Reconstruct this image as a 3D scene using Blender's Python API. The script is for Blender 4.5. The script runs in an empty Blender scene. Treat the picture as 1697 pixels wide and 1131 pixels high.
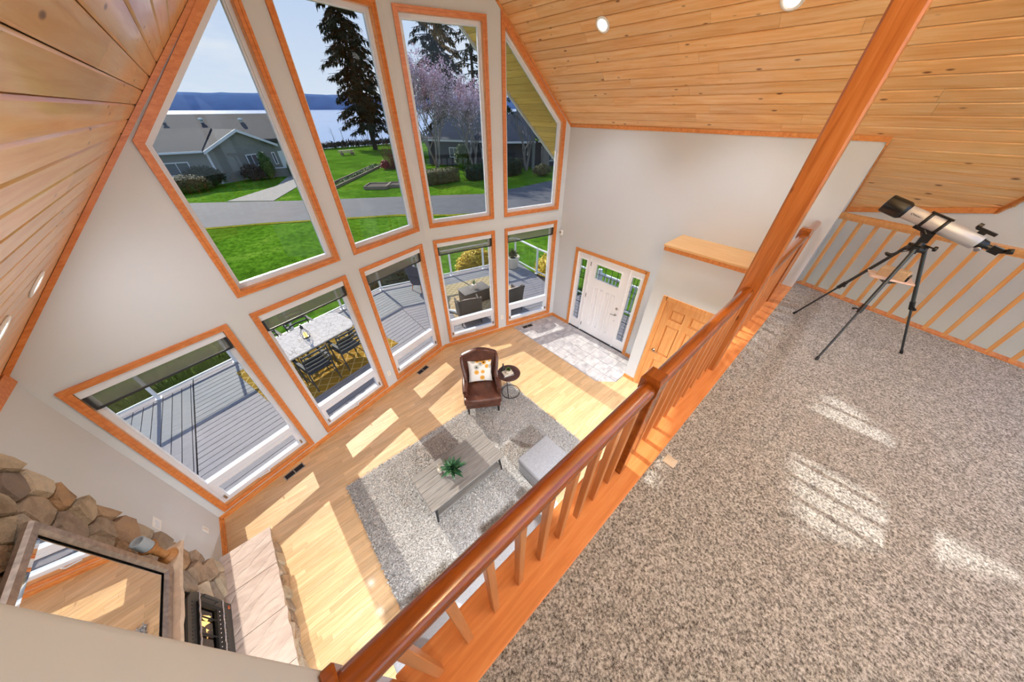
import bpy, bmesh, math, random
from mathutils import Vector, Matrix, noise
from mathutils.geometry import tessellate_polygon
random.seed(7)
R = random.Random(11)
SC = bpy.context.scene
COL = SC.collection

# ---------------------------------------------------------------- camera
F_PX, PITCH, YAW, ROLL, ZC = 487.18, math.radians(38.471), math.radians(41.48), math.radians(-0.15), 4.63
cam_d = bpy.data.cameras.new('camera')
cam_d.sensor_fit = 'HORIZONTAL'
cam_d.sensor_width = 36.0
cam_d.lens = 36.0 * F_PX / 1697.0
cam_d.clip_start = 0.02
cam_d.clip_end = 8000
cam = bpy.data.objects.new('camera', cam_d)
COL.objects.link(cam)
_f = Vector((math.sin(YAW) * math.cos(PITCH), math.cos(YAW) * math.cos(PITCH), -math.sin(PITCH)))
_r = Vector((math.cos(YAW), -math.sin(YAW), 0))
_u = _r.cross(_f)
_r2 = _r * math.cos(ROLL) + _u * math.sin(ROLL)
_u2 = -_r * math.sin(ROLL) + _u * math.cos(ROLL)
cam.matrix_world = Matrix(((_r2.x, _u2.x, -_f.x, 0), (_r2.y, _u2.y, -_f.y, 0), (_r2.z, _u2.z, -_f.z, ZC), (0, 0, 0, 1)))
SC.camera = cam

# ---------------------------------------------------------------- world, sun, exposure
SC.view_settings.view_transform = 'Standard'
SC.view_settings.look = 'None'
SC.view_settings.gamma = 1.0
SC.view_settings.use_curve_mapping = False
SC.view_settings.exposure = 0.66
world = bpy.data.worlds.new('sky')
SC.world = world
world.use_nodes = True
wt = world.node_tree
wt.nodes.clear()
w_tc = wt.nodes.new('ShaderNodeTexCoord')
w_sep = wt.nodes.new('ShaderNodeSeparateXYZ')
wt.links.new(w_tc.outputs['Generated'], w_sep.inputs[0])
w_ramp = wt.nodes.new('ShaderNodeValToRGB')
wt.links.new(w_sep.outputs['Z'], w_ramp.inputs[0])
cr = w_ramp.color_ramp
cr.elements[0].position = 0.0
cr.elements[0].color = (0.74, 0.84, 0.98, 1)
cr.elements[1].position = 1.0
cr.elements[1].color = (0.25, 0.44, 0.86, 1)
e = cr.elements.new(0.35)
e.color = (0.40, 0.58, 0.93, 1)
w_map = wt.nodes.new('ShaderNodeMapping')
w_map.inputs['Scale'].default_value = (1.2, 1.2, 5.0)
wt.links.new(w_tc.outputs['Generated'], w_map.inputs[0])
w_n = wt.nodes.new('ShaderNodeTexNoise')
w_n.inputs['Scale'].default_value = 2.6
w_n.inputs['Detail'].default_value = 7
w_n.inputs['Roughness'].default_value = 0.6
wt.links.new(w_map.outputs[0], w_n.inputs['Vector'])
w_cr = wt.nodes.new('ShaderNodeValToRGB')
w_cr.color_ramp.elements[0].position = 0.5
w_cr.color_ramp.elements[0].color = (0, 0, 0, 1)
w_cr.color_ramp.elements[1].position = 0.78
w_cr.color_ramp.elements[1].color = (0.75, 0.75, 0.75, 1)
wt.links.new(w_n.outputs['Fac'], w_cr.inputs[0])
w_mix = wt.nodes.new('ShaderNodeMix')
w_mix.data_type = 'RGBA'
wt.links.new(w_cr.outputs[0], w_mix.inputs['Factor'])
wt.links.new(w_ramp.outputs[0], w_mix.inputs['A'])
w_mix.inputs['B'].default_value = (0.95, 0.97, 1.0, 1)
w_bg = wt.nodes.new('ShaderNodeBackground')
w_bg.inputs['Strength'].default_value = 1.2
wt.links.new(w_mix.outputs['Result'], w_bg.inputs['Color'])
w_out = wt.nodes.new('ShaderNodeOutputWorld')
wt.links.new(w_bg.outputs[0], w_out.inputs[0])

sun_d = bpy.data.lights.new('sun', 'SUN')
sun_d.energy = 7.4
sun_d.angle = math.radians(0.6)
sun_d.color = (1.0, 0.93, 0.82)
sun = bpy.data.objects.new('sun', sun_d)
COL.objects.link(sun)
sun.rotation_euler = Vector((0.03, -1.0, -0.595)).to_track_quat('-Z', 'Y').to_euler()
sun.location = (0, 20, 15)

# ---------------------------------------------------------------- helpers
MATS = {}

def lin(c):
    if isinstance(c, str):
        c = tuple(int(c[i:i + 2], 16) / 255 for i in (0, 2, 4))
    return tuple(x / 12.92 if x <= 0.04045 else ((x + 0.055) / 1.055) ** 2.4 for x in c) + (1.0,)

class NT:
    """small node-tree builder"""
    def __init__(self, name):
        self.m = bpy.data.materials.new(name)
        self.m.use_nodes = True
        self.t = self.m.node_tree
        self.t.nodes.clear()
        self.out = self.t.nodes.new('ShaderNodeOutputMaterial')
        MATS[name] = self.m
    def n(self, kind, **kw):
        nd = self.t.nodes.new('ShaderNode' + kind)
        for k, v in kw.items():
            if hasattr(nd, k):
                setattr(nd, k, v)
            else:
                nd.inputs[k.replace('_', ' ')].default_value = v
        return nd
    def l(self, a, b):
        self.t.links.new(a, b)
    def ramp(self, fac, stops):
        r = self.n('ValToRGB')
        el = r.color_ramp.elements
        el[0].position, el[0].color = stops[0]
        el[1].position, el[1].color = stops[-1]
        for p, c in stops[1:-1]:
            x = el.new(p)
            x.color = c
        self.l(fac, r.inputs[0])
        return r.outputs[0]
    def mix(self, fac, a, b, mode='MIX'):
        m = self.n('Mix', data_type='RGBA', blend_type=mode)
        for s, v in (('Factor', fac), ('A', a), ('B', b)):
            if hasattr(v, 'links') or hasattr(v, 'is_output'):
                self.l(v, m.inputs[s])
            else:
                m.inputs[s].default_value = v
        return m.outputs['Result']
    def bsdf(self, color=None, rough=0.5, spec=0.5, metal=0.0, **kw):
        b = self.n('BsdfPrincipled')
        b.inputs['Roughness'].default_value = rough
        b.inputs['Specular IOR Level'].default_value = spec
        b.inputs['Metallic'].default_value = metal
        for k, v in kw.items():
            b.inputs[k.replace('_', ' ')].default_value = v
        if color is not None:
            if hasattr(color, 'is_output'):
                self.l(color, b.inputs['Base Color'])
            else:
                b.inputs['Base Color'].default_value = color
        self.l(b.outputs[0], self.out.inputs[0])
        return b
    def bump(self, b, height, strength=0.3, dist=0.01):
        bp = self.n('Bump')
        bp.inputs['Strength'].default_value = strength
        bp.inputs['Distance'].default_value = dist
        self.l(height, bp.inputs['Height'])
        self.l(bp.outputs[0], b.inputs['Normal'])
    def coords(self, scale=(1, 1, 1), rnd=0.0, kind='Object'):
        tc = self.n('TexCoord')
        mp = self.n('Mapping')
        mp.inputs['Scale'].default_value = scale
        self.l(tc.outputs[kind], mp.inputs[0])
        if rnd:
            oi = self.n('ObjectInfo')
            mu = self.n('Math', operation='MULTIPLY')
            mu.inputs[1].default_value = rnd
            self.l(oi.outputs['Random'], mu.inputs[0])
            cx = self.n('CombineXYZ')
            for i in range(3):
                self.l(mu.outputs[0], cx.inputs[i])
            ad = self.n('VectorMath', operation='ADD')
            self.l(tc.outputs[kind], ad.inputs[0])
            self.l(cx.outputs[0], ad.inputs[1])
            self.l(ad.outputs[0], mp.inputs[0])
        return mp.outputs[0]
    def noise(self, vec, scale, detail=4, rough=0.55, dist=0.0):
        n = self.n('TexNoise')
        n.inputs['Scale'].default_value = scale
        n.inputs['Detail'].default_value = detail
        n.inputs['Roughness'].default_value = rough
        n.inputs['Distortion'].default_value = dist
        self.l(vec, n.inputs['Vector'])
        return n.outputs['Fac']

def plain(name, c, rough=0.5, spec=0.5, metal=0.0, var=0.0, bump=0.0, bscale=60, **kw):
    t = NT(name)
    c = lin(c)
    if var or bump:
        v = t.coords()
        f = t.noise(v, bscale)
        d = tuple(x * (1 - var) for x in c[:3]) + (1,)
        u = tuple(min(1, x * (1 + var)) for x in c[:3]) + (1,)
        col = t.ramp(f, [(0.3, d), (0.7, u)])
        b = t.bsdf(col, rough, spec, metal, **kw)
        if bump:
            t.bump(b, f, bump, 0.005)
    else:
        b = t.bsdf(c, rough, spec, metal, **kw)
    return t.m

def wood(name, dark, mid, light, axis=0, rough=0.35, spec=0.5, knots=0.0, grain=1.0, board=0.25, coat=0.0, rnd=37.0):
    """grain runs along the local axis; every object gets its own offset and tone"""
    t = NT(name)
    sc = [14.0 * grain] * 3
    sc[axis] = 0.9 * grain
    v = t.coords(tuple(sc), rnd)
    f = t.noise(v, 2.2, 6, 0.6, 0.6)
    col = t.ramp(f, [(0.28, lin(dark)), (0.5, lin(mid)), (0.72, lin(light))])
    if board:
        oi = t.n('ObjectInfo')
        br = t.ramp(oi.outputs['Random'], [(0.0, (1 - board,) * 3 + (1,)), (1.0, (1.0, 1.0, 1.0, 1))])
        col = t.mix(1.0, col, br, 'MULTIPLY')
    if knots:
        s2 = [7.0] * 3
        s2[axis] = 2.6
        v2 = t.coords(tuple(s2), rnd)
        vo = t.n('TexVoronoi')
        vo.inputs['Scale'].default_value = 1.35
        t.l(v2, vo.inputs['Vector'])
        k = t.ramp(vo.outputs['Distance'], [(0.0, (1, 1, 1, 1)), (0.07 * knots, (0.8, 0.8, 0.8, 1)), (0.13 * knots, (0, 0, 0, 1))])
        col = t.mix(k, col, lin('6b3413'))
    b = t.bsdf(col, rough, spec)
    if coat:
        b.inputs['Coat Weight'].default_value = coat
        b.inputs['Coat Roughness'].default_value = 0.08
    return t.m

def glass_mat(name, tint=(0.97, 0.985, 0.98, 1), fres=1.0):
    t = NT(name)
    tr = t.n('BsdfTransparent')
    tr.inputs[0].default_value = tint
    gl = t.n('BsdfGlossy')
    gl.inputs['Roughness'].default_value = 0.02
    fr = t.n('Fresnel')
    fr.inputs[0].default_value = 1.35
    mu = t.n('Math', operation='MULTIPLY')
    mu.inputs[1].default_value = fres
    t.l(fr.outputs[0], mu.inputs[0])
    ge = t.n('NewGeometry')
    fb = t.n('Math', operation='SUBTRACT')
    fb.inputs[0].default_value = 1.0
    t.l(ge.outputs['Backfacing'], fb.inputs[1])
    m2 = t.n('Math', operation='MULTIPLY')
    t.l(mu.outputs[0], m2.inputs[0])
    t.l(fb.outputs[0], m2.inputs[1])
    mx = t.n('MixShader')
    t.l(m2.outputs[0], mx.inputs[0])
    t.l(tr.outputs[0], mx.inputs[1])
    t.l(gl.outputs[0], mx.inputs[2])
    t.l(mx.outputs[0], t.out.inputs[0])
    return t.m

# -- mesh helpers
class G:
    """collects geometry in world coordinates"""
    def __init__(self):
        self.v, self.f, self.s = [], [], []
    def add(self, vs, fs, smooth=False):
        o = len(self.v)
        self.v += [tuple(x) for x in vs]
        self.f += [tuple(i + o for i in f) for f in fs]
        self.s += [smooth] * len(fs)
        return self
    def box(self, x0, x1, y0, y1, z0, z1):
        vs = [(x, y, z) for z in (z0, z1) for y in (y0, y1) for x in (x0, x1)]
        return self.add(vs, [(0, 2, 3, 1), (4, 5, 7, 6), (0, 1, 5, 4), (2, 6, 7, 3), (0, 4, 6, 2), (1, 3, 7, 5)])
    def obox(self, c, ax, ay, az, hx, hy, hz):
        c, ax, ay, az = Vector(c), Vector(ax), Vector(ay), Vector(az)
        vs = [c + ax * (hx * i) + ay * (hy * j) + az * (hz * k) for k in (-1, 1) for j in (-1, 1) for i in (-1, 1)]
        return self.add(vs, [(0, 2, 3, 1), (4, 5, 7, 6), (0, 1, 5, 4), (2, 6, 7, 3), (0, 4, 6, 2), (1, 3, 7, 5)])
    def rbox(self, x0, x1, y0, y1, z0, z1, r=0.02, seg=3, M=None, smooth=True, puff=0.0):
        bm = bmesh.new()
        bmesh.ops.create_cube(bm, size=1)
        for v in bm.verts:
            v.co = Vector(((x0 + x1) / 2 + v.co.x * (x1 - x0), (y0 + y1) / 2 + v.co.y * (y1 - y0), (z0 + z1) / 2 + v.co.z * (z1 - z0)))
        if puff:
            bmesh.ops.subdivide_edges(bm, edges=bm.edges[:], cuts=5, use_grid_fill=True)
            for v in bm.verts:
                q = [(2 * (v.co[i] - a) / (b - a) - 1) for i, (a, b) in enumerate(((x0, x1), (y0, y1), (z0, z1)))]
                wgt = [max(0.0, 1 - t * t) for t in q]
                v.co.z += puff * q[2] * wgt[0] * wgt[1]
                v.co.x += puff * 0.5 * q[0] * wgt[1] * wgt[2]
                v.co.y += puff * 0.5 * q[1] * wgt[0] * wgt[2]
            ed = [x for x in bm.edges if len(x.link_faces) == 2 and x.calc_face_angle(0) > 0.9]
            bmesh.ops.bevel(bm, geom=ed, offset=r, segments=seg, profile=0.5, affect='EDGES', clamp_overlap=True)
        else:
            bmesh.ops.bevel(bm, geom=bm.edges[:], offset=r, segments=seg, profile=0.5, affect='EDGES', clamp_overlap=True)
        if M is not None:
            bm.transform(M)
        return self.bm(bm, smooth)
    def bm(self, bm, smooth=False):
        bm.verts.index_update()
        self.add([v.co.copy() for v in bm.verts], [tuple(v.index for v in f.verts) for f in bm.faces], smooth)
        bm.free()
        return self
    def prism(self, poly, vec, smooth=False):
        """closed polygon (3D points) swept along vec"""
        n = len(poly)
        vec = Vector(vec)
        a = [Vector(p) for p in poly]
        tris = tessellate_polygon([a])
        vs = a + [p + vec for p in a]
        fs = [(i, (i + 1) % n, (i + 1) % n + n, i + n) for i in range(n)]
        self.add(vs, fs, smooth)
        self.add(a, [tuple(t) for t in tris])
        self.add([p + vec for p in a], [tuple(reversed(t)) for t in tris])
        return self
    def slab_holes(self, outer, holes, fn, t0, t1):
        """2D polygon with holes -> slab; fn(s, z, t) gives the world point"""
        loops = [outer] + holes
        tris = tessellate_polygon([[Vector((p[0], p[1], 0)) for p in lp] for lp in loops])
        flat = [p for lp in loops for p in lp]
        self.add([fn(p[0], p[1], t0) for p in flat], [tuple(t) for t in tris])
        self.add([fn(p[0], p[1], t1) for p in flat], [tuple(reversed(t)) for t in tris])
        for lp in loops:
            n = len(lp)
            self.add([fn(p[0], p[1], t0) for p in lp] + [fn(p[0], p[1], t1) for p in lp],
                     [(i, (i + 1) % n, (i + 1) % n + n, i + n) for i in range(n)])
        return self
    def tube(self, pts, r, n=8, cap=True, smooth=True, flat=None):
        """tube along pts; r scalar or list"""
        pts = [Vector(p) for p in pts]
        rs = r if isinstance(r, (list, tuple)) else [r] * len(pts)
        vs, fs = [], []
        ref = None
        for i, p in enumerate(pts):
            d = (pts[min(i + 1, len(pts) - 1)] - pts[max(i - 1, 0)])
            d = d.normalized() if d.length > 1e-9 else Vector((0, 0, 1))
            if ref is None:
                ref = Vector((0, 0, 1)) if abs(d.z) < 0.9 else Vector((1, 0, 0))
            a = d.cross(ref)
            a = a.normalized() if a.length > 1e-6 else d.orthogonal().normalized()
            b = a.cross(d).normalized()
            ref = b
            for k in range(n):
                th = 2 * math.pi * k / n
                vs.append(p + (a * math.cos(th) + b * math.sin(th)) * rs[i])
        for i in range(len(pts) - 1):
            for k in range(n):
                fs.append((i * n + k, i * n + (k + 1) % n, (i + 1) * n + (k + 1) % n, (i + 1) * n + k))
        self.add(vs, fs, smooth)
        if cap:
            self.add(vs[:n], [tuple(range(n))])
            self.add(vs[-n:], [tuple(reversed(range(n)))])
        return self
    def lathe(self, c, prof, n=20, axis=(0, 0, 1), smooth=True):
        """prof: list of (radius, height) from the base point c along axis"""
        c, ax = Vector(c), Vector(axis).normalized()
        a = ax.orthogonal().normalized()
        b = ax.cross(a)
        vs = []
        for r, h in prof:
            for k in range(n):
                th = 2 * math.pi * k / n
                vs.append(c + ax * h + (a * math.cos(th) + b * math.sin(th)) * r)
        m = len(prof)
        fs = [(i * n + k, i * n + (k + 1) % n, (i + 1) * n + (k + 1) % n, (i + 1) * n + k) for i in range(m - 1) for k in range(n)]
        self.add(vs, fs, smooth)
        self.add(vs[:n], [tuple(reversed(range(n)))])
        self.add(vs[-n:], [tuple(range(n))])
        return self
    def grid(self, fn, nu, nv, smooth=True, close_u=False):
        vs = [fn(i / nu, j / nv) for j in range(nv + 1) for i in range(nu + 1)]
        w = nu + 1
        fs = [(j * w + i, j * w + i + 1, (j + 1) * w + i + 1, (j + 1) * w + i) for j in range(nv) for i in range(nu)]
        return self.add(vs, fs, smooth)
    def ball(self, c, r, n=12, m=8, sq=(1, 1, 1)):
        c = Vector(c)
        return self.grid(lambda u, v: c + Vector((math.cos(2 * math.pi * u) * math.sin(math.pi * v) * r * sq[0], math.sin(2 * math.pi * u) * math.sin(math.pi * v) * r * sq[1], math.cos(math.pi * v) * r * sq[2])), n, m)
    def leaf(self, p, d, up, ln, wd):
        """pointed leaf with a folded middle"""
        p, d, up = Vector(p), Vector(d).normalized(), Vector(up)
        s = d.cross(up)
        s = s.normalized() if s.length > 1e-6 else d.orthogonal().normalized()
        q = s.cross(d)
        a, b, c = p, p + d * ln * 0.45 + q * ln * 0.06, p + d * ln - q * ln * 0.12
        l1 = p + d * ln * 0.4 + s * wd * 0.5 + q * ln * 0.1
        l2 = p + d * ln * 0.4 - s * wd * 0.5 + q * ln * 0.1
        return self.add([a, l1, c, l2, b], [(0, 1, 4), (1, 2, 4), (2, 3, 4), (3, 0, 4)])

ROOTM = {}

def mat_of(m):
    return MATS[m] if isinstance(m, str) else m

def obj(name, g, m, parent=None, label=None):
    """one mesh object; geometry given in world coordinates"""
    me = bpy.data.meshes.new(name)
    if parent is not None:
        inv = ROOTM[parent.name].inverted()
        vs = [inv @ Vector(v) for v in g.v]
    else:
        vs = g.v
    me.from_pydata(vs, [], g.f)
    if any(g.s):
        me.polygons.foreach_set('use_smooth', g.s)
    me.materials.append(mat_of(m))
    me.update()
    o = bpy.data.objects.new(name, me)
    COL.objects.link(o)
    if parent is not None:
        o.parent = parent
        ROOTM[o.name] = ROOTM[parent.name]
    else:
        ROOTM[o.name] = Matrix.Identity(4)
    if label:
        o['label'] = label
    return o

def tag(o, label, cat, group=None):
    o['label'] = label
    o['category'] = cat
    if group:
        o['group'] = group
    return o

def thing(name, label, cat, loc=(0, 0, 0), rz=0.0, group=None):
    o = bpy.data.objects.new(name, None)
    o.empty_display_size = 0.05
    COL.objects.link(o)
    o.matrix_world = Matrix.Translation(Vector(loc)) @ Matrix.Rotation(rz, 4, 'Z')
    ROOTM[o.name] = Matrix.Translation(Vector(loc)) @ Matrix.Rotation(rz, 4, 'Z')
    return tag(o, label, cat, group)

def struct(name, g, m, label=None):
    o = obj(name, g, m)
    o['kind'] = 'structure'
    if label:
        o['label'] = label
    return o

def sempty(name, loc=(0, 0, 0), label=None):
    o = bpy.data.objects.new(name, None)
    o.empty_display_size = 0.05
    COL.objects.link(o)
    o.location = loc
    ROOTM[o.name] = Matrix.Translation(Vector(loc))
    o['kind'] = 'structure'
    if label:
        o['label'] = label
    return o

def stuff(o):
    o['kind'] = 'stuff'
    return o

PIECE = {}

def piece(name, key, make, m, parent, M):
    """a small repeated piece with shared mesh data, placed by matrix M (world)"""
    if key not in PIECE:
        g = make()
        me = bpy.data.meshes.new(name)
        me.from_pydata(g.v, [], g.f)
        if any(g.s):
            me.polygons.foreach_set('use_smooth', g.s)
        me.materials.append(mat_of(m))
        me.update()
        PIECE[key] = me
    o = bpy.data.objects.new(name, PIECE[key])
    COL.objects.link(o)
    if parent is not None:
        o.parent = parent
        o.matrix_local = ROOTM[parent.name].inverted() @ M
        ROOTM[o.name] = M
    else:
        o.matrix_world = M
        ROOTM[o.name] = M
    return o

def basis(o, x, y, z):
    x, y, z = Vector(x), Vector(y), Vector(z)
    return Matrix(((x.x, y.x, z.x, o[0]), (x.y, y.y, z.y, o[1]), (x.z, y.z, z.z, o[2]), (0, 0, 0, 1)))

def copy_tree(root, M):
    """copy a thing, its parts and sub-parts to a new place"""
    r = root.copy()
    COL.objects.link(r)
    r.matrix_world = M
    ROOTM[r.name] = M
    kids = [c for c in bpy.data.objects if c.parent == root]
    for ch in kids:
        c = ch.copy()
        COL.objects.link(c)
        c.parent = r
        for gch in [x for x in bpy.data.objects if x.parent == ch]:
            d = gch.copy()
            COL.objects.link(d)
            d.parent = c
    return r

def clip_poly(poly, a, b, c):
    """keep the part of a 2D polygon with a*x+b*y<=c"""
    out = []
    n = len(poly)
    for i in range(n):
        p, q = poly[i], poly[(i + 1) % n]
        dp, dq = a * p[0] + b * p[1] - c, a * q[0] + b * q[1] - c
        if dp <= 0:
            out.append(p)
        if (dp < 0 < dq) or (dq < 0 < dp):
            t = dp / (dp - dq)
            out.append((p[0] + (q[0] - p[0]) * t, p[1] + (q[1] - p[1]) * t))
    return out

def inset(poly, d):
    """inset a convex CCW polygon by d"""
    n = len(poly)
    res = []
    for i in range(n):
        p0, p1, p2 = Vector(poly[i - 1]), Vector(poly[i]), Vector(poly[(i + 1) % n])
        e1, e2 = (p1 - p0).normalized(), (p2 - p1).normalized()
        n1, n2 = Vector((-e1.y, e1.x)), Vector((-e2.y, e2.x))
        k = 1 + n1.dot(n2)
        res.append(tuple(p1 + (n1 + n2) * (d / k)))
    return res
# ---------------------------------------------------------------- materials
def make_wall():
    t = NT('wall_paint')
    v = t.coords(kind='Object')
    f = t.noise(v, 45, 5, 0.6)
    b = t.bsdf(lin('d3d8dc'), 0.75, 0.25)
    t.bump(b, f, 0.12, 0.004)
make_wall()
plain('white_paint', 'f4f4f6', 0.35)
plain('vinyl', 'e2e7f0', 0.35)
plain('shadow_gap', '2a211a', 0.8)
plain('black_metal', '26272a', 0.4, metal=0.3)
plain('dark_metal', '3c3d42', 0.35, metal=0.6)
plain('chrome', 'd8d8da', 0.15, metal=1.0)
plain('nickel', 'b8b4ac', 0.25, metal=1.0)
plain('plastic_white', 'f2f1ee', 0.4)
plain('grout', '7d7a77', 0.9)
plain('mortar', 'a2917f', 0.95, var=0.1, bump=0.3)
wood('casing', 'cb7338', 'dd8646', 'e89a5c', 0, 0.3, board=0.08, grain=1.2, rnd=9.0)
wood('jamb_wood', 'd88f52', 'eba868', 'f4bd82', 0, 0.3, board=0.05, grain=1.2, rnd=9.0)
wood('pine', 'e7a763', 'f6c285', 'fcd7a4', 0, 0.3, knots=1.0, board=0.16, grain=0.8, coat=0.4)
wood('pine_trim', 'cc7c3c', 'e0924e', 'eba763', 0, 0.35, board=0.1, rnd=9.0)
wood('maple', 'd3a876', 'e0b98a', 'eacaa0', 0, 0.38, board=0.22, grain=1.4, coat=0.12)
wood('cedar', 'd8ab4a', 'e8bf60', 'f2cf7a', 0, 0.6, knots=0.6, board=0.25)
wood('rail_wood', '78390c', '8f4812', 'a65a20', 0, 0.22, board=0.0, grain=1.0, coat=0.6, rnd=5.0)
wood('baluster_wood', 'c07a44', 'd18c54', 'dd9c66', 2, 0.35, board=0.1, rnd=9.0)
wood('far_baluster_wood', 'd19556', 'dfa668', 'eab87c', 2, 0.35, board=0.1, rnd=9.0)
wood('base_wood', 'cf8048', 'df9258', 'e8a46c', 0, 0.35, board=0.05, rnd=5.0)
wood('fir', '98501f', 'bd7238', 'd08c54', 2, 0.3, knots=0.9, board=0.0, grain=0.7, coat=0.3, rnd=3.0)
wood('door_wood', 'cf8a4c', 'dd9c5e', 'e6ab70', 2, 0.35, board=0.05, rnd=5.0)
wood('cap_wood', 'd5a468', 'e0b57e', 'e9c592', 1, 0.4, board=0.0, rnd=3.0)
wood('dark_leg', '1f1a17', '2a2320', '352c28', 2, 0.35, board=0)
wood('espresso', '3a2522', '4a302b', '573a33', 0, 0.3, board=0)
wood('grey_wood', '66615d', '7d7874', '918c88', 0, 0.5, board=0.12, grain=1.5)
wood('deck_board', '77737a', '8a868c', '98949a', 0, 0.7, board=0.14, grain=2.0)
wood('turned_wood', '9a6434', 'b07a46', 'c08d5a', 2, 0.45, board=0)
wood('weathered', '6d5f52', '857564', '978773', 0, 0.8, board=0.15)
wood('trunk', '1f1a15', '2a231c', '352c24', 2, 0.9, board=0)
wood('bark_grey', '655e58', '7c746c', '91897f', 2, 0.9, board=0)

def carpet(name, c1, c2, c3, scale, bstr, bd):
    t = NT(name)
    v = t.coords()
    f = t.noise(v, scale, 3, 0.7)
    f2 = t.noise(v, scale * 0.12, 3, 0.6)
    col = t.ramp(f, [(0.33, lin(c1)), (0.48, lin(c2)), (0.62, lin(c3))])
    sh = t.ramp(f2, [(0.35, (0.86, 0.86, 0.86, 1)), (0.65, (1.06, 1.06, 1.06, 1))])
    col = t.mix(1.0, col, sh, 'MULTIPLY')
    b = t.bsdf(col, 0.95, 0.1)
    b.inputs['Sheen Weight'].default_value = 0.2
    t.bump(b, f, bstr, bd)
    return t.m
carpet('carpet', '46423f', 'a5a5a5', 'e2e4e6', 88, 1.0, 0.016)
carpet('shag', '6a6663', '9d9996', 'cac7c4', 60, 0.8, 0.02)
carpet('shag_tuft', '6f6c69', 'a8a5a2', 'd6d4d2', 40, 0.2, 0.01)

def make_tile():
    t = NT('tile')
    v = t.coords((1, 1, 1), 23.0)
    f = t.noise(v, 7, 6, 0.6, 0.5)
    col = t.ramp(f, [(0.3, lin('9c9aa0')), (0.5, lin('b9b7bb')), (0.7, lin('d2cfd0'))])
    b = t.bsdf(col, 0.4, 0.4)
    t.bump(b, f, 0.15, 0.003)
make_tile()

def make_stone(name, cols, rough=0.85, sc=5.0, bs=0.6):
    t = NT(name)
    v = t.coords((1, 1, 1), 31.0)
    f = t.noise(v, sc, 8, 0.62, 0.4)
    f2 = t.noise(v, sc * 5, 6, 0.65)
    oi = t.n('ObjectInfo')
    tone = t.ramp(oi.outputs['Random'], [(i / (len(cols) - 1), lin(c)) for i, c in enumerate(cols)])
    vr = t.ramp(f, [(0.28, (0.55, 0.5, 0.46, 1)), (0.5, (1, 1, 1, 1)), (0.72, (1.22, 1.12, 0.98, 1))])
    col = t.mix(1.0, tone, vr, 'MULTIPLY')
    b = t.bsdf(col, rough, 0.25)
    m = t.n('Math', operation='ADD')
    t.l(f, m.inputs[0])
    t.l(f2, m.inputs[1])
    t.bump(b, m.outputs[0], 1.0, 0.035)
make_stone('field_stone', ['b7a891', 'd0bfa5', '94857a', 'dccdb6', 'a89a8c', 'c39f7a', 'c9bfb0', 'a98e74'])

def make_slate():
    t = NT('hearth_slab')
    v = t.coords((1.0, 3.2, 1.0), 11.0)
    f = t.noise(v, 3.2, 6, 0.6, 1.2)
    col = t.ramp(f, [(0.3, lin('b5a196')), (0.5, lin('c6b3a8')), (0.7, lin('d0beb3'))])
    b = t.bsdf(col, 0.8, 0.25)
    w = t.n('TexWave')
    w.inputs['Scale'].default_value = 2.2
    w.inputs['Distortion'].default_value = 6.0
    w.inputs['Detail'].default_value = 4
    w.inputs['Detail Scale'].default_value = 1.4
    mp = t.n('Mapping')
    mp.inputs['Rotation'].default_value = (0, 0, math.radians(62))
    t.l(t.coords((1, 1, 1), 11.0), mp.inputs[0])
    t.l(mp.outputs[0], w.inputs['Vector'])
    crk = t.ramp(w.outputs['Fac'], [(0.0, (0, 0, 0, 1)), (0.10, (0.75, 0.75, 0.75, 1)), (1.0, (1, 1, 1, 1))])
    t.bump(b, crk, 0.7, 0.008)
make_slate()
plain('mantel_stone', 'cfb9a4', 0.85, var=0.12, bump=0.5, bscale=18)

def make_leather():
    t = NT('leather')
    v = t.coords()
    f = t.noise(v, 9, 4)
    f2 = t.noise(v, 160, 2)
    col = t.ramp(f, [(0.3, lin('4a2a1f')), (0.6, lin('613a2c')), (0.8, lin('74483a'))])
    b = t.bsdf(col, 0.32, 0.5)
    t.bump(b, f2, 0.12, 0.002)
make_leather()

def make_fabric(name, c1, c2, scale=220, rough=0.9):
    t = NT(name)
    v = t.coords((1, 6, 1))
    f = t.noise(v, scale * 0.2, 3)
    col = t.ramp(f, [(0.35, lin(c1)), (0.65, lin(c2))])
    b = t.bsdf(col, rough, 0.2)
    t.bump(b, f, 0.2, 0.002)
make_fabric('ottoman_fabric', '88888c', 'a6a6aa')
make_fabric('sofa_fabric', 'a4a4a8', 'bebec2')
make_fabric('white_fabric', 'e2e0dc', 'f1efec')

def make_floral():
    t = NT('floral')
    v = t.coords()
    vo = t.n('TexVoronoi')
    vo.inputs['Scale'].default_value = 9.0
    t.l(v, vo.inputs['Vector'])
    d = vo.outputs['Distance']
    fl = t.ramp(d, [(0.0, lin('5a3b10')), (0.16, lin('5a3b10')), (0.22, lin('e2a13c')), (0.43, lin('e8b765')), (0.48, lin('efece6')), (1.0, lin('efece6'))])
    gr = t.ramp(d, [(0.0, lin('4b4a44')), (0.15, lin('6b6a60')), (0.22, lin('b9b6ad')), (0.46, lin('d2cfc6')), (0.5, lin('efece6')), (1.0, lin('efece6'))])
    sep = t.n('SeparateColor')
    t.l(vo.outputs['Color'], sep.inputs[0])
    pick = t.ramp(sep.outputs[0], [(0.5, (0, 0, 0, 1)), (0.52, (1, 1, 1, 1))])
    col = t.mix(pick, fl, gr)
    t.bsdf(col, 0.85, 0.2)
make_floral()

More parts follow.
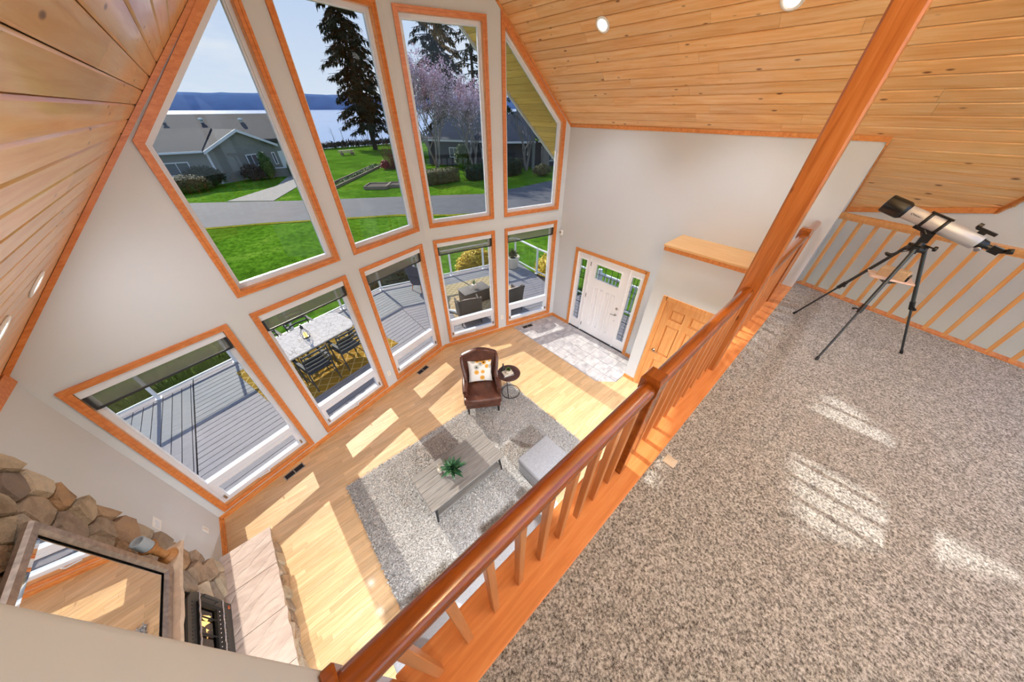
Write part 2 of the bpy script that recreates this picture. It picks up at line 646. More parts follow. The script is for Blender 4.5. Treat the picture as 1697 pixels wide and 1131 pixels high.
def make_lattice(name, c1, c2, sc):
    """trellis pattern rug"""
    t = NT(name)
    v = t.coords()
    mp = t.n('Mapping')
    mp.inputs['Rotation'].default_value = (0, 0, math.radians(45))
    t.l(v, mp.inputs[0])
    br = t.n('TexBrick', offset=0.0)
    br.inputs['Scale'].default_value = sc
    br.inputs['Mortar Size'].default_value = 0.06
    br.inputs['Brick Width'].default_value = 1.0
    br.inputs['Row Height'].default_value = 1.0
    t.l(mp.outputs[0], br.inputs['Vector'])
    col = t.mix(br.outputs['Fac'], lin(c1), lin(c2))
    n = t.noise(v, 90, 3)
    sh = t.ramp(n, [(0.3, (0.8, 0.8, 0.8, 1)), (0.7, (1.1, 1.1, 1.1, 1))])
    col = t.mix(1.0, col, sh, 'MULTIPLY')
    t.bsdf(col, 0.95, 0.1)
make_lattice('gold_rug', '9a7423', 'c9a968', 5.0)
make_lattice('tan_rug', 'b39a74', 'd8c7a8', 7.0)

def make_flag():
    t = NT('flag_top')
    v = t.coords()
    vo = t.n('TexVoronoi', feature='DISTANCE_TO_EDGE')
    vo.inputs['Scale'].default_value = 8.0
    t.l(v, vo.inputs['Vector'])
    n = t.noise(v, 9, 5)
    base = t.ramp(n, [(0.3, lin('bdb6b2')), (0.6, lin('d0cac7')), (0.8, lin('dbd6d3'))])
    ln = t.ramp(vo.outputs['Distance'], [(0.0, (1, 1, 1, 1)), (0.035, (0, 0, 0, 1))])
    col = t.mix(ln, base, lin('8d8580'))
    t.bsdf(col, 0.85, 0.15)
make_flag()

def make_screen():
    t = NT('shade_screen')
    tr = t.n('BsdfTransparent')
    tr.inputs[0].default_value = (0.84, 0.85, 0.83, 1)
    df = t.n('BsdfDiffuse')
    df.inputs[0].default_value = lin('8d8e8a')
    mx = t.n('MixShader')
    mx.inputs[0].default_value = 0.42
    t.l(tr.outputs[0], mx.inputs[1])
    t.l(df.outputs[0], mx.inputs[2])
    t.l(mx.outputs[0], t.out.inputs[0])
make_screen()
glass_mat('glass', (0.70, 0.705, 0.70, 1))
glass_mat('deck_glass', (0.93, 0.97, 0.95, 1), 0.8)
t = NT('mirror_glass')
t.bsdf((0.92, 0.93, 0.93, 1), 0.01, 0.5, 1.0)
plain('mirror_frame', 'a89e96', 0.35, metal=0.7, var=0.25, bscale=25)
plain('dark_edge', '2c2a2a', 0.4)
plain('candle', 'a3b0bb', 0.5, var=0.05)

def emit(name, c, s):
    t = NT(name)
    e = t.n('Emission')
    e.inputs[0].default_value = c
    e.inputs[1].default_value = s
    t.l(e.outputs[0], t.out.inputs[0])
emit('lamp_glow', (1.0, 0.95, 0.86, 1), 3.0)
emit('flame', (1.0, 0.55, 0.16, 1), 3.0)
emit('bulb', (1.0, 0.72, 0.25, 1), 2.0)
plain('terracotta', 'b08c72', 0.8, var=0.1)
plain('pot_cream', 'd9cfc0', 0.7, var=0.06)
plain('pot_dark', '3a3a3c', 0.5)
plain('pot_grey', '9c968c', 0.7, var=0.1)
plain('soil', '3a2d22', 0.95)
plain('agave', '2f5a3c', 0.45, var=0.35, bscale=14)
plain('agave_light', '4f7a52', 0.45, var=0.3, bscale=14)
plain('leaf_green', '4d6a2b', 0.6, var=0.35, bscale=3)
plain('leaf_dark', '2c3d22', 0.7, var=0.4, bscale=3)
plain('leaf_red', '7c3a3a', 0.7, var=0.4, bscale=3)
plain('leaf_olive', '6a6438', 0.7, var=0.35, bscale=3)
plain('leaf_yellow', 'dcb81e', 0.6, var=0.25, bscale=8)
plain('fir_needle', '1c2b1c', 0.9, spec=0.1, var=0.4, bscale=2)
plain('blossom', 'd9bccb', 0.7, var=0.25, bscale=5)
plain('dry_brush', '4c443a', 0.9, var=0.35, bscale=2)
plain('wicker', '463e36', 0.7, var=0.4, bump=0.5, bscale=140)
plain('wicker_grey', '6f6a65', 0.7, var=0.35, bump=0.5, bscale=140)
plain('slat_metal', '3e4044', 0.65, spec=0.3)
plain('asphalt', '4e5057', 0.85, var=0.14, bump=0.2, bscale=1.5)
plain('gravel', '8d8780', 0.9, var=0.22, bscale=7)
plain('siding', '7d8079', 0.8)
plain('siding_dark', '3c4046', 0.8)
plain('house_trim', 'd9dbe0', 0.6)
plain('box_kraft', 'c9ad8c', 0.8, var=0.06)
plain('print_blue', '2f5fae', 0.6)
plain('print_red', 'a33b3b', 0.6)
plain('magazine', 'd9c3bb', 0.5, var=0.25, bscale=9)
plain('tube_silver', 'c3c5cb', 0.3, metal=0.25)
plain('tube_black', '17181a', 0.3)
plain('lens', '5b6470', 0.1, metal=0.2)
plain('tripod_metal', '4b5052', 0.35, metal=0.7)
plain('sail_dark', '4d4a55', 0.8)
plain('insert_iron', '4b4743', 0.55, metal=0.3, var=0.08)
plain('insert_dark', '171514', 0.7)
plain('copper', 'c9744f', 0.35, metal=0.8)
plain('log', '4a2a1a', 0.9, var=0.4, bscale=20)
plain('foam', 'cfd9d4', 0.6)

def make_grass(name, c1, c2, c3, sc=1.0):
    t = NT(name)
    v = t.coords()
    f = t.noise(v, 0.35 * sc, 4, 0.6)
    f2 = t.noise(t.coords((1.6, 1, 1)), 2.6 * sc, 7, 0.75)
    a = t.ramp(f, [(0.35, lin(c1)), (0.55, lin(c2)), (0.72, lin(c3))])
    sh = t.ramp(f2, [(0.36, (0.45, 0.5, 0.4, 1)), (0.5, (0.95, 0.95, 0.9, 1)), (0.64, (1.55, 1.4, 1.3, 1))])
    col = t.mix(1.0, a, sh, 'MULTIPLY')
    b = t.bsdf(col, 1.0, 0.0)
    t.bump(b, f2, 0.8, 0.08)
make_grass('lawn', '44691a', '547d22', '6f9033')
make_grass('grass_rough', '6b7a34', '7c8a3e', '96984d', 1.5)
make_grass('verge', '73802c', '8f8b30', '667d28', 2.0)

def make_water():
    t = NT('water')
    v = t.coords((1, 2.0, 1))
    f = t.noise(v, 0.12, 8, 0.65)
    b = t.bsdf(lin('8fa3c4'), 0.18, 0.5)
    b.inputs['IOR'].default_value = 1.33
    t.bump(b, f, 0.35, 1.2)
make_water()
plain('hill_forest', '566f98', 1.0, 0.0, var=0.12, bscale=0.012)  # distance haze put into the hills' base colour as blue

def make_shingle(name, c):
    t = NT(name)
    v = t.coords((1, 1, 1))
    br = t.n('TexBrick')
    br.inputs['Scale'].default_value = 3.0
    br.inputs['Mortar Size'].default_value = 0.02
    c0 = lin(c)
    br.inputs['Color1'].default_value = c0
    br.inputs['Color2'].default_value = tuple(x * 0.75 for x in c0[:3]) + (1,)
    br.inputs['Mortar'].default_value = tuple(x * 0.5 for x in c0[:3]) + (1,)
    t.l(v, br.inputs['Vector'])
    n = t.noise(v, 3, 5)
    sh = t.ramp(n, [(0.3, (0.8, 0.8, 0.8, 1)), (0.7, (1.15, 1.15, 1.15, 1))])
    col = t.mix(1.0, br.outputs['Color'], sh, 'MULTIPLY')
    t.bsdf(col, 0.85, 0.2)
make_shingle('shingle', '46484e')
make_shingle('shingle_light', '62646b')
# ---------------------------------------------------------------- the house shell
PL, PB, PR = Vector((-1.990, 4.052, 0)), Vector((2.478, 5.286, 0)), Vector((5.5176, 4.5096, 0))
DL, DR = (PB - PL).normalized(), (PR - PB).normalized()
NL, NR = Vector((DL.y, -DL.x, 0)), Vector((DR.y, -DR.x, 0))     # into the room
LL, LR = (PB - PL).length, (PR - PB).length
KL, KR = 4.92, 9.90                                             # ceiling planes z = x + KL and z = KR - x
LAMP_W = (110.0, 110.0, 5.5, 5.5)
FILL_UNDER_W, FILL_UP_W = 78.0, (240.0, 900.0)
RIDGE_X = (KR - KL) / 2
WALL_T = 0.16
LOFT = 2.59
ZUP = Vector((0, 0, 1))

def wl(s, z, off=0.0):
    return PL + DL * s + NL * off + ZUP * z

def wr(s, z, off=0.0):
    return PB + DR * s + NR * off + ZUP * z

# windows as outer casing polygons (s, z), counter-clockwise
CAS = 0.066
Z0, Z1, Z2, Z3 = 0.111, 2.617, 2.853, 5.684

def rect(a, b, c, d):
    return [(a, c), (b, c), (b, d), (a, d)]
LOW_L = [(0.079, 1.389), (1.630, 2.941), (3.178, 4.517)]
LOW_R = [(0.127, 1.443), (1.677, 3.011)]
UP_L = [[(1.624, Z2), (2.949, Z2), (2.949, 5.742), (1.624, 4.412)], rect(3.179, 4.521, Z2, Z3)]
UP_R = [rect(0.115, 1.440, Z2, Z3), [(1.674, Z2), (3.009, Z2), (3.009, 4.432), (1.674, 5.745)]]
GAB_L = [[(3.42, 5.90), (4.52, 5.90), (4.52, 7.0)]]
GAB_R = [[(0.115, 5.90), (1.215, 5.90), (0.115, 7.0)]]

def opening(p):
    return inset(p, CAS - 0.012)

top_l = [(0, 0), (LL, 0), (LL, PB.x + KL), (0, PL.x + KL)]
top_r = [(0, 0), (LR, 0), (LR, KR - PR.x), (0, KR - PB.x)]
holes_l = [opening(rect(a, b, Z0, Z1)) for a, b in LOW_L] + [opening(p) for p in UP_L + GAB_L]
holes_r = [opening(rect(a, b, Z0, Z1)) for a, b in LOW_R] + [opening(p) for p in UP_R + GAB_R]
g = G().slab_holes(top_l, holes_l, wl, 0.0, -WALL_T)
struct('wall_front_left', g, 'wall_paint', 'pale greige window wall with tall wood-trimmed windows, fireplace side')
g = G().slab_holes(top_r, holes_r, wr, 0.0, -WALL_T)
struct('wall_front_right', g, 'wall_paint', 'pale greige window wall with tall wood-trimmed windows, entry side')

def ring(g, outer, inner, fn, t0, t1):
    n = len(outer)
    for i in range(n):
        j = (i + 1) % n
        q = [outer[i], outer[j], inner[j], inner[i]]
        vs = [fn(p[0], p[1], t0) for p in q] + [fn(p[0], p[1], t1) for p in q]
        g.add(vs, [(0, 1, 2, 3), (7, 6, 5, 4), (0, 4, 5, 1), (1, 5, 6, 2), (2, 6, 7, 3), (3, 7, 4, 0)])
    return g

WIN_N = [0]
def window(outer, fn, lower, label):
    WIN_N[0] += 1
    cx = sum(p[0] for p in outer) / len(outer)
    zb = min(p[1] for p in outer)
    root = sempty('window_%d' % WIN_N[0], fn(cx, zb, 0), label)
    n = len(outer)
    inner = inset(outer, CAS)
    mid = inset(outer, CAS * 0.42)
    for i in range(n):                       # casing boards, mitred, stepped profile
        j = (i + 1) % n
        g = G()
        for (o0, o1, i0, i1, t) in ((outer[i], outer[j], mid[i], mid[j], 0.024), (mid[i], mid[j], inner[i], inner[j], 0.016)):
            q = [o0, o1, i1, i0]
            vs = [fn(p[0], p[1], 0.0) for p in q] + [fn(p[0], p[1], t) for p in q]
            g.add(vs, [(0, 1, 2, 3), (7, 6, 5, 4), (0, 4, 5, 1), (1, 5, 6, 2), (2, 6, 7, 3), (3, 7, 4, 0)])
        obj('casing', g, 'casing', root)
    # jamb lining, then the white vinyl frame, stop and pane
    g = ring(G(), inset(outer, CAS - 0.012), inner, fn, 0.005, -0.10)
    obj('jamb', g, 'jamb_wood', root)
    fr0, fr1 = inset(outer, CAS - 0.006), inset(inner, 0.042)
    g = ring(G(), fr0, fr1, fn, -0.055, -0.13)
    ring(g, fr1, inset(inner, 0.056), fn, -0.075, -0.12)
    obj('frame', g, 'vinyl', root)
    gl = inset(inner, 0.05)
    if not lower:
        g = G().slab_holes(gl, [], fn, -0.096, -0.104)
        obj('pane', g, 'glass', root)
        return root
    (a, c), (b, d) = inner[0], inner[2]
    za, zb2 = 0.50, 0.668                      # awning sash below, fixed pane above
    g = G().slab_holes(rect(a + 0.05, b - 0.05, zb2 - 0.01, d - 0.05), [], fn, -0.096, -0.104)
    obj('pane', g, 'glass', root)
    g = G()
    g.slab_holes(rect(a + 0.03, b - 0.03, 0.585, zb2), [], fn, -0.045, -0.13)
    obj('transom_bar', g, 'vinyl', root)
    sash = obj('awning_sash', ring(G(), rect(a + 0.035, b - 0.035, c + 0.035, 0.59), rect(a + 0.095, b - 0.095, c + 0.09, za + 0.02), fn, -0.04, -0.12), 'vinyl', root)
    g = G().slab_holes(rect(a + 0.09, b - 0.09, c + 0.085, za + 0.025), [], fn, -0.085, -0.092)
    obj('pane', g, 'glass', sash)
    # crank handle and latches on the sill
    g = G()
    m = (a + b) / 2 - 0.05
    g.tube([fn(m - 0.09, c + 0.03, -0.02), fn(m - 0.03, c + 0.045, 0.0), fn(m + 0.05, c + 0.04, 0.012)], 0.008, 6)
    g.tube([fn(m + 0.05, c + 0.04, 0.012), fn(m + 0.055, c + 0.085, 0.02)], 0.009, 6)
    obj('crank_handle', g, 'vinyl', root)
    g = G()
    for s in (a + 0.05, b - 0.07):
        g.obox(fn(s + 0.01, c + 0.12, -0.03), DL, NL, ZUP, 0.012, 0.014, 0.035)
    obj('latch', g, 'nickel', root)
    # roller shade at the head: white valance, rolled screen, dark hem bar
    v = obj('shade_valance', G().slab_holes(rect(a + 0.004, b - 0.004, d - 0.085, d), [], fn, -0.005, -0.05), 'vinyl', root)
    sh = obj('shade_screen', G().slab_holes(rect(a + 0.03, b - 0.03, 2.30, d - 0.08), [], fn, -0.036, -0.038), 'shade_screen', root)
    obj('hem_bar', G().slab_holes(rect(a + 0.025, b - 0.025, 2.283, 2.305), [], fn, -0.028, -0.044), 'dark_metal', sh)
    g = G()
    for s in (a + 0.008, b - 0.033):
        g.slab_holes(rect(s, s + 0.025, 2.29, d - 0.085), [], fn, -0.02, -0.05)
    obj('shade_guide', g, 'dark_metal', root)
    return root

lowL = ['floor-level window beside the fireplace wall, looking on bare grey deck', 'floor-level window looking on the outdoor dining table', 'floor-level window just on the fireplace side of the prow corner']
lowR = ['floor-level window on the entry side of the prow corner, looking on the wicker table', 'floor-level window nearest the front door']
for (a, b), lb in zip(LOW_L, lowL):
    window(rect(a, b, Z0, Z1), wl, True, lb)
for (a, b), lb in zip(LOW_R, lowR):
    window(rect(a, b, Z0, Z1), wr, True, lb)
window(UP_L[0], wl, False, 'tall window with a sloping head looking on the grey house and lake')
window(UP_L[1], wl, False, 'tall square-headed window looking on the lone fir tree')
window(UP_R[0], wr, False, 'tall square-headed window looking on the blossoming trees')
window(UP_R[1], wr, False, 'tall window with a sloping head under the cedar eave')
window(GAB_L[0], wl, False, 'triangular gable window on the fireplace side')
window(GAB_R[0], wr, False, 'triangular gable window on the entry side')

# side walls
DOOR_Y0, DOOR_Y1, DOOR_Z = 2.24, 3.93, 2.065
def we(y, z, off=0.0):
    return Vector((PR.x - off, y, z))
g = G()
for (y0, y1, z0, z1) in ((DOOR_Y1, PR.y + 0.1, 0, KR - PR.x), (0.17, DOOR_Y0, 0, KR - PR.x), (DOOR_Y0, DOOR_Y1, DOOR_Z, KR - PR.x)):
    g.box(PR.x, PR.x + WALL_T, y0, y1, z0, z1)
struct('wall_entry', g, 'wall_paint', 'tall pale greige wall around the white front door')
FW = -1.990
g = G().box(FW - WALL_T, FW, -3.2, PL.y + 0.06, 0, FW + KL)
struct('wall_fireplace', g, 'wall_paint', 'pale greige side wall behind the stone fireplace')
# stairwell walls: return beside the entry wall and the angled wall behind the second railing
g = G().prism([(PR.x + WALL_T, 0.17, 0), (6.42, 0.17, 0), (6.42, 0.17, KR - 6.42), (PR.x + WALL_T, 0.17, KR - PR.x - WALL_T)], (0, 0.14, 0))
struct('wall_return', g, 'wall_paint', 'short grey-shaded wall return beside the stairwell railing')
def w2(y):
    return 6.336 + (y + 0.0) * 0.2183
pts = [(w2(0.17), 0.17, 0), (w2(-3.2), -3.2, 0), (w2(-3.2), -3.2, 5.3), (w2(-1.15), -1.15, 5.3), (w2(-0.955), -0.955, KR - w2(-0.955)), (w2(0.17), 0.17, KR - w2(0.17))]
struct('wall_stair', G().prism(pts, (0.14, -0.03, 0)), 'wall_paint', 'pale angled wall behind the stair railing')
# wall at the fireplace end of the loft with a rounded corner
g = G()
x0, x1, y0, y1, r = FW, -0.337, 0.262, 0.402, 0.022
prof = [(x0, y0), (x1 - r, y0)] + [(x1 - r + r * math.sin(a), y0 + r - r * math.cos(a)) for a in [math.pi / 2 * k / 5 for k in range(1, 6)]]
prof += [(x1 - r + r * math.cos(a), y1 - r + r * math.sin(a)) for a in [math.pi / 2 * k / 5 for k in range(0, 6)]] + [(x0, y1)]
n = len(prof)
lo = [(p[0], p[1], 2.2) for p in prof]
hi = [(p[0], p[1], p[0] + KL) for p in prof]
g.add(lo + hi, [(i, (i + 1) % n, (i + 1) % n + n, i + n) for i in range(n)], True)
g.add(lo, [tuple(reversed(range(n)))])
g.add(hi, [tuple(range(n))])
struct('wall_loft', g, 'wall_paint', 'near pale wall end with a rounded corner beside the first newel post')

# hall box with the wooden door, and its wooden cap shelf
CX, CY1, CY0, CZ = 4.890, 1.817, 0.43, 2.90
CD0, CD1, CDZ = 0.69, 1.53, 2.05
g = G()
g.box(CX, PR.x, CY1 - 0.11, CY1, 0, CZ)
for (y0, y1, z0, z1) in ((CD1, CY1 - 0.11, 0, CZ), (CY0, CD0, 0, CZ), (CD0, CD1, CDZ, CZ)):
    g.box(CX, CX + 0.11, y0, y1, z0, z1)
g.box(CX + 0.11, PR.x, CY0, CY1 - 0.11, CZ - 0.1, CZ)
struct('wall_closet', g, 'wall_paint', 'greige closet bump-out holding the six-panel wooden door')
g = G().box(CX - 0.035, PR.x, CY0, CY1 + 0.03, CZ, CZ + 0.03)
t1 = struct('trim_1', g, 'cap_wood', 'flat light wood cap on top of the closet bump-out')
g = G().box(CX - 0.018, CX, CY0, CY1 + 0.016, CZ - 0.065, CZ)
g.box(CX, PR.x, CY1, CY1 + 0.016, CZ - 0.065, CZ)
obj('cap_moulding', g, 'pine_trim', t1)

# ---- floors
POLY_FLOOR = [(FW, -3.2), (PR.x, -3.2), (PR.x, PR.y), (PB.x, PB.y), (FW, PL.y)]
fl = sempty('floor', (1.5, 1.5, 0), 'light maple strip floor with entry tile')
g = G().prism([(p[0], p[1], -0.10) for p in POLY_FLOOR], (0, 0, 0.078))
obj('subfloor', g, 'shadow_gap', fl)
TX0 = 4.285
TY = 4.622
tile_poly = [(TX0, 2.118), (4.575, 1.825), (PR.x, 1.825), (PR.x, PR.y), (TX0, 4.822)]
PW = 0.062
rows = int((5.35 + 0.6) / PW)
planks = []
for i in range(rows):
    y = -0.6 + i * PW
    x = FW - R.uniform(0, 0.9)
    while x < TX0 + 1.3:
        L = R.choice((0.35, 0.5, 0.65, 0.8, 1.0, 1.2))
        cell = [(x + 0.0006, y + 0.0006), (x + L - 0.0006, y + 0.0006), (x + L - 0.0006, y + PW - 0.0006), (x + 0.0006, y + PW - 0.0006)]
        pc = clip_poly(cell, -1, 0, -FW)
        pc = clip_poly(pc, 1, 0, PR.x) if pc else pc
        for (A, B, side) in ((PL, PB, 1), (PB, PR, 1)):
            d = (B - A)
            nx, ny = -d.y, d.x
            pc = clip_poly(pc, nx, ny, nx * A.x + ny * A.y) if len(pc) > 2 else []
        if len(pc) > 2:
            if y + PW / 2 > 2.118:                       # stop at the tiled entry
                pc = clip_poly(pc, 1, 0, TX0)
            elif y + PW / 2 > 1.825:
                pc = clip_poly(pc, 1, 1, TX0 + 2.118)
        if len(pc) > 2:
            planks.append((pc, (x + L / 2, y + PW / 2), L))
        x += L
def vis(p):
    return p[1][1] > 1.1 and p[1][0] < 4.4
planks.sort(key=lambda p: (0 if vis(p) else 1, (p[1][0]) ** 2 + (p[1][1]) ** 2))
def plank_geo(g, pc, z0=-0.022, z1=0.0):
    return g.prism([(p[0], p[1], z0) for p in pc], (0, 0, z1 - z0))
for k, (pc, c, L) in enumerate(planks[:300]):
    if len(pc) == 4 and abs((max(p[0] for p in pc) - min(p[0] for p in pc)) - (L - 0.0012)) < 1e-4:
        piece('floor_plank', ('plank', L), lambda: G().box(-L / 2 + 0.0006, L / 2 - 0.0006, -PW / 2 + 0.0006, PW / 2 - 0.0006, -0.022, 0.0), 'maple', fl, Matrix.Translation((c[0], c[1], 0)))
    else:
        g = plank_geo(G(), [(p[0] - c[0], p[1] - c[1]) for p in pc])
        piece('floor_plank', ('plankx', k), lambda: g, 'maple', fl, Matrix.Translation((c[0], c[1], 0)))

def maple_far():
    t = NT('maple_rest')
    tc = t.coords((0.9 * 1.4, 14 * 1.4, 14))
    f = t.noise(tc, 2.2, 6, 0.6, 0.6)
    col = t.ramp(f, [(0.28, lin('d3a876')), (0.5, lin('e0b98a')), (0.72, lin('eacaa0'))])
    ge = t.n('NewGeometry')
    br = t.ramp(ge.outputs['Random Per Island'], [(0.0, (0.78, 0.78, 0.78, 1)), (1.0, (1, 1, 1, 1))])
    col = t.mix(1.0, col, br, 'MULTIPLY')
    b = t.bsdf(col, 0.38, 0.5)
    b.inputs['Coat Weight'].default_value = 0.12
    b.inputs['Coat Roughness'].default_value = 0.08
maple_far()
g = G()
for pc, c, L in planks[300:]:
    n = len(pc)
    vs = [(p[0], p[1], -0.022) for p in pc] + [(p[0], p[1], 0.0) for p in pc]
    g.add(vs, [(i, (i + 1) % n, (i + 1) % n + n, i + n) for i in range(n)] + [tuple(range(n, 2 * n))])
stuff(obj('floor_planks_rest', g, 'maple_rest', fl))
g = G().prism([(p[0], p[1], -0.022) for p in tile_poly], (0, 0, 0.016))
obj('grout_bed', g, 'grout', fl)
ts = 0.313
for iy in range(-1, 10):
    for ix in range(0, 4):
        xa, ya = TX0 + ix * ts, TY - (iy + 0) * ts
        cell = [(xa + 0.003, ya - ts + 0.003), (xa + ts - 0.003, ya - ts + 0.003), (xa + ts - 0.003, ya - 0.003), (xa + 0.003, ya - 0.003)]
        pc = clip_poly(cell, 1, 0, PR.x - 0.002)
        pc = clip_poly(pc, 0, -1, -1.83) if len(pc) > 2 else []
        pc = clip_poly(pc, -1, -1, -(TX0 + 2.118)) if len(pc) > 2 else []
        d = PR - PB
        pc = clip_poly(pc, -d.y, d.x, -d.y * PB.x + d.x * PB.y - 0.01) if len(pc) > 2 else []
        if len(pc) > 2:
            c = (sum(p[0] for p in pc) / len(pc), sum(p[1] for p in pc) / len(pc))
            g = plank_geo(G(), [(p[0] - c[0], p[1] - c[1]) for p in pc], -0.02, 0.0)
            piece('floor_tile', ('tile', ix, iy), lambda: g, 'tile', fl, Matrix.Translation((c[0], c[1], 0)))

# baseboards
def base_run(name, a, b, nrm):
    a, b, nrm = Vector(a), Vector(b), Vector(nrm)
    g = G()
    for (t, z0, z1) in ((0.014, 0, 0.062), (0.009, 0.062, 0.075)):
        g.prism([a + ZUP * z0, b + ZUP * z0, b + ZUP * z1, a + ZUP * z1], nrm * t)
    g.prism([a, b, b + ZUP * 0.018, a + ZUP * 0.018], nrm * 0.028)
    return struct(name, g, 'pine_trim')
base_run('baseboard_front_left', PL, PB, NL)
base_run('baseboard_front_right', PB, PR, NR)
base_run('baseboard_fireplace', (FW, PL.y, 0), (FW, 3.1, 0), (1, 0, 0))
base_run('baseboard_entry', (PR.x, PR.y, 0), (PR.x, DOOR_Y1 + 0.07, 0), (-1, 0, 0))
base_run('baseboard_entry_near', (PR.x, DOOR_Y0 - 0.07, 0), (PR.x, CY1, 0), (-1, 0, 0))
base_run('baseboard_closet', (CX, CY1, 0), (CX, CD1 + 0.065, 0), (-1, 0, 0))

# ---- ceilings of knotty pine boards
BW = 0.1345
CEIL_Y0 = -2.7
def board(L):
    def make():
        h, c = BW / 2 - 0.002, 0.008
        prof = [(-h, -0.018), (h, -0.018), (h, -c), (h - c, 0), (-h + c, 0), (-h, -c)]
        g = G()
        a = [(-L / 2, p[0], p[1]) for p in prof]
        b = [(L / 2, p[0], p[1]) for p in prof]
        n = 6
        g.add(a + b, [(i, (i + 1) % n, (i + 1) % n + n, i + n) for i in range(n)] + [tuple(reversed(range(n))), tuple(range(n, 2 * n))])
        return g
    return make
S2 = math.sqrt(0.5)
def wall_y(x):
    if x < PB.x:
        return PL.y + (x - PL.x) * DL.y / DL.x
    return PB.y + (x - PB.x) * DR.y / DR.x
def lay_boards(root, sgn, u, ya, yb, mat='pine', rng=R, name='ceiling_board'):
    x = RIDGE_X + sgn * u * S2
    z = KR - RIDGE_X - u * S2
    y = yb
    first = True
    while y > ya + 0.02:
        L = rng.choice((1.2, 1.6, 2.0, 2.4, 2.8, 3.4))
        if first:
            L = rng.choice((0.6, 1.2, 1.6, 2.4, 3.4))
        L = min(L, y - ya)
        L = max(round(L, 2), 0.05)
        c = (x, y - L / 2, z)
        # local x along +-Y, y down the slope, z into the room
        if sgn > 0:
            M = basis(c, (0, 1, 0), (S2, 0, -S2), (-S2, 0, -S2))
        else:
            M = basis(c, (0, -1, 0), (-S2, 0, -S2), (S2, 0, -S2))
        piece(name, ('board', L, mat), board(L - 0.0015), mat, root, M)
        y -= L
        first = False
LAMPS = [(1, 4.448, 3.281), (1, 4.509, 1.297), (-1, -1.205, 3.44), (-1, -1.245, 2.83)]
for sgn, name, xe, lb in ((1, 'ceiling_right', 6.45, 'sloping knotty pine board ceiling above the entry wall'), (-1, 'ceiling_left', FW - 0.02, 'sloping knotty pine board ceiling above the fireplace wall')):
    root = sempty(name, (RIDGE_X, 2, 7.3), lb)
    nrow = int(abs(xe - RIDGE_X) / S2 / BW) + 1
    for i in range(nrow):
        u = (i + 0.5) * BW
        x = RIDGE_X + sgn * u * S2
        yb = wall_y(min(max(x, FW), PR.x)) + 0.03
        ya = CEIL_Y0
        if sgn > 0 and x > PR.x - 0.02:
            yb = 0.165
            ya = -0.964 + (x - 6.147) * 0.306 - 0.06
            if x > 6.13:
                ya = max(ya, (x - 6.336) / 0.2183 - 0.42)
            if ya > yb - 0.05:
                continue
        lay_boards(root, sgn, u, ya, yb)
    # roof deck above the boards
    t = Vector((sgn * 0.0, 0, 0))
    def rp(x, y, up):
        return Vector((x + sgn * up * S2, y, (KR - RIDGE_X) - abs(x - RIDGE_X) + up * S2))
    g = G()
    xw = PR.x if sgn > 0 else FW
    if sgn > 0:
        ring_pts = [(RIDGE_X, CEIL_Y0), (RIDGE_X, PB.y + 0.1), (xw + 0.1, wall_y(xw) + 0.1), (xw + 0.1, 0.3), (6.6, 0.3), (6.6, -0.9), (5.5, -1.16), (5.5, CEIL_Y0)]
    else:
        ring_pts = [(RIDGE_X, CEIL_Y0), (RIDGE_X, PB.y + 0.1), (xw - 0.16, wall_y(xw) + 0.1), (xw - 0.16, CEIL_Y0)]
    a = [rp(x, y, 0.022) for x, y in ring_pts]
    b = [rp(x, y, 0.20) for x, y in ring_pts]
    tr = tessellate_polygon([[Vector((p[0], p[1], 0)) for p in ring_pts]])
    n = len(a)
    g.add(a, [tuple(q) for q in tr])
    g.add(b, [tuple(reversed(q)) for q in tr])
    g.add(a + b, [(i, (i + 1) % n, (i + 1) % n + n, i + n) for i in range(n)])
    obj('roof_deck', g, 'shadow_gap', root)

# wood trims where ceiling meets wall
def strip(a, b, w, n, t):
    """board from a to b, width vector w, thickness along n"""
    a, b, w, n = Vector(a), Vector(b), Vector(w), Vector(n)
    return G().prism([a, b, b + w, a + w], n * t)
perpL = Vector((0, 0, -1))
tr = struct('trim_2', strip(wl(0.0, PL.x + KL + 0.0), wl(LL, PB.x + KL + 0.0), ZUP * -0.05, NL, 0.016), 'casing', 'orange wood trim along the sloping fireplace-side ceiling edge')
tr = struct('trim_3', strip(wr(0.0, KR - PB.x), wr(LR, KR - PR.x), ZUP * -0.045, NR, 0.012), 'pine_trim', 'thin wood trim along the sloping entry-side ceiling edge')
tr = struct('trim_4', strip((PR.x, PR.y, KR - PR.x), (PR.x, 0.17, KR - PR.x), ZUP * -0.05, (-1, 0, 0), 0.014), 'pine_trim', 'thin wood trim along the top of the entry wall')
tr = struct('trim_5', strip((PR.x - 0.02, 0.17, KR - PR.x + 0.0), (6.37, 0.17, KR - 6.37), ZUP * -0.075, (0, -1, 0), 0.02), 'pine_trim', 'wood trim down the sloping edge of the wall return')
nn = Vector((-1, 0.2183, 0)).normalized()
tr = struct('trim_6', strip((w2(0.17), 0.17, KR - w2(0.17) + 0.01), (w2(-0.955), -0.955, KR - w2(-0.955) + 0.01), ZUP * -0.06, nn, 0.02), 'pine_trim', 'wood trim along the foot of the stairwell ceiling')
va, vb = Vector((w2(-0.955), -0.955, KR - w2(-0.955))), Vector((5.3, -1.223, KR - 5.3))
tr = struct('trim_7', strip(va, vb, ZUP * -0.06, (0.2, -1, 0), 0.02), 'pine_trim', 'wood trim rising along the stairwell ceiling edge')
tr = struct('trim_8', strip((FW, PL.y, FW + KL), (FW, CEIL_Y0, FW + KL), ZUP * -0.10, (1, 0, 0), 0.02), 'casing', 'orange wood trim along the top of the fireplace wall')
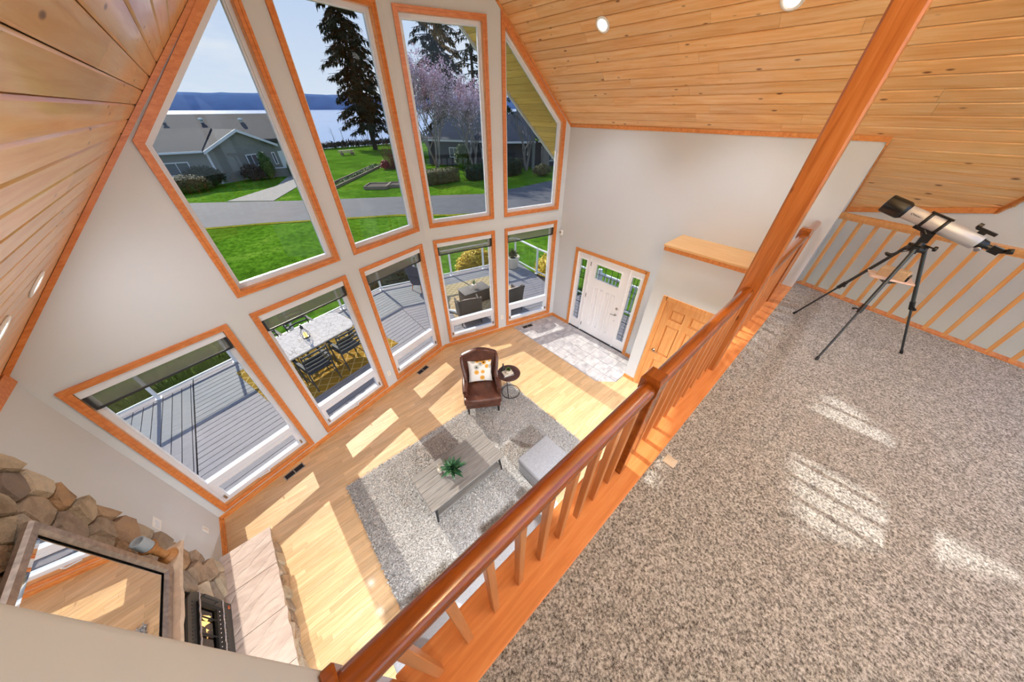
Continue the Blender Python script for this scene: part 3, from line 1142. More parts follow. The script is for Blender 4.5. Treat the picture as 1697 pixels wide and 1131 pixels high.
# eave overhang outside with cedar soffit boards
ov = sempty('trim_9', (5.2, 5.3, 4.6), 'yellow cedar soffit boards of the eave outside the window')
for sgn in (1, -1):
    dd = DR if sgn > 0 else DL
    for i in range(0, 40):
        u = (i + 0.5) * BW
        x = RIDGE_X + sgn * u * S2
        if not (FW - 0.4 < x < 6.3):
            continue
        yw = wall_y(x) if FW < x < PR.x else (PR.y + (x - PR.x) * DR.y / DR.x if x > 0 else PL.y + (x - PL.x) * DL.y / DL.x)
        yo = yw + (1.18 if sgn > 0 else 0.45)  # unseen fireplace-side eave shaped short so more sun reaches the loft
        z = KR - RIDGE_X - u * S2 + 0.03
        L = 1.02 if sgn > 0 else 0.30
        c = (x, yo - L / 2 - 0.0, z)
        M = basis(c, (0, 1, 0), (S2, 0, -S2), (-S2, 0, -S2)) if sgn > 0 else basis(c, (0, -1, 0), (-S2, 0, -S2), (S2, 0, -S2))
        piece('soffit_board', ('board', L, 'cedar'), board(L), 'cedar', ov, M)
    OVH = 1.18 if sgn > 0 else 0.45
    a = Vector((RIDGE_X, PB.y + OVH, KR - RIDGE_X))
    xe = 6.3 if sgn > 0 else FW - 0.4
    b = Vector((xe, a.y + (xe - RIDGE_X) * dd.y / dd.x, KR - RIDGE_X - abs(xe - RIDGE_X)))
    up = Vector((sgn * S2, 0, S2))
    nrm_out = Vector((-dd.y, dd.x, 0))
    g = G().prism([a - up * 0.02, b - up * 0.02, b + up * 0.16, a + up * 0.16], nrm_out * 0.035)
    obj('fascia', g, 'house_trim', ov)
    g = G()
    bk_ = Vector((0, OVH - 0.16, 0))
    q = [a + up * 0.045, b + up * 0.045, b + up * 0.045 - bk_, a + up * 0.045 - bk_]
    g.prism(q, up * 0.12)
    obj('roof_edge', g, 'shingle', ov)

# ---- loft floor
def rail_x(y):
    return 5.735 + 0.295 * y
lo = sempty('floor_loft', (2, -1, 2.3), 'loft floor with beige speckled carpet')
cp = [(FW, -3.2), (rail_x(-3.2) + 0.03, -3.2), (rail_x(0.165) + 0.03, 0.165), (-0.337, 0.165), (-0.337, 0.262), (FW, 0.262)]
obj('joist_slab', G().prism([(p[0], p[1], 2.28) for p in [(FW, -3.2), (rail_x(-3.2) + 0.06, -3.2), (rail_x(0.40) + 0.06, 0.40), (FW, 0.40)]], (0, 0, 0.26)), 'wall_paint', lo)
def carpet_grid():
    g = G()
    g.prism([(p[0], p[1], 2.54) for p in cp], (0, 0, LOFT - 2.54))
    return g
obj('carpet', carpet_grid(), 'carpet', lo)
# ---------------------------------------------------------------- loft railing
RY, RZ = 0.318, 3.447
def rail_profile():
    pr = [(0.043 * math.cos(a), 0.043 * math.sin(a)) for a in [math.radians(-35 + 250 * k / 18) for k in range(19)]]
    # pr runs over the round top; beads and fillet below
    return pr + [(-0.033, -0.030), (-0.036, -0.036), (-0.030, -0.044), (-0.022, -0.046), (-0.022, -0.058), (0.022, -0.058), (0.022, -0.046), (0.030, -0.044), (0.036, -0.036), (0.033, -0.030)]
def rail_seg(g, a, b, side, sc=1.0):
    a, b, side = Vector(a), Vector(b), Vector(side)
    pf = rail_profile()
    n = len(pf)
    A = [a + side * (p[0] * sc) + ZUP * (p[1] * sc) for p in pf]
    B = [b + side * (p[0] * sc) + ZUP * (p[1] * sc) for p in pf]
    g.add(A + B, [(i, (i + 1) % n, (i + 1) % n + n, i + n) for i in range(n)], True)
    g.add(A, [tuple(reversed(range(n)))])
    g.add(B, [tuple(range(n))])
    return g
rl = thing('loft_railing', 'long loft railing with a glossy round brown handrail and square wooden balusters', 'railing', (2.7, 0.318, LOFT))
for a, b in ((-0.300, 1.243), (1.347, 2.845), (2.955, 4.77), (4.87, 5.76)):
    obj('handrail', rail_seg(G(), (a, RY, RZ), (b, RY, RZ), (0, 1, 0)), 'rail_wood', rl)
# wooden board under the balusters
g = G().rbox(-0.337, 5.86, 0.165, 0.432, 2.545, 2.602, 0.006, 2, smooth=False)
obj('base_board', g, 'base_wood', rl)
g = G().box(FW, 5.86, 0.40, 0.418, 2.27, 2.546)
g.box(FW, 5.86, 0.418, 0.426, 2.30, 2.52)
obj('fascia_board', g, 'base_wood', rl)
k = 0
x = -0.177
def bal_make():
    h = 0.0185
    return G().rbox(-h, h, -h, h, 0, 0.80, 0.003, 1, smooth=False)
while x < 5.7:
    if all(abs(x - p) > 0.075 for p in (-0.30, 1.295, 2.90, 4.82, 5.80)):
        piece('baluster', 'bal', bal_make, 'baluster_wood', rl, Matrix.Translation((x, 0.311, 2.60)))
    x += 0.1655
def newel(root, x, y, z0, z1, m='rail_wood', s=0.052):
    g = G()
    g.rbox(x - s + 0.006, x + s - 0.006, y - s + 0.006, y + s - 0.006, z0, z1 - 0.13, 0.004, 1, smooth=False)
    prof = [(0.88, -0.13), (1.0, -0.10), (1.0, -0.025), (0.8, 0.0)]
    pv = []
    for f, dz in prof:
        pv.append([(x + s * f * i, y + s * f * j, z1 + dz) for i, j in ((-1, -1), (1, -1), (1, 1), (-1, 1))])
    for q in range(3):
        g.add(pv[q] + pv[q + 1], [(i, (i + 1) % 4, (i + 1) % 4 + 4, i + 4) for i in range(4)])
    g.add(pv[3], [(0, 1, 2, 3)])
    return obj('newel_post', g, m, root)
obj('newel_post', G().rbox(-0.3365, -0.299, 0.268, 0.376, 2.602, 3.497, 0.006, 1, smooth=False), 'rail_wood', rl)
newel(rl, 1.295, 0.320, 2.60, 3.535)
newel(rl, 4.82, 0.330, 2.60, 3.545)
newel(rl, 5.80, 0.300, 2.60, 3.66)
# wooden plug marks on the base are too small; a beige floor outlet lid in the carpet
tag(obj('floor_outlet_lid', G().rbox(1.585, 1.665, 0.045, 0.125, LOFT, LOFT + 0.006, 0.004, 2), 'pot_cream'), 'small beige square lid lying in the loft carpet', 'outlet lid')

# timber post rising to the roof
pg = G()
px0, px1, py0, py1 = 2.842, 2.962, 0.246, 0.392
ch = 0.012
def post_ring(z):
    return [(px0 + ch, py0, z), (px1 - ch, py0, z), (px1, py0 + ch, z), (px1, py1 - ch, z), (px1 - ch, py1, z), (px0 + ch, py1, z), (px0, py1 - ch, z), (px0, py0 + ch, z)]
A, B = post_ring(2.60), post_ring(KR - 3.0)
pg.add(A + B, [(i, (i + 1) % 8, (i + 1) % 8 + 8, i + 8) for i in range(8)])
pg.add(B, [tuple(range(8))])
tp = thing('timber_post', 'tall reddish fir timber post with knots rising from the loft edge', 'post', (2.9, 0.32, 2.6))
obj('shaft', pg, 'fir', tp)
for z in (2.78, 3.30):
    obj('bolt', G().lathe((px0 - 0.002, 0.33, z), [(0.008, 0), (0.008, 0.006), (0.004, 0.008)], 8, (-1, 0, 0)), 'black_metal', tp)

# ---- second railing by the stairs
fr = thing('stair_railing', 'light wooden railing with square balusters along the stairwell, behind the telescope', 'railing', (5.5, -0.9, LOFT))
fd = Vector((0.295, 1, 0)).normalized()
fs = Vector((fd.y, -fd.x, 0))
def fp(y, z, off=0.0):
    return Vector((rail_x(y), y, z)) + fs * off
a, b = fp(0.24, 0), fp(-2.6, 0)
def bar(g, y0, y1, z0, z1, hw, off=0.0):
    p, q = fp(y0, z0, off - hw), fp(y1, z0, off - hw)
    return g.prism([p, q, q + ZUP * (z1 - z0), p + ZUP * (z1 - z0)], fs * (2 * hw))
g = G()
bar(g, 0.26, -2.6, 3.535, 3.575, 0.040)
bar(g, 0.26, -2.6, 3.505, 3.535, 0.026)
obj('handrail', g, 'far_baluster_wood', fr)
obj('base_board', bar(G(), 0.16, -2.6, 2.575, 2.606, 0.05, 0.035), 'base_wood', fr)
ang = math.atan2(fd.y, fd.x)
def fbal():
    h = 0.018
    return G().rbox(-h, h, -h, h, 0, 0.905, 0.003, 1, smooth=False)
y = 0.10
while y > -2.5:
    piece('baluster', 'fbal', fbal, 'far_baluster_wood', fr, Matrix.Translation(fp(y, 2.603, 0.02)) @ Matrix.Rotation(ang, 4, 'Z'))
    y -= 0.150

# ---------------------------------------------------------------- telescope on a tripod
tl = thing('telescope', 'silver and black refractor telescope on a dark tripod standing on the loft carpet', 'telescope', (4.39, -0.46, LOFT))
hub = Vector((4.39, -0.47, 3.66))
feet = [Vector((4.716, -0.02, LOFT)), Vector((3.824, -0.39, LOFT)), Vector((4.624, -0.964, LOFT))]
for f in feet:
    d = (f - hub)
    h = hub + Vector((d.x, d.y, 0)).normalized() * 0.05
    d = f - h
    g = G().tube([h, h + d * 0.52], 0.014, 10)
    lg = obj('leg', g, 'tripod_metal', tl)
    g = G().tube([h + d * 0.50, h + d * 0.985], 0.0095, 8)
    obj('lower_leg', g, 'tripod_metal', lg)
    g = G()
    g.tube([h + d * 0.47, h + d * 0.54], 0.019, 8)
    s = d.cross(ZUP).normalized()
    g.tube([h + d * 0.515, h + d * 0.515 + s * 0.045], 0.007, 6)
    g.tube([h + d * 0.515 + s * 0.045, h + d * 0.53 + s * 0.05], 0.012, 6)
    obj('clamp', g, 'tube_black', lg)
    g = G().tube([h + d * 0.965, f + ZUP * 0.004], [0.013, 0.015], 8)
    obj('rubber_foot', g, 'tube_black', lg)
g = G()
g.lathe(hub - ZUP * 0.04, [(0.05, 0), (0.062, 0.01), (0.062, 0.035), (0.045, 0.045), (0.03, 0.05), (0.03, 0.09)], 16)
for f in feet:
    d = f - hub
    g.obox(hub + Vector((d.x, d.y, 0)).normalized() * 0.05 - ZUP * 0.02, (1, 0, 0), (0, 1, 0), ZUP, 0.02, 0.02, 0.03)
obj('tripod_head', g, 'tube_black', tl)
T0, T1 = Vector((4.425, -0.145, 3.938)), Vector((4.360, -0.735, 3.770))
ax = (T0 - T1).normalized()
side = ax.cross(ZUP).normalized()
upv = side.cross(ax)
mid = T1 + ax * 0.30
g = G().lathe(T1, [(0.050, 0), (0.055, 0.008), (0.055, 0.50), (0.053, 0.505)], 28, ax)
obj('tube', g, 'tube_silver', tl)
g = G().lathe(T1 + ax * 0.495, [(0.057, 0), (0.070, 0.02), (0.072, 0.03), (0.072, 0.155), (0.070, 0.16)], 28, ax)
dew = obj('dew_shield', g, 'tube_black', tl)
obj('lens', G().lathe(T1 + ax * 0.656, [(0.067, 0), (0.067, 0.002), (0.03, 0.006)], 28, ax), 'lens', dew)
# mount fork, cradle rings, knobs
g = G()
g.obox(hub + ZUP * 0.075, (1, 0, 0), (0, 1, 0), ZUP, 0.03, 0.03, 0.035)
g.tube([hub + ZUP * 0.08, hub + ZUP * 0.11 + ax * 0.03, mid - upv * 0.065], [0.028, 0.026, 0.024], 10)
g.obox(mid - upv * 0.062, ax, side, upv, 0.075, 0.022, 0.016)
obj('mount', g, 'tube_black', tl)
g = G()
for o in (-0.055, 0.055):
    g.lathe(mid + ax * (o - 0.012), [(0.0555, 0), (0.063, 0.002), (0.063, 0.022), (0.0555, 0.024)], 28, ax)
g.obox(mid + upv * 0.064, ax, side, upv, 0.075, 0.014, 0.006)
obj('cradle_ring', g, 'tube_black', tl)
g = G()
g.tube([hub + ZUP * 0.02 + side * 0.02, hub + ZUP * 0.01 + Vector((-0.03, -0.085, 0))], 0.006, 6)
g.lathe(hub + ZUP * 0.01 + Vector((-0.03, -0.085, 0)), [(0.02, 0), (0.022, 0.012), (0.016, 0.022)], 12, (-0.3, -1, 0))
obj('slow_motion_knob', g, 'tube_black', tl)
g = G().tube([hub - ZUP * 0.03, hub + Vector((-0.02, 0.12, -0.10))], 0.004, 6)
g.lathe(hub + Vector((-0.02, 0.12, -0.10)), [(0.032, 0), (0.034, 0.01), (0.02, 0.02)], 14, (0, 0.3, -1))
obj('pan_handle', g, 'tube_black', tl)
# focuser, diagonal, eyepiece
g = G()
g.lathe(T1 - ax * 0.05, [(0.024, 0), (0.034, 0.01), (0.040, 0.05)], 20, ax)
g.lathe(T1 - ax * 0.085, [(0.019, 0), (0.019, 0.04)], 16, ax)
fo = obj('focuser', g, 'tube_black', tl)
g = G()
for s in (-1, 1):
    g.tube([T1 - ax * 0.03 - upv * 0.03, T1 - ax * 0.03 - upv * 0.03 + side * (s * 0.045)], 0.005, 6)
    g.lathe(T1 - ax * 0.03 - upv * 0.03 + side * (s * 0.042), [(0.018, 0), (0.018, 0.012), (0.014, 0.015)], 14, side * s)
obj('focus_knob', g, 'chrome', fo)
g = G()
e0 = T1 - ax * 0.105
g.obox(e0, ax, side, upv, 0.03, 0.022, 0.026)
dg = (upv * 0.55 - ax * 0.9).normalized()
g.lathe(e0 - ax * 0.02, [(0.016, 0), (0.016, 0.035), (0.021, 0.035), (0.021, 0.06), (0.017, 0.065)], 16, dg)
obj('eyepiece', g, 'tube_black', tl)
g = G()
fb = T1 + ax * 0.045 + upv * 0.05
g.obox(fb, ax, side, upv, 0.022, 0.014, 0.022)
g.obox(fb + upv * 0.03 - ax * 0.01, ax, side, upv, 0.06, 0.013, 0.011)
g.lathe(fb + upv * 0.045 + ax * 0.035, [(0.02, 0), (0.02, 0.025)], 12, ax)
obj('finder_scope', g, 'tube_black', tl)
# brand script on the tube: dark strokes following the round side
g = G()
vd = (Vector((0, 0, ZC)) - mid).normalized()
sv = (vd - ax * vd.dot(ax)).normalized()
st = sv.cross(ax)
for (u0, v0, u1, v1) in ((-.034, .000, -.022, .008), (-.034, .000, -.022, -.008), (-.022, -.008, -.018, .004), (-.018, .004, -.010, -.006), (-.010, -.006, -.004, .006), (-.004, .006, .002, -.005), (.002, -.005, .010, .005), (.010, .005, .016, -.004), (.016, -.004, .026, .003), (.026, .003, .032, -.002)):
    def on(u, v):
        a2 = v / 0.055
        return T1 + ax * (0.43 - u) + sv * (math.cos(a2) * 0.0558) + st * (math.sin(a2) * 0.0558)
    g.tube([on(u0, v0), on(u1, v1)], 0.0016, 5)
obj('maker_script', g, 'tube_black', tl)
# accessory tray between the legs
tz = 3.345
tri = []
for f in feet:
    d = Vector((f.x - hub.x, f.y - hub.y, 0))
    tri.append(hub + d * 0.33 + ZUP * (tz - hub.z))
g = G()
poly = []
for i in range(3):
    p, q = tri[i], tri[(i + 1) % 3]
    poly += [p + (q - p) * 0.08, p + (q - p) * 0.92]
g.prism(poly, (0, 0, 0.008))
obj('tray', g, 'tube_black', tl)
c0 = sum(tri, Vector()) / 3
Mx = Matrix.Translation(c0 + ZUP * 0.0085) @ Matrix.Rotation(math.radians(98), 4, 'Z')
g = G().rbox(-0.15, 0.15, -0.105, 0.105, 0, 0.006, 0.002, 1, Mx, smooth=False)
g.rbox(-0.145, 0.148, -0.10, 0.10, 0.006, 0.011, 0.002, 1, Mx @ Matrix.Rotation(0.06, 4, 'Z'), smooth=False)
bk = obj('star_guide_booklet', g, 'magazine')
tag(bk, 'pinkish paper booklet lying on the telescope tripod tray', 'booklet')
Mx = Matrix.Translation(c0 + ZUP * 0.0205) @ Matrix.Rotation(math.radians(80), 4, 'Z')
bx = thing('eyepiece_box', 'small kraft cardboard box lying on the booklet on the tripod tray', 'box', c0 + ZUP * 0.0205)
obj('carton', G().rbox(-0.095, 0.095, -0.055, 0.055, 0, 0.075, 0.003, 1, Mx, smooth=False), 'box_kraft', bx)
obj('end_flap', G().rbox(-0.11, -0.0955, -0.05, 0.05, 0.002, 0.045, 0.003, 1, Mx, smooth=False), 'tube_black', bx)

# ---------------------------------------------------------------- recessed ceiling lamps
lamp_lb = ['round white recessed ceiling lamp in the entry-side pine ceiling nearer the windows', 'round white recessed ceiling lamp in the entry-side pine ceiling nearer the timber post', 'round white recessed lamp in the fireplace-side ceiling, nearer the windows', 'round white recessed lamp in the fireplace-side ceiling, farther from the windows']
def can_lamp(c, nrm, label, watts, wide=False):
    c = Vector(c) + nrm * 0.001
    rt = thing('recessed_lamp', label, 'ceiling lamp', c)
    obj('trim_ring', G().lathe(c, [(0.095, 0), (0.098, 0.004), (0.092, 0.010), (0.074, 0.012), (0.070, 0.006)], 28, nrm), 'plastic_white', rt)
    obj('diffuser', G().lathe(c + nrm * 0.004, [(0.072, 0), (0.060, 0.004), (0.02, 0.007)], 28, nrm), 'lamp_glow', rt)
    ld = bpy.data.lights.new('recessed_lamp_light', 'AREA' if wide else 'SPOT')
    if wide:
        ld.shape = 'DISK'
        ld.size = 0.13
    else:
        ld.spot_size = math.radians(100)
        ld.spot_blend = 0.8
        ld.shadow_soft_size = 0.065
    ld.energy = watts
    ld.color = (0.90, 0.95, 1.0)
    lo2 = bpy.data.objects.new('recessed_lamp_light', ld)
    COL.objects.link(lo2)
    lo2.parent = rt
    lo2.location = nrm * 0.02
    lo2.rotation_euler = nrm.to_track_quat('-Z', 'Y').to_euler() if wide else (0, 0, 0)
for (sgn, lx, ly), lb, wts in zip(LAMPS, lamp_lb, LAMP_W):
    can_lamp((lx, ly, (KR - lx) if sgn > 0 else (lx + KL)), Vector((-sgn * S2, 0, -S2)), lb, wts, sgn < 0)
# unseen fill lamps added in the flat ceiling under the loft
for k, lx in enumerate((-0.6, 1.5, 3.6)):
    can_lamp((lx, -0.6, 2.28), Vector((0, 0, -1)), ['recessed lamp in the flat ceiling under the loft near the fireplace wall', 'recessed lamp in the flat ceiling under the middle of the loft', 'recessed lamp in the flat ceiling under the loft near the closet'][k], FILL_UNDER_W, True)

# unseen uplighters added on the loft behind the camera to brighten the interior
for (lx, ly), wts, lb in (((0.1, -1.25), FILL_UP_W[0], 'black uplighter floor lamp on the loft near the fireplace-side slope'), ((2.3, -2.25), FILL_UP_W[1], 'black uplighter floor lamp on the loft under the ridge')):
    rt = thing('floor_lamp', lb, 'lamp', (lx, ly, LOFT))
    obj('base', G().lathe((lx, ly, LOFT), [(0.14, 0), (0.14, 0.015), (0.03, 0.03)], 20), 'black_metal', rt)
    obj('pole', G().tube([(lx, ly, LOFT + 0.02), (lx, ly, LOFT + 1.70)], 0.012, 8), 'black_metal', rt)
    obj('bowl_shade', G().lathe((lx, ly, LOFT + 1.68), [(0.02, 0), (0.11, 0.05), (0.17, 0.12), (0.175, 0.13), (0.165, 0.125), (0.10, 0.06), (0.02, 0.03)], 24), 'black_metal', rt)
    ld = bpy.data.lights.new('floor_lamp_light', 'SPOT')
    ld.energy = wts
    ld.spot_size = math.radians(150)
    ld.spot_blend = 0.6
    ld.shadow_soft_size = 0.08
    ld.color = (0.72, 0.87, 1.0)
    lo2 = bpy.data.objects.new('floor_lamp_light', ld)
    COL.objects.link(lo2)
    lo2.parent = rt
    lo2.location = (0, 0, 1.86)
    lo2.rotation_euler = (math.pi, 0, 0)
# ---------------------------------------------------------------- stone fireplace
FY0, FY1, FTOP = 1.18, 3.10, FW + KL - 0.10
SX = FW + 0.001                      # back of the stones
INS = (1.72, 2.585, 0.385, 1.07)    # insert: y0, y1, z0, z1
fpz = thing('stone_fireplace', 'rustic fireplace of tan fieldstones from hearth to ceiling on the side wall', 'fireplace', (FW, 2.15, 0))
g = G()
for (y0, y1, z0, z1) in ((FY0 + 0.04, INS[0], 0, FTOP), (INS[1], FY1 - 0.04, 0, FTOP), (INS[0], INS[1], INS[3], FTOP), (INS[0], INS[1], 0, INS[2])):
    g.box(FW + 0.001, SX + 0.085, y0, y1, z0, z1)
obj('mortar_bed', g, 'mortar', fpz)

def voronoi(seeds, box):
    cells = []
    for i, s in enumerate(seeds):
        poly = [(box[0], box[2]), (box[1], box[2]), (box[1], box[3]), (box[0], box[3])]
        for j, q in enumerate(seeds):
            if i == j or abs(q[0] - s[0]) > 0.8 or abs(q[1] - s[1]) > 0.8:
                continue
            mx, mz = (s[0] + q[0]) / 2, (s[1] + q[1]) / 2
            dx, dz = q[0] - s[0], q[1] - s[1]
            poly = clip_poly(poly, dx, dz, dx * mx + dz * mz)
            if len(poly) < 3:
                break
        cells.append(poly)
    return cells
def area_c(p):
    A = cx = cz = 0
    for i in range(len(p)):
        x0, y0 = p[i]
        x1, y1 = p[(i + 1) % len(p)]
        k = x0 * y1 - x1 * y0
        A += k
        cx += (x0 + x1) * k
        cz += (y0 + y1) * k
    A /= 2
    return A, ((cx / (6 * A), cz / (6 * A)) if abs(A) > 1e-9 else p[0])
RS = random.Random(5)
def scatter(box, n, minr):
    pts = []
    tries = 0
    while len(pts) < n and tries < 9000:
        tries += 1
        p = (RS.uniform(box[0], box[1]), RS.uniform(box[2], box[3]))
        rr = minr * RS.choice((0.7, 1.0, 1.0, 1.5))
        if all((p[0] - q[0]) ** 2 + (p[1] - q[1]) ** 2 > (0.5 * (rr + q[2])) ** 2 for q in pts):
            pts.append((p[0], p[1], rr))
    return pts
def stone_geo(poly, fn, d0, depth, rs):
    """irregular stone: polygon outline, chamfer and a bumpy face"""
    A, c = area_c(poly)
    pts = []
    n = len(poly)
    for i in range(n):                                  # refine and roughen the outline
        p, q = poly[i], poly[(i + 1) % n]
        L = math.hypot(q[0] - p[0], q[1] - p[1])
        pts.append((p[0] + (c[0] - p[0]) * 0.05, p[1] + (c[1] - p[1]) * 0.05))
        if L > 0.10:
            t = rs.uniform(0.35, 0.65)
            k = rs.uniform(-0.04, 0.03)
            m = (p[0] + (q[0] - p[0]) * t, p[1] + (q[1] - p[1]) * t)
            pts.append((m[0] + (m[0] - c[0]) * k, m[1] + (m[1] - c[1]) * k))
    n = len(pts)
    g = G()
    tx, tz = rs.uniform(-0.07, 0.07), rs.uniform(-0.07, 0.07)
    def lay(f, d, jit):
        return [fn(c[0] + (p[0] - c[0]) * f, c[1] + (p[1] - c[1]) * f, d0 + d + jit * (tx * (p[0] - c[0]) * 2 + tz * (p[1] - c[1]) * 2) + jit * rs.uniform(-0.006, 0.006)) for p in pts]
    a, b, d = lay(1.0, 0, 0), lay(1.0, depth * 0.6, 0.4), lay(0.88, depth, 1.0)
    vs = a + b + d + [fn(c[0], c[1], d0 + depth * 1.03)]
    fs = [(i, (i + 1) % n, (i + 1) % n + n, i + n) for i in range(n)] + [(i + n, (i + 1) % n + n, (i + 1) % n + 2 * n, i + 2 * n) for i in range(n)]
    fs += [(i + 2 * n, (i + 1) % n + 2 * n, 3 * n) for i in range(n)]
    return g.add(vs, fs)
def wallfn(y, z, d):
    return Vector((SX + d, y, z))
seeds = scatter((FY0, FY1, 0.0, FTOP), 190, 0.185)
for poly in voronoi(seeds, (FY0, FY1, 0.0, FTOP)):
    if len(poly) < 3:
        continue
    A, c = area_c(poly)
    if abs(A) < 0.002:
        continue
    if INS[0] - 0.04 < c[0] < INS[1] + 0.03 and INS[2] - 0.2 < c[1] < INS[3] + 0.03:
        continue
    if c[0] < INS[1] and c[1] < INS[3] and c[0] > INS[0]:
        continue
    # keep stones out of the insert opening
    if INS[0] < c[0] < INS[1]:
        poly = clip_poly(poly, 0, -1, -(INS[3] + 0.015)) if c[1] > INS[3] else poly
    elif c[0] >= INS[1] and c[1] < INS[3] + 0.1:
        poly = clip_poly(poly, -1, 0, -(INS[1] + 0.012))
    elif c[0] <= INS[0] and c[1] < INS[3] + 0.1:
        poly = clip_poly(poly, 1, 0, INS[0] - 0.012)
    if len(poly) < 3:
        continue
    obj('stone', stone_geo(poly, wallfn, 0.06, RS.uniform(0.055, 0.085), RS), 'field_stone', fpz)
# mantel slab: thick stone plate with a chiselled front edge
MZ = 1.47
g = G()
ny = 26
top, bot = [], []
edge = []
for i in range(ny + 1):
    y = 2.80 - i * (1.60 / ny)
    edge.append((-1.665 + RS.uniform(-0.008, 0.008), y))
outline = [(SX + 0.02, 2.76)] + edge + [(SX + 0.02, 1.20)]
n = len(outline)
lo_ = [(p[0] - (0.012 if 0 < i < n - 1 else 0), p[1], MZ - 0.065 + RS.uniform(-0.004, 0.004)) for i, p in enumerate(outline)]
mi_ = [(p[0] + (RS.uniform(0, 0.008) if 0 < i < n - 1 else 0), p[1], MZ - 0.03) for i, p in enumerate(outline)]
hi_ = [(p[0], p[1], MZ) for p in outline]
g.add(lo_ + mi_ + hi_, [(i, (i + 1) % n, (i + 1) % n + n, i + n) for i in range(n)] + [(i + n, (i + 1) % n + n, (i + 1) % n + 2 * n, i + 2 * n) for i in range(n)])
tri = tessellate_polygon([[Vector((p[0], p[1], 0)) for p in outline]])
g.add(hi_, [tuple(t) for t in tri])
g.add(lo_, [tuple(t) for t in tri])
obj('mantel', g, 'mantel_stone', fpz)
# raised hearth: slabs on a stone-faced base
hr = thing('raised_hearth', 'raised hearth of pale split-face slabs over a fieldstone front', 'hearth', (-1.62, 2.15, 0))
obj('core', G().box(SX + 0.13, -1.455, 1.20, 3.10, 0, 0.33), 'mortar', hr)
ys = [3.205, 2.700, 2.180, 1.662, 1.15]
for i in range(4):
    y1, y0 = ys[i] - 0.003, ys[i + 1] + 0.003
    c = (-1.60, (y0 + y1) / 2, 0.355)
    rr = random.Random(i)
    g = G()
    n = 9
    fr_ = [(-1.375 + rr.uniform(-0.008, 0.006), y1 - (y1 - y0) * k / n) for k in range(n + 1)]
    ol = [(SX + 0.10, y1)] + fr_ + [(SX + 0.10, y0)]
    ol = [(p[0] - c[0], p[1] - c[1]) for p in ol]
    m = len(ol)
    a = [(p[0] - (0.01 if 0 < k < m - 1 else 0), p[1], -0.025) for k, p in enumerate(ol)]
    b = [(p[0], p[1], 0.025) for p in ol]
    g.add(a + b, [(k, (k + 1) % m, (k + 1) % m + m, k + m) for k in range(m)])
    tri = tessellate_polygon([[Vector((p[0], p[1], 0)) for p in ol]])
    g.add(b, [tuple(t) for t in tri])
    g.add(a, [tuple(t) for t in tri])
    piece('hearth_slab', ('hs', i), lambda: g, 'hearth_slab', hr, Matrix.Translation(c))
def hfn(y, z, d):
    return Vector((-1.455 + d, y, z))
sd = [(1.2 + 0.155 * i + RS.uniform(-0.03, 0.03), 0.085 + 0.165 * (k) + RS.uniform(-0.03, 0.03)) for i in range(13) for k in range(2)]
for poly in voronoi(sd, (1.18, 3.12, 0.0, 0.33)):
    if len(poly) > 2 and abs(area_c(poly)[0]) > 0.002:
        obj('stone', stone_geo(poly, hfn, 0.0, RS.uniform(0.02, 0.045), RS), 'field_stone', hr)

# ---- cast-iron fireplace insert, arched door behind lattice side panels
ins = thing('fireplace_insert', 'dark iron fireplace insert with lattice side panels and a lit fire', 'fireplace insert', (-1.86, 2.15, 0.385))
IX = SX + 0.165
iy0, iy1, iz0, iz1 = INS
cy = (iy0 + iy1) / 2
def ifn(y, z, d):
    return Vector((IX + d, y, z))
ga, gb = iy0 + 0.13, iy1 - 0.10
outer = [(iy0, iz0), (iy1, iz0), (iy1, 0.95), (iy1 - 0.03, 1.03), (iy1 - 0.10, 1.075), (iy0 + 0.10, 1.075), (iy0 + 0.03, 1.03), (iy0, 0.95)]
door = rect(ga, gb, 0.60, 0.955)
lat = []
nl = 20
for zc0 in (1.0, 0.515):
    for k in range(nl):
        for q in (0, 1):
            yc, zc = iy0 + 0.10 + (iy1 - iy0 - 0.20) * (k + 0.5 * q) / nl, zc0 + (0.014 if q else -0.014)
            lat.append([(yc - 0.0125, zc), (yc, zc - 0.013), (yc + 0.0125, zc), (yc, zc + 0.013)])
obj('face_plate', G().slab_holes(outer, [door] + lat, ifn, 0.0, -0.02), 'insert_iron', ins)
g = G().box(SX + 0.09, SX + 0.095, iy0 + 0.01, iy1 - 0.01, iz0, iz1 - 0.01)
g.box(SX + 0.095, IX - 0.02, iy0 + 0.01, iy0 + 0.02, iz0, iz1 - 0.01)
g.box(SX + 0.095, IX - 0.02, iy1 - 0.02, iy1 - 0.01, iz0, iz1 - 0.01)
obj('firebox', g, 'insert_dark', ins)
dr = obj('door', G().slab_holes(inset(door, 0.004), [rect(ga + 0.035, gb - 0.035, 0.68, 0.925)], ifn, 0.018, -0.005), 'insert_dark', ins)
for yy in (ga + 0.16, cy + 0.04, gb - 0.14):
    obj('grille_bar', G().tube([ifn(yy, 0.68, 0.010), ifn(yy, 0.925, 0.010)], 0.006, 6), 'insert_dark', dr)
obj('pane', G().slab_holes(rect(ga + 0.03, gb - 0.03, 0.675, 0.93), [], ifn, -0.002, -0.005), 'glass', dr)
for k in range(14):
    yy = ga + 0.05 + (gb - ga - 0.1) * k / 13
    obj('stud', G().lathe(ifn(yy, 0.64, 0.018), [(0.006, 0), (0.004, 0.004)], 8, (1, 0, 0)), 'chrome', dr)
g = G().tube([ifn(gb + 0.045, 0.90, 0.03), ifn(gb + 0.045, 0.66, 0.03)], 0.013, 8)
for zz in (0.90, 0.66):
    g.tube([ifn(gb + 0.045, zz, 0), ifn(gb + 0.045, zz, 0.03)], 0.01, 6)
obj('door_handle', g, 'insert_iron', ins)
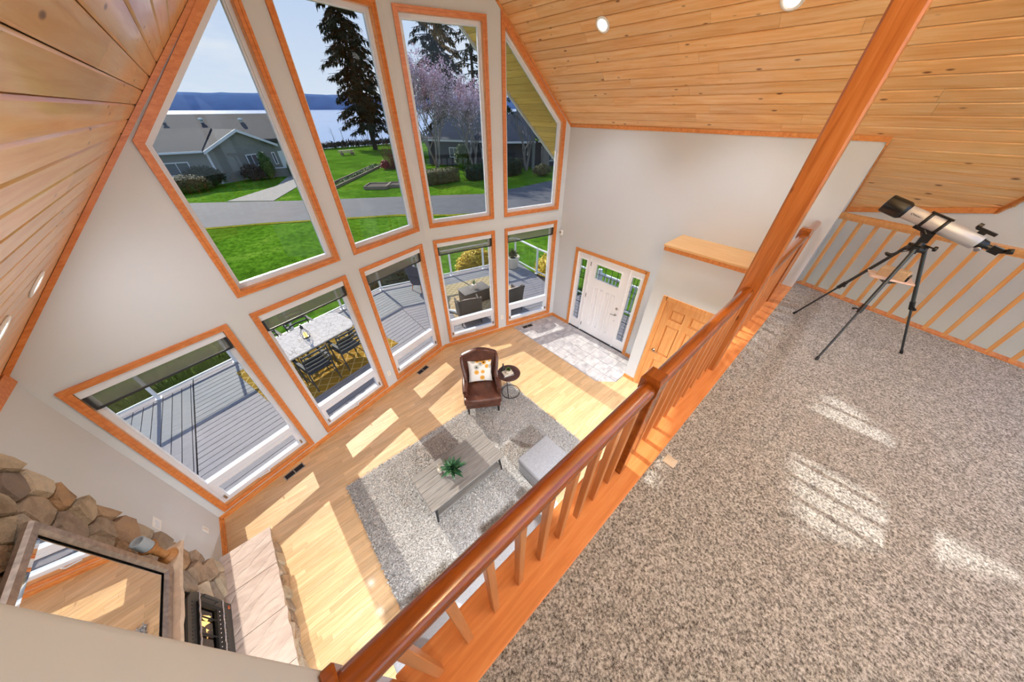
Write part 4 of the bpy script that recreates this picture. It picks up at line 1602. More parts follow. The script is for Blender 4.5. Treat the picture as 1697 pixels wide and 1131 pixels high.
for zz in (0.955, 0.59):
    pts = [ifn(iy0 + 0.03 + (iy1 - iy0 - 0.06) * k / 24, zz + 0.004 * math.sin(k * 2.1), 0.024) for k in range(25)]
    obj('twisted_rod', G().tube(pts, [0.008 + 0.002 * (k % 2) for k in range(25)], 6), 'chrome', ins)
obj('badge', G().lathe(ifn(iy1 - 0.045, 0.43, 0.001), [(0.022, 0), (0.022, 0.004), (0.012, 0.006)], 16, (1, 0, 0)), 'copper', ins)
g = G()
for (a, b) in (((-0.15, 0.45), (0.13, 0.50)), ((-0.10, 0.52), (0.15, 0.47)), ((-0.05, 0.56), (0.08, 0.57))):
    g.tube([Vector((SX + 0.125, cy + 0.06 + a[0], a[1] + 0.22)), Vector((SX + 0.125, cy + 0.06 + b[0], b[1] + 0.22))], 0.02, 9)
obj('log', g, 'log', ins)
for k, (yy, h) in enumerate(((-0.09, 0.12), (-0.02, 0.2), (0.05, 0.17), (0.11, 0.11))):
    g = G()
    base = Vector((SX + 0.12, cy + 0.15 + yy, 0.69))
    for q in range(3):
        a = q * math.pi / 3
        w = Vector((math.cos(a), math.sin(a), 0)) * 0.022
        g.add([base - w, base + w, base + w * 0.7 + ZUP * h * 0.5, base + Vector((0, 0.01, h)), base - w * 0.8 + ZUP * h * 0.45], [(0, 1, 2, 3, 4)])
    obj('flame', g, 'flame', ins)

# ---- framed mirror leaning on the mantel
mir = thing('framed_mirror', 'large mirror in a pewter frame leaning on the stone mantel', 'mirror', (-1.74, 2.1, MZ))
lean = math.radians(3.0)
my0, my1, mh = 1.45, 2.575, 1.13
def mfn(y, z, d):
    return Vector((-1.735 - math.sin(lean) * z + d * math.cos(lean), y, MZ + 0.002 + math.cos(lean) * z + d * math.sin(lean)))
o_, i_ = rect(my0, my1, 0, mh), rect(my0 + 0.075, my1 - 0.075, 0.075, mh - 0.075)
for i in range(4):
    j = (i + 1) % 4
    g = G()
    mids = [inset(o_, d) for d in (0.0, 0.012, 0.05, 0.065, 0.075)]
    hts = (0.012, 0.032, 0.030, 0.016, 0.012)
    for q in range(4):
        g.add([mfn(*mids[q][i], hts[q]), mfn(*mids[q][j], hts[q]), mfn(*mids[q + 1][j], hts[q + 1]), mfn(*mids[q + 1][i], hts[q + 1])], [(0, 1, 2, 3)])
    g.add([mfn(*o_[i], -0.012), mfn(*o_[j], -0.012), mfn(*o_[j], 0.012), mfn(*o_[i], 0.012)], [(0, 1, 2, 3)])
    obj('frame_rail', g, 'mirror_frame', mir)
obj('backing', G().slab_holes(inset(o_, 0.004), [], mfn, -0.012, 0.002), 'dark_edge', mir)
g = G().slab_holes(inset(i_, 0.025), [], mfn, 0.004, 0.008)
bev = inset(i_, 0.025)
for i in range(4):
    j = (i + 1) % 4
    g.add([mfn(*i_[i], 0.004), mfn(*i_[j], 0.004), mfn(*bev[j], 0.008), mfn(*bev[i], 0.008)], [(0, 1, 2, 3)])
obj('mirror_glass', g, 'mirror_glass', mir)

# ---- candle on a turned wooden stand
cb = Vector((-1.742, 2.70, MZ))
cs = thing('candle_stand', 'turned wooden pillar candle stand on the mantel end', 'candle stand', cb)
obj('base', G().lathe(cb, [(0.066, 0), (0.068, 0.012), (0.060, 0.020), (0.058, 0.030), (0.044, 0.038), (0.040, 0.046)], 24), 'turned_wood', cs)
obj('stem', G().lathe(cb + ZUP * 0.044, [(0.030, 0), (0.034, 0.010), (0.026, 0.02), (0.028, 0.07), (0.032, 0.11), (0.026, 0.14), (0.030, 0.15)], 24), 'turned_wood', cs)
obj('cup', G().lathe(cb + ZUP * 0.19, [(0.028, 0), (0.046, 0.012), (0.040, 0.025), (0.052, 0.04), (0.058, 0.05), (0.058, 0.058)], 24), 'turned_wood', cs)
g = G().lathe(cb + ZUP * 0.2485, [(0.046, 0), (0.046, 0.115), (0.043, 0.12), (0.034, 0.118), (0.032, 0.09), (0.002, 0.085)], 24)
tag(obj('pillar_candle', g, 'candle'), 'blue-grey pillar candle with a hollow top on the wooden stand', 'candle')

# outlets and wall devices
def plate(name, fn, c, w, h, label, cat, kind):
    rt = thing(name, label, cat, fn(c[0], c[1], 0))
    obj('cover_plate', G().slab_holes(rect(c[0] - w / 2, c[0] + w / 2, c[1] - h / 2, c[1] + h / 2), [], fn, 0.0005, 0.006), 'plastic_white', rt)
    g = G()
    if kind == 'outlet':
        for dz in (-0.02, 0.02):
            g.slab_holes(rect(c[0] - 0.015, c[0] + 0.015, c[1] + dz - 0.012, c[1] + dz + 0.012), [], fn, 0.006, 0.008)
        obj('socket', g, 'pot_cream', rt)
    else:
        for k in range(max(1, int(w / 0.05))):
            a = c[0] - w / 2 + 0.02 + k * 0.046
            g.slab_holes(rect(a, a + 0.03, c[1] - 0.03, c[1] + 0.03), [], fn, 0.006, 0.010)
        obj('rocker', g, 'vinyl', rt)
def wf(y, z, d):
    return Vector((FW + d, y, z))
plate('switch_plate', wf, (3.40, 1.21), 0.13, 0.12, 'white double switch plate on the wall beside the fireplace stones', 'switch', 'switch')
plate('wall_outlet', wf, (3.70, 0.40), 0.07, 0.115, 'white outlet low on the wall between fireplace and corner', 'outlet', 'outlet')
plate('wall_outlet', wl, (3.055, 0.40), 0.07, 0.115, 'cream outlet on the pier between two floor-level windows', 'outlet', 'outlet')
plate('wall_outlet', wr, (1.56, 0.40), 0.07, 0.115, 'cream outlet on the pier beside the window nearest the door', 'outlet', 'outlet')
sn = thing('motion_sensor', 'small white motion sensor high in the corner by the front door', 'sensor', (5.49, 4.45, 2.33))
obj('body', G().rbox(5.455, 5.5185, 4.42, 4.49, 2.28, 2.39, 0.012, 3), 'plastic_white', sn)
obj('lens', G().rbox(5.449, 5.456, 4.432, 4.478, 2.325, 2.375, 0.003, 2), 'pot_grey', sn)
# floor registers
def vent(fn_o, fn_d, fn_n, w, label):
    c = Vector(fn_o)
    d, n = Vector(fn_d), Vector(fn_n)
    rt = thing('floor_vent', label, 'floor vent', c, group=None)
    g = G()
    h = 0.058
    hw = w / 2
    for (a, b) in ((-hw, -hw + 0.014), (hw - 0.014, hw), (-0.007, 0.007)):
        g.obox(c + d * ((a + b) / 2) + ZUP * 0.002, d, n, ZUP, (b - a) / 2, h, 0.003)
    for q in (-1, 1):
        g.obox(c + n * (q * (h - 0.007)) + ZUP * 0.002, d, n, ZUP, hw, 0.007, 0.003)
    obj('frame', g, 'pot_grey', rt)
    g = G().obox(c + ZUP * 0.0008, d, n, ZUP, hw - 0.012, h - 0.01, 0.0008)
    obj('well', g, 'insert_dark', rt)
    for k in range(12):
        t = -hw + 0.02 + (w - 0.04) * k / 11
        obj('louvre', G().obox(c + d * t + ZUP * 0.0025, d, n, ZUP, 0.0035, h - 0.012, 0.0015), 'dark_metal', rt)
vent((-1.045, 4.165, 0), DL, NL, 0.30, 'metal floor vent by the window nearest the fireplace')
vent((1.665, 4.915, 0), DL, NL, 0.30, 'metal floor vent under the window by the prow corner')
vent((4.60, 4.565, 0), DR, NR, 0.30, 'metal floor vent in the entry tile')
# ---------------------------------------------------------------- front door with sidelights
def dfn(y, z, d):
    return Vector((PR.x - d, y, z))
d1 = sempty('door_1', (PR.x, 3.07, 0), 'white front door with leaded sidelights on both sides')
for (a, b, c, d) in ((DOOR_Y0 - 0.055, DOOR_Y0 + 0.012, 0, DOOR_Z + 0.055), (DOOR_Y1 - 0.012, DOOR_Y1 + 0.055, 0, DOOR_Z + 0.055), (DOOR_Y0, DOOR_Y1, DOOR_Z - 0.012, DOOR_Z + 0.055)):
    obj('casing', G().slab_holes(rect(a, b, c, d), [], dfn, 0.0, 0.02), 'pine_trim', d1)
g = G()
for (a, b, c, d) in ((DOOR_Y0 + 0.001, DOOR_Y0 + 0.03, 0.02, DOOR_Z), (DOOR_Y1 - 0.03, DOOR_Y1 - 0.001, 0.02, DOOR_Z), (DOOR_Y0 + 0.03, DOOR_Y1 - 0.03, DOOR_Z - 0.03, DOOR_Z), (2.562, 2.598, 0.02, DOOR_Z - 0.03), (3.538, 3.574, 0.02, DOOR_Z - 0.03)):
    g.slab_holes(rect(a, b, c, d), [], dfn, -0.001, -0.14)
obj('frame', g, 'white_paint', d1)
obj('threshold', G().slab_holes(rect(DOOR_Y0 + 0.001, DOOR_Y1 - 0.001, 0.0005, 0.02), [], dfn, 0.01, -0.15), 'dark_metal', d1)
def caming(lines, m='dark_metal'):
    g = G()
    for (a, b) in lines:
        g.tube([dfn(a[0], a[1], -0.043), dfn(b[0], b[1], -0.043)], 0.006, 5)
    return g
# slab
slab = rect(2.602, 3.534, 0.022, 2.03)
win = rect(2.757, 3.378, 1.54, 1.882)
panels = []
for k in range(4):
    y0 = 2.792 + k * 0.152
    panels.append(rect(y0, y0 + 0.105, 0.28, 1.335))
leaf = obj('door_leaf', G().slab_holes(slab, [win] + panels, dfn, -0.02, -0.065), 'white_paint', d1)
obj('window_bead', ring(G(), inset(win, -0.022), win, dfn, -0.008, -0.03), 'white_paint', leaf)
for p in panels:
    g = G().slab_holes(p, [], dfn, -0.044, -0.06)
    q0, q = inset(p, 0.012), inset(p, 0.030)
    A = [dfn(*v, -0.044) for v in q0]
    B = [dfn(*v, -0.026) for v in q]
    g.add(A + B, [(i, (i + 1) % 4, (i + 1) % 4 + 4, i + 4) for i in range(4)] + [(4, 5, 6, 7)])
    n = len(p)
    obj('panel', g, 'white_paint', leaf)
obj('pane', G().slab_holes(win, [], dfn, -0.042, -0.046), 'glass', leaf)
ln = [((2.757, 1.655), (3.378, 1.655))] + [((y, 1.54), (y, 1.882)) for y in (2.84, 2.99, 3.15, 3.295)]
obj('leading', caming(ln), 'dark_metal', leaf)
g = G().lathe(dfn(2.672, 1.045, -0.02), [(0.033, 0), (0.033, 0.008), (0.02, 0.016), (0.014, 0.02)], 16, (-1, 0, 0))
obj('deadbolt', g, 'nickel', leaf)
g = G().lathe(dfn(2.672, 0.885, -0.02), [(0.030, 0), (0.030, 0.008), (0.012, 0.014), (0.012, 0.045)], 16, (-1, 0, 0))
g.tube([dfn(2.672, 0.885, 0.022), dfn(2.73, 0.885, 0.026), dfn(2.785, 0.88, 0.022)], [0.009, 0.009, 0.007], 8)
obj('lever_handle', g, 'nickel', leaf)
obj('lock_cover', G().lathe(dfn(2.672, 0.72, -0.02), [(0.010, 0), (0.010, 0.004)], 10, (-1, 0, 0)), 'nickel', leaf)
g = G()
for z in (0.22, 1.05, 1.85):
    g.tube([dfn(3.54, z - 0.05, -0.012), dfn(3.54, z + 0.05, -0.012)], 0.011, 8)
obj('hinge', g, 'dark_metal', leaf)
for (a, b) in ((2.272, 2.562), (3.574, 3.898)):
    c = (a + b) / 2
    hole = rect(c - 0.085, c + 0.085, 0.285, 1.897)
    sl_ = obj('sidelight', G().slab_holes(rect(a, b, 0.022, 2.03), [hole], dfn, -0.02, -0.065), 'white_paint', d1)
    obj('window_bead', ring(G(), inset(hole, -0.02), hole, dfn, -0.01, -0.03), 'white_paint', sl_)
    obj('pane', G().slab_holes(hole, [], dfn, -0.042, -0.046), 'glass', sl_)
    ln = [((c - 0.085, z), (c + 0.085, z)) for z in (0.42, 0.78, 1.1, 1.42, 1.55)] + [((c - 0.03, 0.285), (c - 0.03, 1.897)), ((c + 0.045, 1.42), (c + 0.045, 1.897))]
    obj('leading', caming(ln), 'dark_metal', sl_)

# ---------------------------------------------------------------- six-panel wooden door
def cfn(y, z, d):
    return Vector((CX - d, y, z))
d2 = sempty('door_2', (CX, 1.1, 0), 'six-panel light wooden closet door with a metal lever')
for (a, b, c, d) in ((CD1 - 0.01, CD1 + 0.06, 0, CDZ + 0.06), (CD0 - 0.06, CD0 + 0.01, 0, CDZ + 0.06), (CD0, CD1, CDZ - 0.01, CDZ + 0.06)):
    g = G().slab_holes(rect(a, b, c, d), [], cfn, 0.0, 0.014)
    obj('casing', g, 'door_wood', d2)
g = G()
for (a, b, c, d) in ((CD0 + 0.001, CD0 + 0.02, 0.001, CDZ), (CD1 - 0.02, CD1 - 0.001, 0.001, CDZ), (CD0 + 0.02, CD1 - 0.02, CDZ - 0.02, CDZ - 0.001)):
    g.slab_holes(rect(a, b, c, d), [], cfn, -0.001, -0.11)
obj('frame', g, 'door_wood', d2)
da, db = CD0 + 0.023, CD1 - 0.023
w = db - da
st, mu = 0.11, 0.10
pw = (w - 2 * st - mu) / 2
pan = []
for (z0, z1) in ((0.20, 0.78), (0.93, 1.58), (1.70, 1.90)):
    for k in range(2):
        y0 = da + st + k * (pw + mu)
        pan.append(rect(y0, y0 + pw, z0, z1))
leaf = obj('door_leaf', G().slab_holes(rect(da, db, 0.008, 2.026), pan, cfn, -0.018, -0.053), 'door_wood', d2)
for p in pan:
    g = G().slab_holes(p, [], cfn, -0.044, -0.052)
    q0, q1 = inset(p, 0.012), inset(p, 0.04)
    n = 4
    A = [cfn(*v, -0.044) for v in q0]
    B = [cfn(*v, -0.022) for v in q1]
    g.add(A + B, [(i, (i + 1) % n, (i + 1) % n + n, i + n) for i in range(n)] + [(4, 5, 6, 7)])
    obj('panel', g, 'door_wood', leaf)
g = G().lathe(cfn(db - 0.065, 0.97, -0.018), [(0.032, 0), (0.032, 0.006), (0.012, 0.012), (0.012, 0.045)], 16, (-1, 0, 0))
g.tube([cfn(db - 0.065, 0.97, 0.025), cfn(db - 0.12, 0.972, 0.03), cfn(db - 0.175, 0.965, 0.024)], [0.010, 0.009, 0.008], 8)
obj('lever_handle', g, 'nickel', leaf)
# ---------------------------------------------------------------- shag rug
RX0, RX1, RY0, RY1, RH = -0.495, 2.865, 1.405, 3.335, 0.022
rug = thing('shag_rug', 'large grey-beige shag rug under the coffee table', 'rug', (1.18, 2.37, 0))
rr = random.Random(3)
def rug_top(u, v):
    x, y = RX0 + (RX1 - RX0) * u, RY0 + (RY1 - RY0) * v
    e = min(u, 1 - u, v, 1 - v)
    h = RH if e > 0.001 else 0.002
    h += 0.010 * (noise.noise(Vector((x * 22, y * 22, 0)))) + 0.005 * noise.noise(Vector((x * 60, y * 60, 3)))
    j = 0.006
    return Vector((x + rr.uniform(-j, j), y + rr.uniform(-j, j), max(h, 0.002) if e > 0.001 else 0.002))
obj('pile_base', G().grid(rug_top, 150, 86), 'shag', rug)
g = G()
for k in range(34000):
    x, y = rr.uniform(RX0, RX1), rr.uniform(RY0, RY1)
    a = rr.uniform(0, 6.283)
    d = Vector((math.cos(a), math.sin(a), rr.uniform(0.25, 1.0))).normalized()
    ln = rr.uniform(0.022, 0.042)
    s = d.cross(ZUP).normalized() * rr.uniform(0.0035, 0.006)
    p = Vector((x, y, 0.014))
    m = p + d * ln * 0.6 + ZUP * 0.004
    t = p + d * ln - ZUP * 0.004
    g.add([p - s, p + s, m + s, m - s, t], [(0, 1, 2, 3), (3, 2, 4)])
stuff(obj('pile_tufts', g, 'shag_tuft', rug))

# ---------------------------------------------------------------- leather wing chair
CA = math.atan2(2.927 - 3.292, 2.259 - 1.699)          # direction along the chair's front edge
chM = Matrix.Translation((2.105, 3.25, 0.0)) @ Matrix.Rotation(CA, 4, 'Z')   # local: x to the sitter's left, -y front
ch = thing('wing_chair', 'brown leather wing chair with dark wooden legs facing the coffee table', 'armchair', (2.105, 3.25, 0), CA)
W2 = 0.345
FYc, BYc = -0.28, 0.40
obj('seat_base', G().rbox(-W2 + 0.02, W2 - 0.02, FYc + 0.02, BYc - 0.06, 0.175, 0.33, 0.02, 3, chM), 'leather', ch)
obj('seat_cushion', G().rbox(-W2 + 0.055, W2 - 0.055, FYc - 0.03, BYc - 0.20, 0.325, 0.475, 0.035, 4, chM, puff=0.02), 'leather', ch)
# T-front of the cushion covers the arm fronts
obj('cushion_front', G().rbox(-W2 + 0.0, W2 - 0.0, FYc - 0.035, FYc + 0.10, 0.325, 0.47, 0.035, 4, chM), 'leather', ch)
def smoothstep(a, b, x):
    t = min(1, max(0, (x - a) / (b - a)))
    return t * t * (3 - 2 * t)
def shell(u, v, t):
    """back and wings: u across (0..1) around the U, v up, t thickness side"""
    s = u * 2 - 1
    a = abs(s)
    # plan: flat back then wings turning forward
    if a < 0.62:
        x = s / 0.62 * (W2 - 0.05)
        y = BYc - 0.10 + 0.02 * math.cos(s * 2)
        nx, ny = 0.0, -1.0
    else:
        k = (a - 0.62) / 0.38
        x = math.copysign(W2 - 0.05 + 0.045 * math.sin(k * 1.4), s)
        y = BYc - 0.095 - 0.30 * k ** 1.1
        nx, ny = -math.copysign(1, s) * min(1, k * 3), -max(0.0, 1 - k * 3)
    ln = math.hypot(nx, ny) or 1
    nx, ny = nx / ln, ny / ln
    z0 = 0.36
    top = 1.02 + 0.095 * math.cos(min(1, a / 0.62) * 1.5)
    if a > 0.62:
        k = (a - 0.62) / 0.38
        top = 1.027 + 0.01 * k - 0.40 * smoothstep(0.30, 1.0, k)
    z = z0 + (top - z0) * v
    x *= 0.94 + 0.17 * smoothstep(0.35, 0.95, (z - 0.4) / 0.65)
    th = 0.075 if a < 0.62 else 0.055
    lean = 0.10 * (z - 0.4)
    roll = 0.022 * smoothstep(0.8, 1.0, v)
    off = (th if t else 0.0) + (roll if t == 0 else -roll * 0.2)
    # t=0 outer, t=1 inner
    return chM @ Vector((x + nx * (off if t else -roll * 0), y + ny * (th if t else -roll) + lean, z))
g = G()
nu, nv = 40, 14
g.grid(lambda u, v: shell(u, v, 0), nu, nv)
g.grid(lambda u, v: shell(1 - u, v, 1), nu, nv)
def edge(fn0, fn1, n):
    a = [fn0(k / n) for k in range(n + 1)]
    b = [fn1(k / n) for k in range(n + 1)]
    mid = [(p + q) / 2 + (ZUP * 0.018) for p, q in zip(a, b)]
    g.add(a + mid + b, [(i, i + 1, i + 1 + (n + 1), i + n + 1) for i in range(n)] + [(i + n + 1, i + n + 2, i + 2 * n + 3, i + 2 * n + 2) for i in range(n)], True)
edge(lambda t: shell(t, 1, 0), lambda t: shell(t, 1, 1), nu)
for uu in (0, 1):
    a = [shell(uu, k / nv, 0) for k in range(nv + 1)]
    b = [shell(uu, k / nv, 1) for k in range(nv + 1)]
    g.add(a + b, [(i, i + 1, i + nv + 2, i + nv + 1) for i in range(nv)], True)
obj('back_and_wings', g, 'leather', ch)
for s in (-1, 1):
    g = G()
    # scroll arm: rounded top sweeping forward
    xs = s * (W2 - 0.035)
    n = 12
    def arm(u, v):
        y = 0.17 - 0.36 * u
        zt = 0.615 - 0.02 * u + 0.012 * math.sin(u * 3)
        a = v * 2 * math.pi
        r = 0.047 + 0.006 * math.sin(u * 3.1)
        return chM @ Vector((xs + r * math.cos(a) * 0.95, y, zt - 0.03 + r * math.sin(a)))
    g.grid(lambda u, v: arm(u, v), 10, n)
    c = [arm(1, k / n) for k in range(n)]
    g.add(c, [tuple(range(n))], True)
    g.rbox(xs - 0.036, xs + 0.036, -0.19, 0.24, 0.30, 0.60, 0.015, 2, chM)
    obj('arm', g, 'leather', ch)
for (x, y) in ((-W2 + 0.06, FYc + 0.06), (W2 - 0.06, FYc + 0.06), (-W2 + 0.07, BYc - 0.12), (W2 - 0.07, BYc - 0.12)):
    f = 1 if y < 0 else -0.6
    g = G().tube([chM @ Vector((x, y, 0.18)), chM @ Vector((x, y - 0.005 * f, 0.09)), chM @ Vector((x, y - 0.03 * f, 0.024 if y < 0 else 0.0))], [0.026, 0.02, 0.013], 8)
    obj('leg', g, 'dark_leg', ch)
# floral cushion leaning on the back
pM = chM @ Matrix.Translation((-0.01, 0.135, 0.485)) @ Matrix.Rotation(math.radians(-20), 4, 'X') @ Matrix.Rotation(math.radians(1.5), 4, 'Y')
def pillow(M, w, h, th, n=18):
    g = G()
    def f(u, v, sg):
        a, b = u * 2 - 1, v * 2 - 1
        k = (max(0, 1 - a ** 4) * max(0, 1 - b ** 4)) ** 0.6
        pin = 1 - 0.06 * (1 - a * a) * (abs(b) ** 3) 
        pin2 = 1 - 0.06 * (1 - b * b) * (abs(a) ** 3)
        return M @ Vector((a * w / 2 * pin2, sg * th / 2 * k, h / 2 + b * h / 2 * pin))
    g.grid(lambda u, v: f(u, v, -1), n, n)
    g.grid(lambda u, v: f(1 - u, v, 1), n, n)
    return g
po = thing('floral_cushion', 'square white cushion printed with orange and grey flowers on the leather chair', 'cushion', pM @ Vector((0, 0, 0)))
gp = pillow(pM, 0.45, 0.44, 0.14)
me_o = obj('cover', gp, 'floral', po)

# ---------------------------------------------------------------- round side table and what stands on it
sx, sy, sz = 2.655, 3.10, 0.60
st_ = thing('side_table', 'small round dark side table on thin black legs beside the leather chair', 'table', (sx, sy, 0))
obj('table_top', G().lathe((sx, sy, sz - 0.022), [(0.205, 0), (0.222, 0.004), (0.226, 0.014), (0.222, 0.022), (0.20, 0.0225)], 40), 'espresso', st_)
ringpts = [Vector((sx + 0.04 + 0.185 * math.cos(a), sy - 0.01 + 0.185 * math.sin(a), 0.042)) for a in [2 * math.pi * k / 28 for k in range(29)]]
obj('base_ring', G().tube(ringpts, 0.007, 6, cap=False), 'black_metal', st_)
for a in (2.6, 3.75):
    top = Vector((sx + 0.17 * math.cos(a), sy + 0.17 * math.sin(a), sz - 0.024))
    bot = Vector((sx + 0.04 + 0.185 * math.cos(a), sy - 0.01 + 0.185 * math.sin(a), 0.036))
    obj('leg', G().tube([top, bot], 0.0075, 6), 'black_metal', st_)
a = 3.75
lt = Vector((sx + 0.17 * math.cos(a), sy + 0.17 * math.sin(a), sz - 0.10))
obj('bracket', G().tube([lt, lt + Vector((0.05, 0.05, 0.055)), Vector((sx + 0.04, sy + 0.02, sz - 0.024))], 0.006, 6), 'black_metal', st_)
bM = Matrix.Translation((sx - 0.035, sy - 0.005, sz + 0.001)) @ Matrix.Rotation(math.radians(-18), 4, 'Z')
for k, (w_, mcol, lb) in enumerate(((0.105, 'pot_dark', 'small dark book lying on the round side table, under the pale book'), (0.095, 'pot_cream', 'small pale book under the potted succulent on the side table'))):
    z = 0.0 + k * 0.0205
    rt = thing('small_book', lb, 'book', bM @ Vector((0, 0, z)))
    for zz, nm in ((z, 'cover'), (z + 0.0175, 'cover')):
        obj(nm, G().rbox(-w_, w_, -w_ * 0.75, w_ * 0.75, zz, zz + 0.0025, 0.001, 1, bM @ Matrix.Rotation(0.1 * k, 4, 'Z'), smooth=False), mcol, rt)
    obj('pages', G().rbox(-w_ + 0.004, w_ - 0.003, -w_ * 0.75 + 0.003, w_ * 0.75 - 0.003, z + 0.0026, z + 0.0174, 0.001, 1, bM @ Matrix.Rotation(0.1 * k, 4, 'Z'), smooth=False), 'white_fabric', rt)
zb = sz + 0.042
pc = bM @ Vector((0.01, -0.012, 0.042))
pt = thing('potted_succulent', 'tiny succulent in a cream pot on the stacked books', 'plant', pc)
obj('pot', G().lathe(pc, [(0.040, 0), (0.052, 0.03), (0.056, 0.07), (0.052, 0.072), (0.045, 0.060)], 20), 'pot_cream', pt)
g = G()
for k in range(26):
    a, e_ = k * 2.4, 0.3 + 0.045 * k
    d = Vector((math.cos(a) * math.cos(e_), math.sin(a) * math.cos(e_), math.sin(e_)))
    g.leaf(pc + ZUP * 0.062, d, ZUP, 0.07, 0.03)
obj('leaves', g, 'leaf_green', pt)
vc = bM @ Vector((-0.045, 0.11, 0.0))
g = G().lathe(vc, [(0.030, 0), (0.036, 0.03), (0.034, 0.09), (0.016, 0.13), (0.014, 0.17), (0.018, 0.178)], 16)
tag(obj('dark_bottle', g, 'pot_dark'), 'slim dark bottle behind the tiny succulent on the side table', 'bottle')

# ---------------------------------------------------------------- coffee table with plank top
ctx0, ctx1, cty0, cty1, ctz = 0.288, 1.527, 1.928, 2.553, 0.42
ct = thing('coffee_table', 'grey weathered wood coffee table with a plank top and low shelf on the rug', 'table', ((ctx0 + ctx1) / 2, (cty0 + cty1) / 2, 0))
npk = 6
pwid = (cty1 - cty0) / npk
for k in range(npk):
    piece('top_plank', 'ctp', lambda: G().rbox(-(ctx1 - ctx0) / 2, (ctx1 - ctx0) / 2, -pwid / 2 + 0.0015, pwid / 2 - 0.0015, -0.028, 0, 0.003, 1, smooth=False), 'grey_wood', ct, Matrix.Translation(((ctx0 + ctx1) / 2, cty0 + (k + 0.5) * pwid, ctz)))
g = G().box(ctx0 + 0.05, ctx1 - 0.05, cty0 + 0.04, cty0 + 0.06, ctz - 0.075, ctz - 0.029)
g.box(ctx0 + 0.05, ctx1 - 0.05, cty1 - 0.06, cty1 - 0.04, ctz - 0.075, ctz - 0.029)
g.box(ctx0 + 0.05, ctx0 + 0.07, cty0 + 0.06, cty1 - 0.06, ctz - 0.075, ctz - 0.029)
g.box(ctx1 - 0.07, ctx1 - 0.05, cty0 + 0.06, cty1 - 0.06, ctz - 0.075, ctz - 0.029)
obj('apron', g, 'grey_wood', ct)
obj('shelf', G().rbox(ctx0 + 0.06, ctx1 - 0.06, cty0 + 0.015, cty1 - 0.05, 0.155, 0.18, 0.003, 1, smooth=False), 'grey_wood', ct)
for (x, y, dx, dy) in ((ctx0 + 0.07, cty0 + 0.05, -1, -1), (ctx1 - 0.07, cty0 + 0.05, 1, -1), (ctx0 + 0.07, cty1 - 0.05, -1, 1), (ctx1 - 0.07, cty1 - 0.05, 1, 1)):
    g = G().tube([(x, y, ctz - 0.03), (x + dx * 0.035, y + dy * 0.03, 0.022)], [0.024, 0.014], 8)
    obj('leg', g, 'dark_metal', ct)
# agave in a round pot
ac = Vector((0.80, 2.22, ctz))
ag = thing('agave_plant', 'dark green agave with broad pointed leaves in a bowl on the coffee table', 'plant', ac)
obj('pot', G().lathe(ac, [(0.05, 0), (0.075, 0.015), (0.088, 0.05), (0.085, 0.085), (0.079, 0.086), (0.074, 0.07)], 24), 'pot_grey', ag)
obj('soil', G().lathe(ac + ZUP * 0.066, [(0.075, 0), (0.03, 0.006)], 20), 'soil', ag)
ra = random.Random(4)
def agave_leaf(base, az, el, ln, wd):
    g = G()
    d = Vector((math.cos(az) * math.cos(el), math.sin(az) * math.cos(el), math.sin(el)))
    s = Vector((-math.sin(az), math.cos(az), 0))
    up = s.cross(d) * -1
    if up.z < 0:
        up = -up
    n = 7
    rows = []
    for k in range(n + 1):
        t = k / n
        wv = wd * (0.55 + 1.1 * t) * (1 - t) ** 0.55 if t < 1 else 0
        wv = wd * min(1, 0.45 + 1.6 * t) * (1 - t ** 2.2)
        c = base + d * (ln * t) - ZUP * (0.10 * ln * t * t) + up * 0.0
        rows.append((c - s * wv / 2 + up * wv * 0.18, c - up * wv * 0.08, c + s * wv / 2 + up * wv * 0.18))
    vs = [p for r_ in rows for p in r_]
    fs = []
    for k in range(n):
        for q in (0, 1):
            a_ = 3 * k + q
            fs.append((a_, a_ + 1, a_ + 4, a_ + 3))
    return g.add(vs, fs, True)
for k in range(30):
    t = k / 29
    el = 0.12 + 1.15 * t + ra.uniform(-0.08, 0.08)
    obj('leaf', agave_leaf(ac + ZUP * (0.075 + 0.015 * t), k * 2.39996 + ra.uniform(-0.15, 0.15), el, 0.235 - 0.07 * t + ra.uniform(-0.02, 0.02), 0.07 - 0.015 * t), 'agave' if k % 3 else 'agave_light', ag)
# driftwood cluster behind the plant
dc = Vector((0.66, 2.36, ctz))
dwt = thing('dried_twig_bundle', 'small bundle of pale dried twigs behind the agave', 'dried twigs', dc)
obj('holder', G().lathe(dc, [(0.03, 0), (0.034, 0.03), (0.026, 0.07), (0.022, 0.07)], 14), 'pot_cream', dwt)
for k in range(9):
    a = ra.uniform(0, 6.28)
    r_ = ra.uniform(0.02, 0.08)
    obj('twig', G().tube([dc + ZUP * 0.05, dc + Vector((math.cos(a) * r_ * 0.5, math.sin(a) * r_ * 0.5, 0.13)), dc + Vector((math.cos(a) * r_, math.sin(a) * r_, 0.2))], [0.0025, 0.002, 0.001], 5), 'pot_cream', dwt)

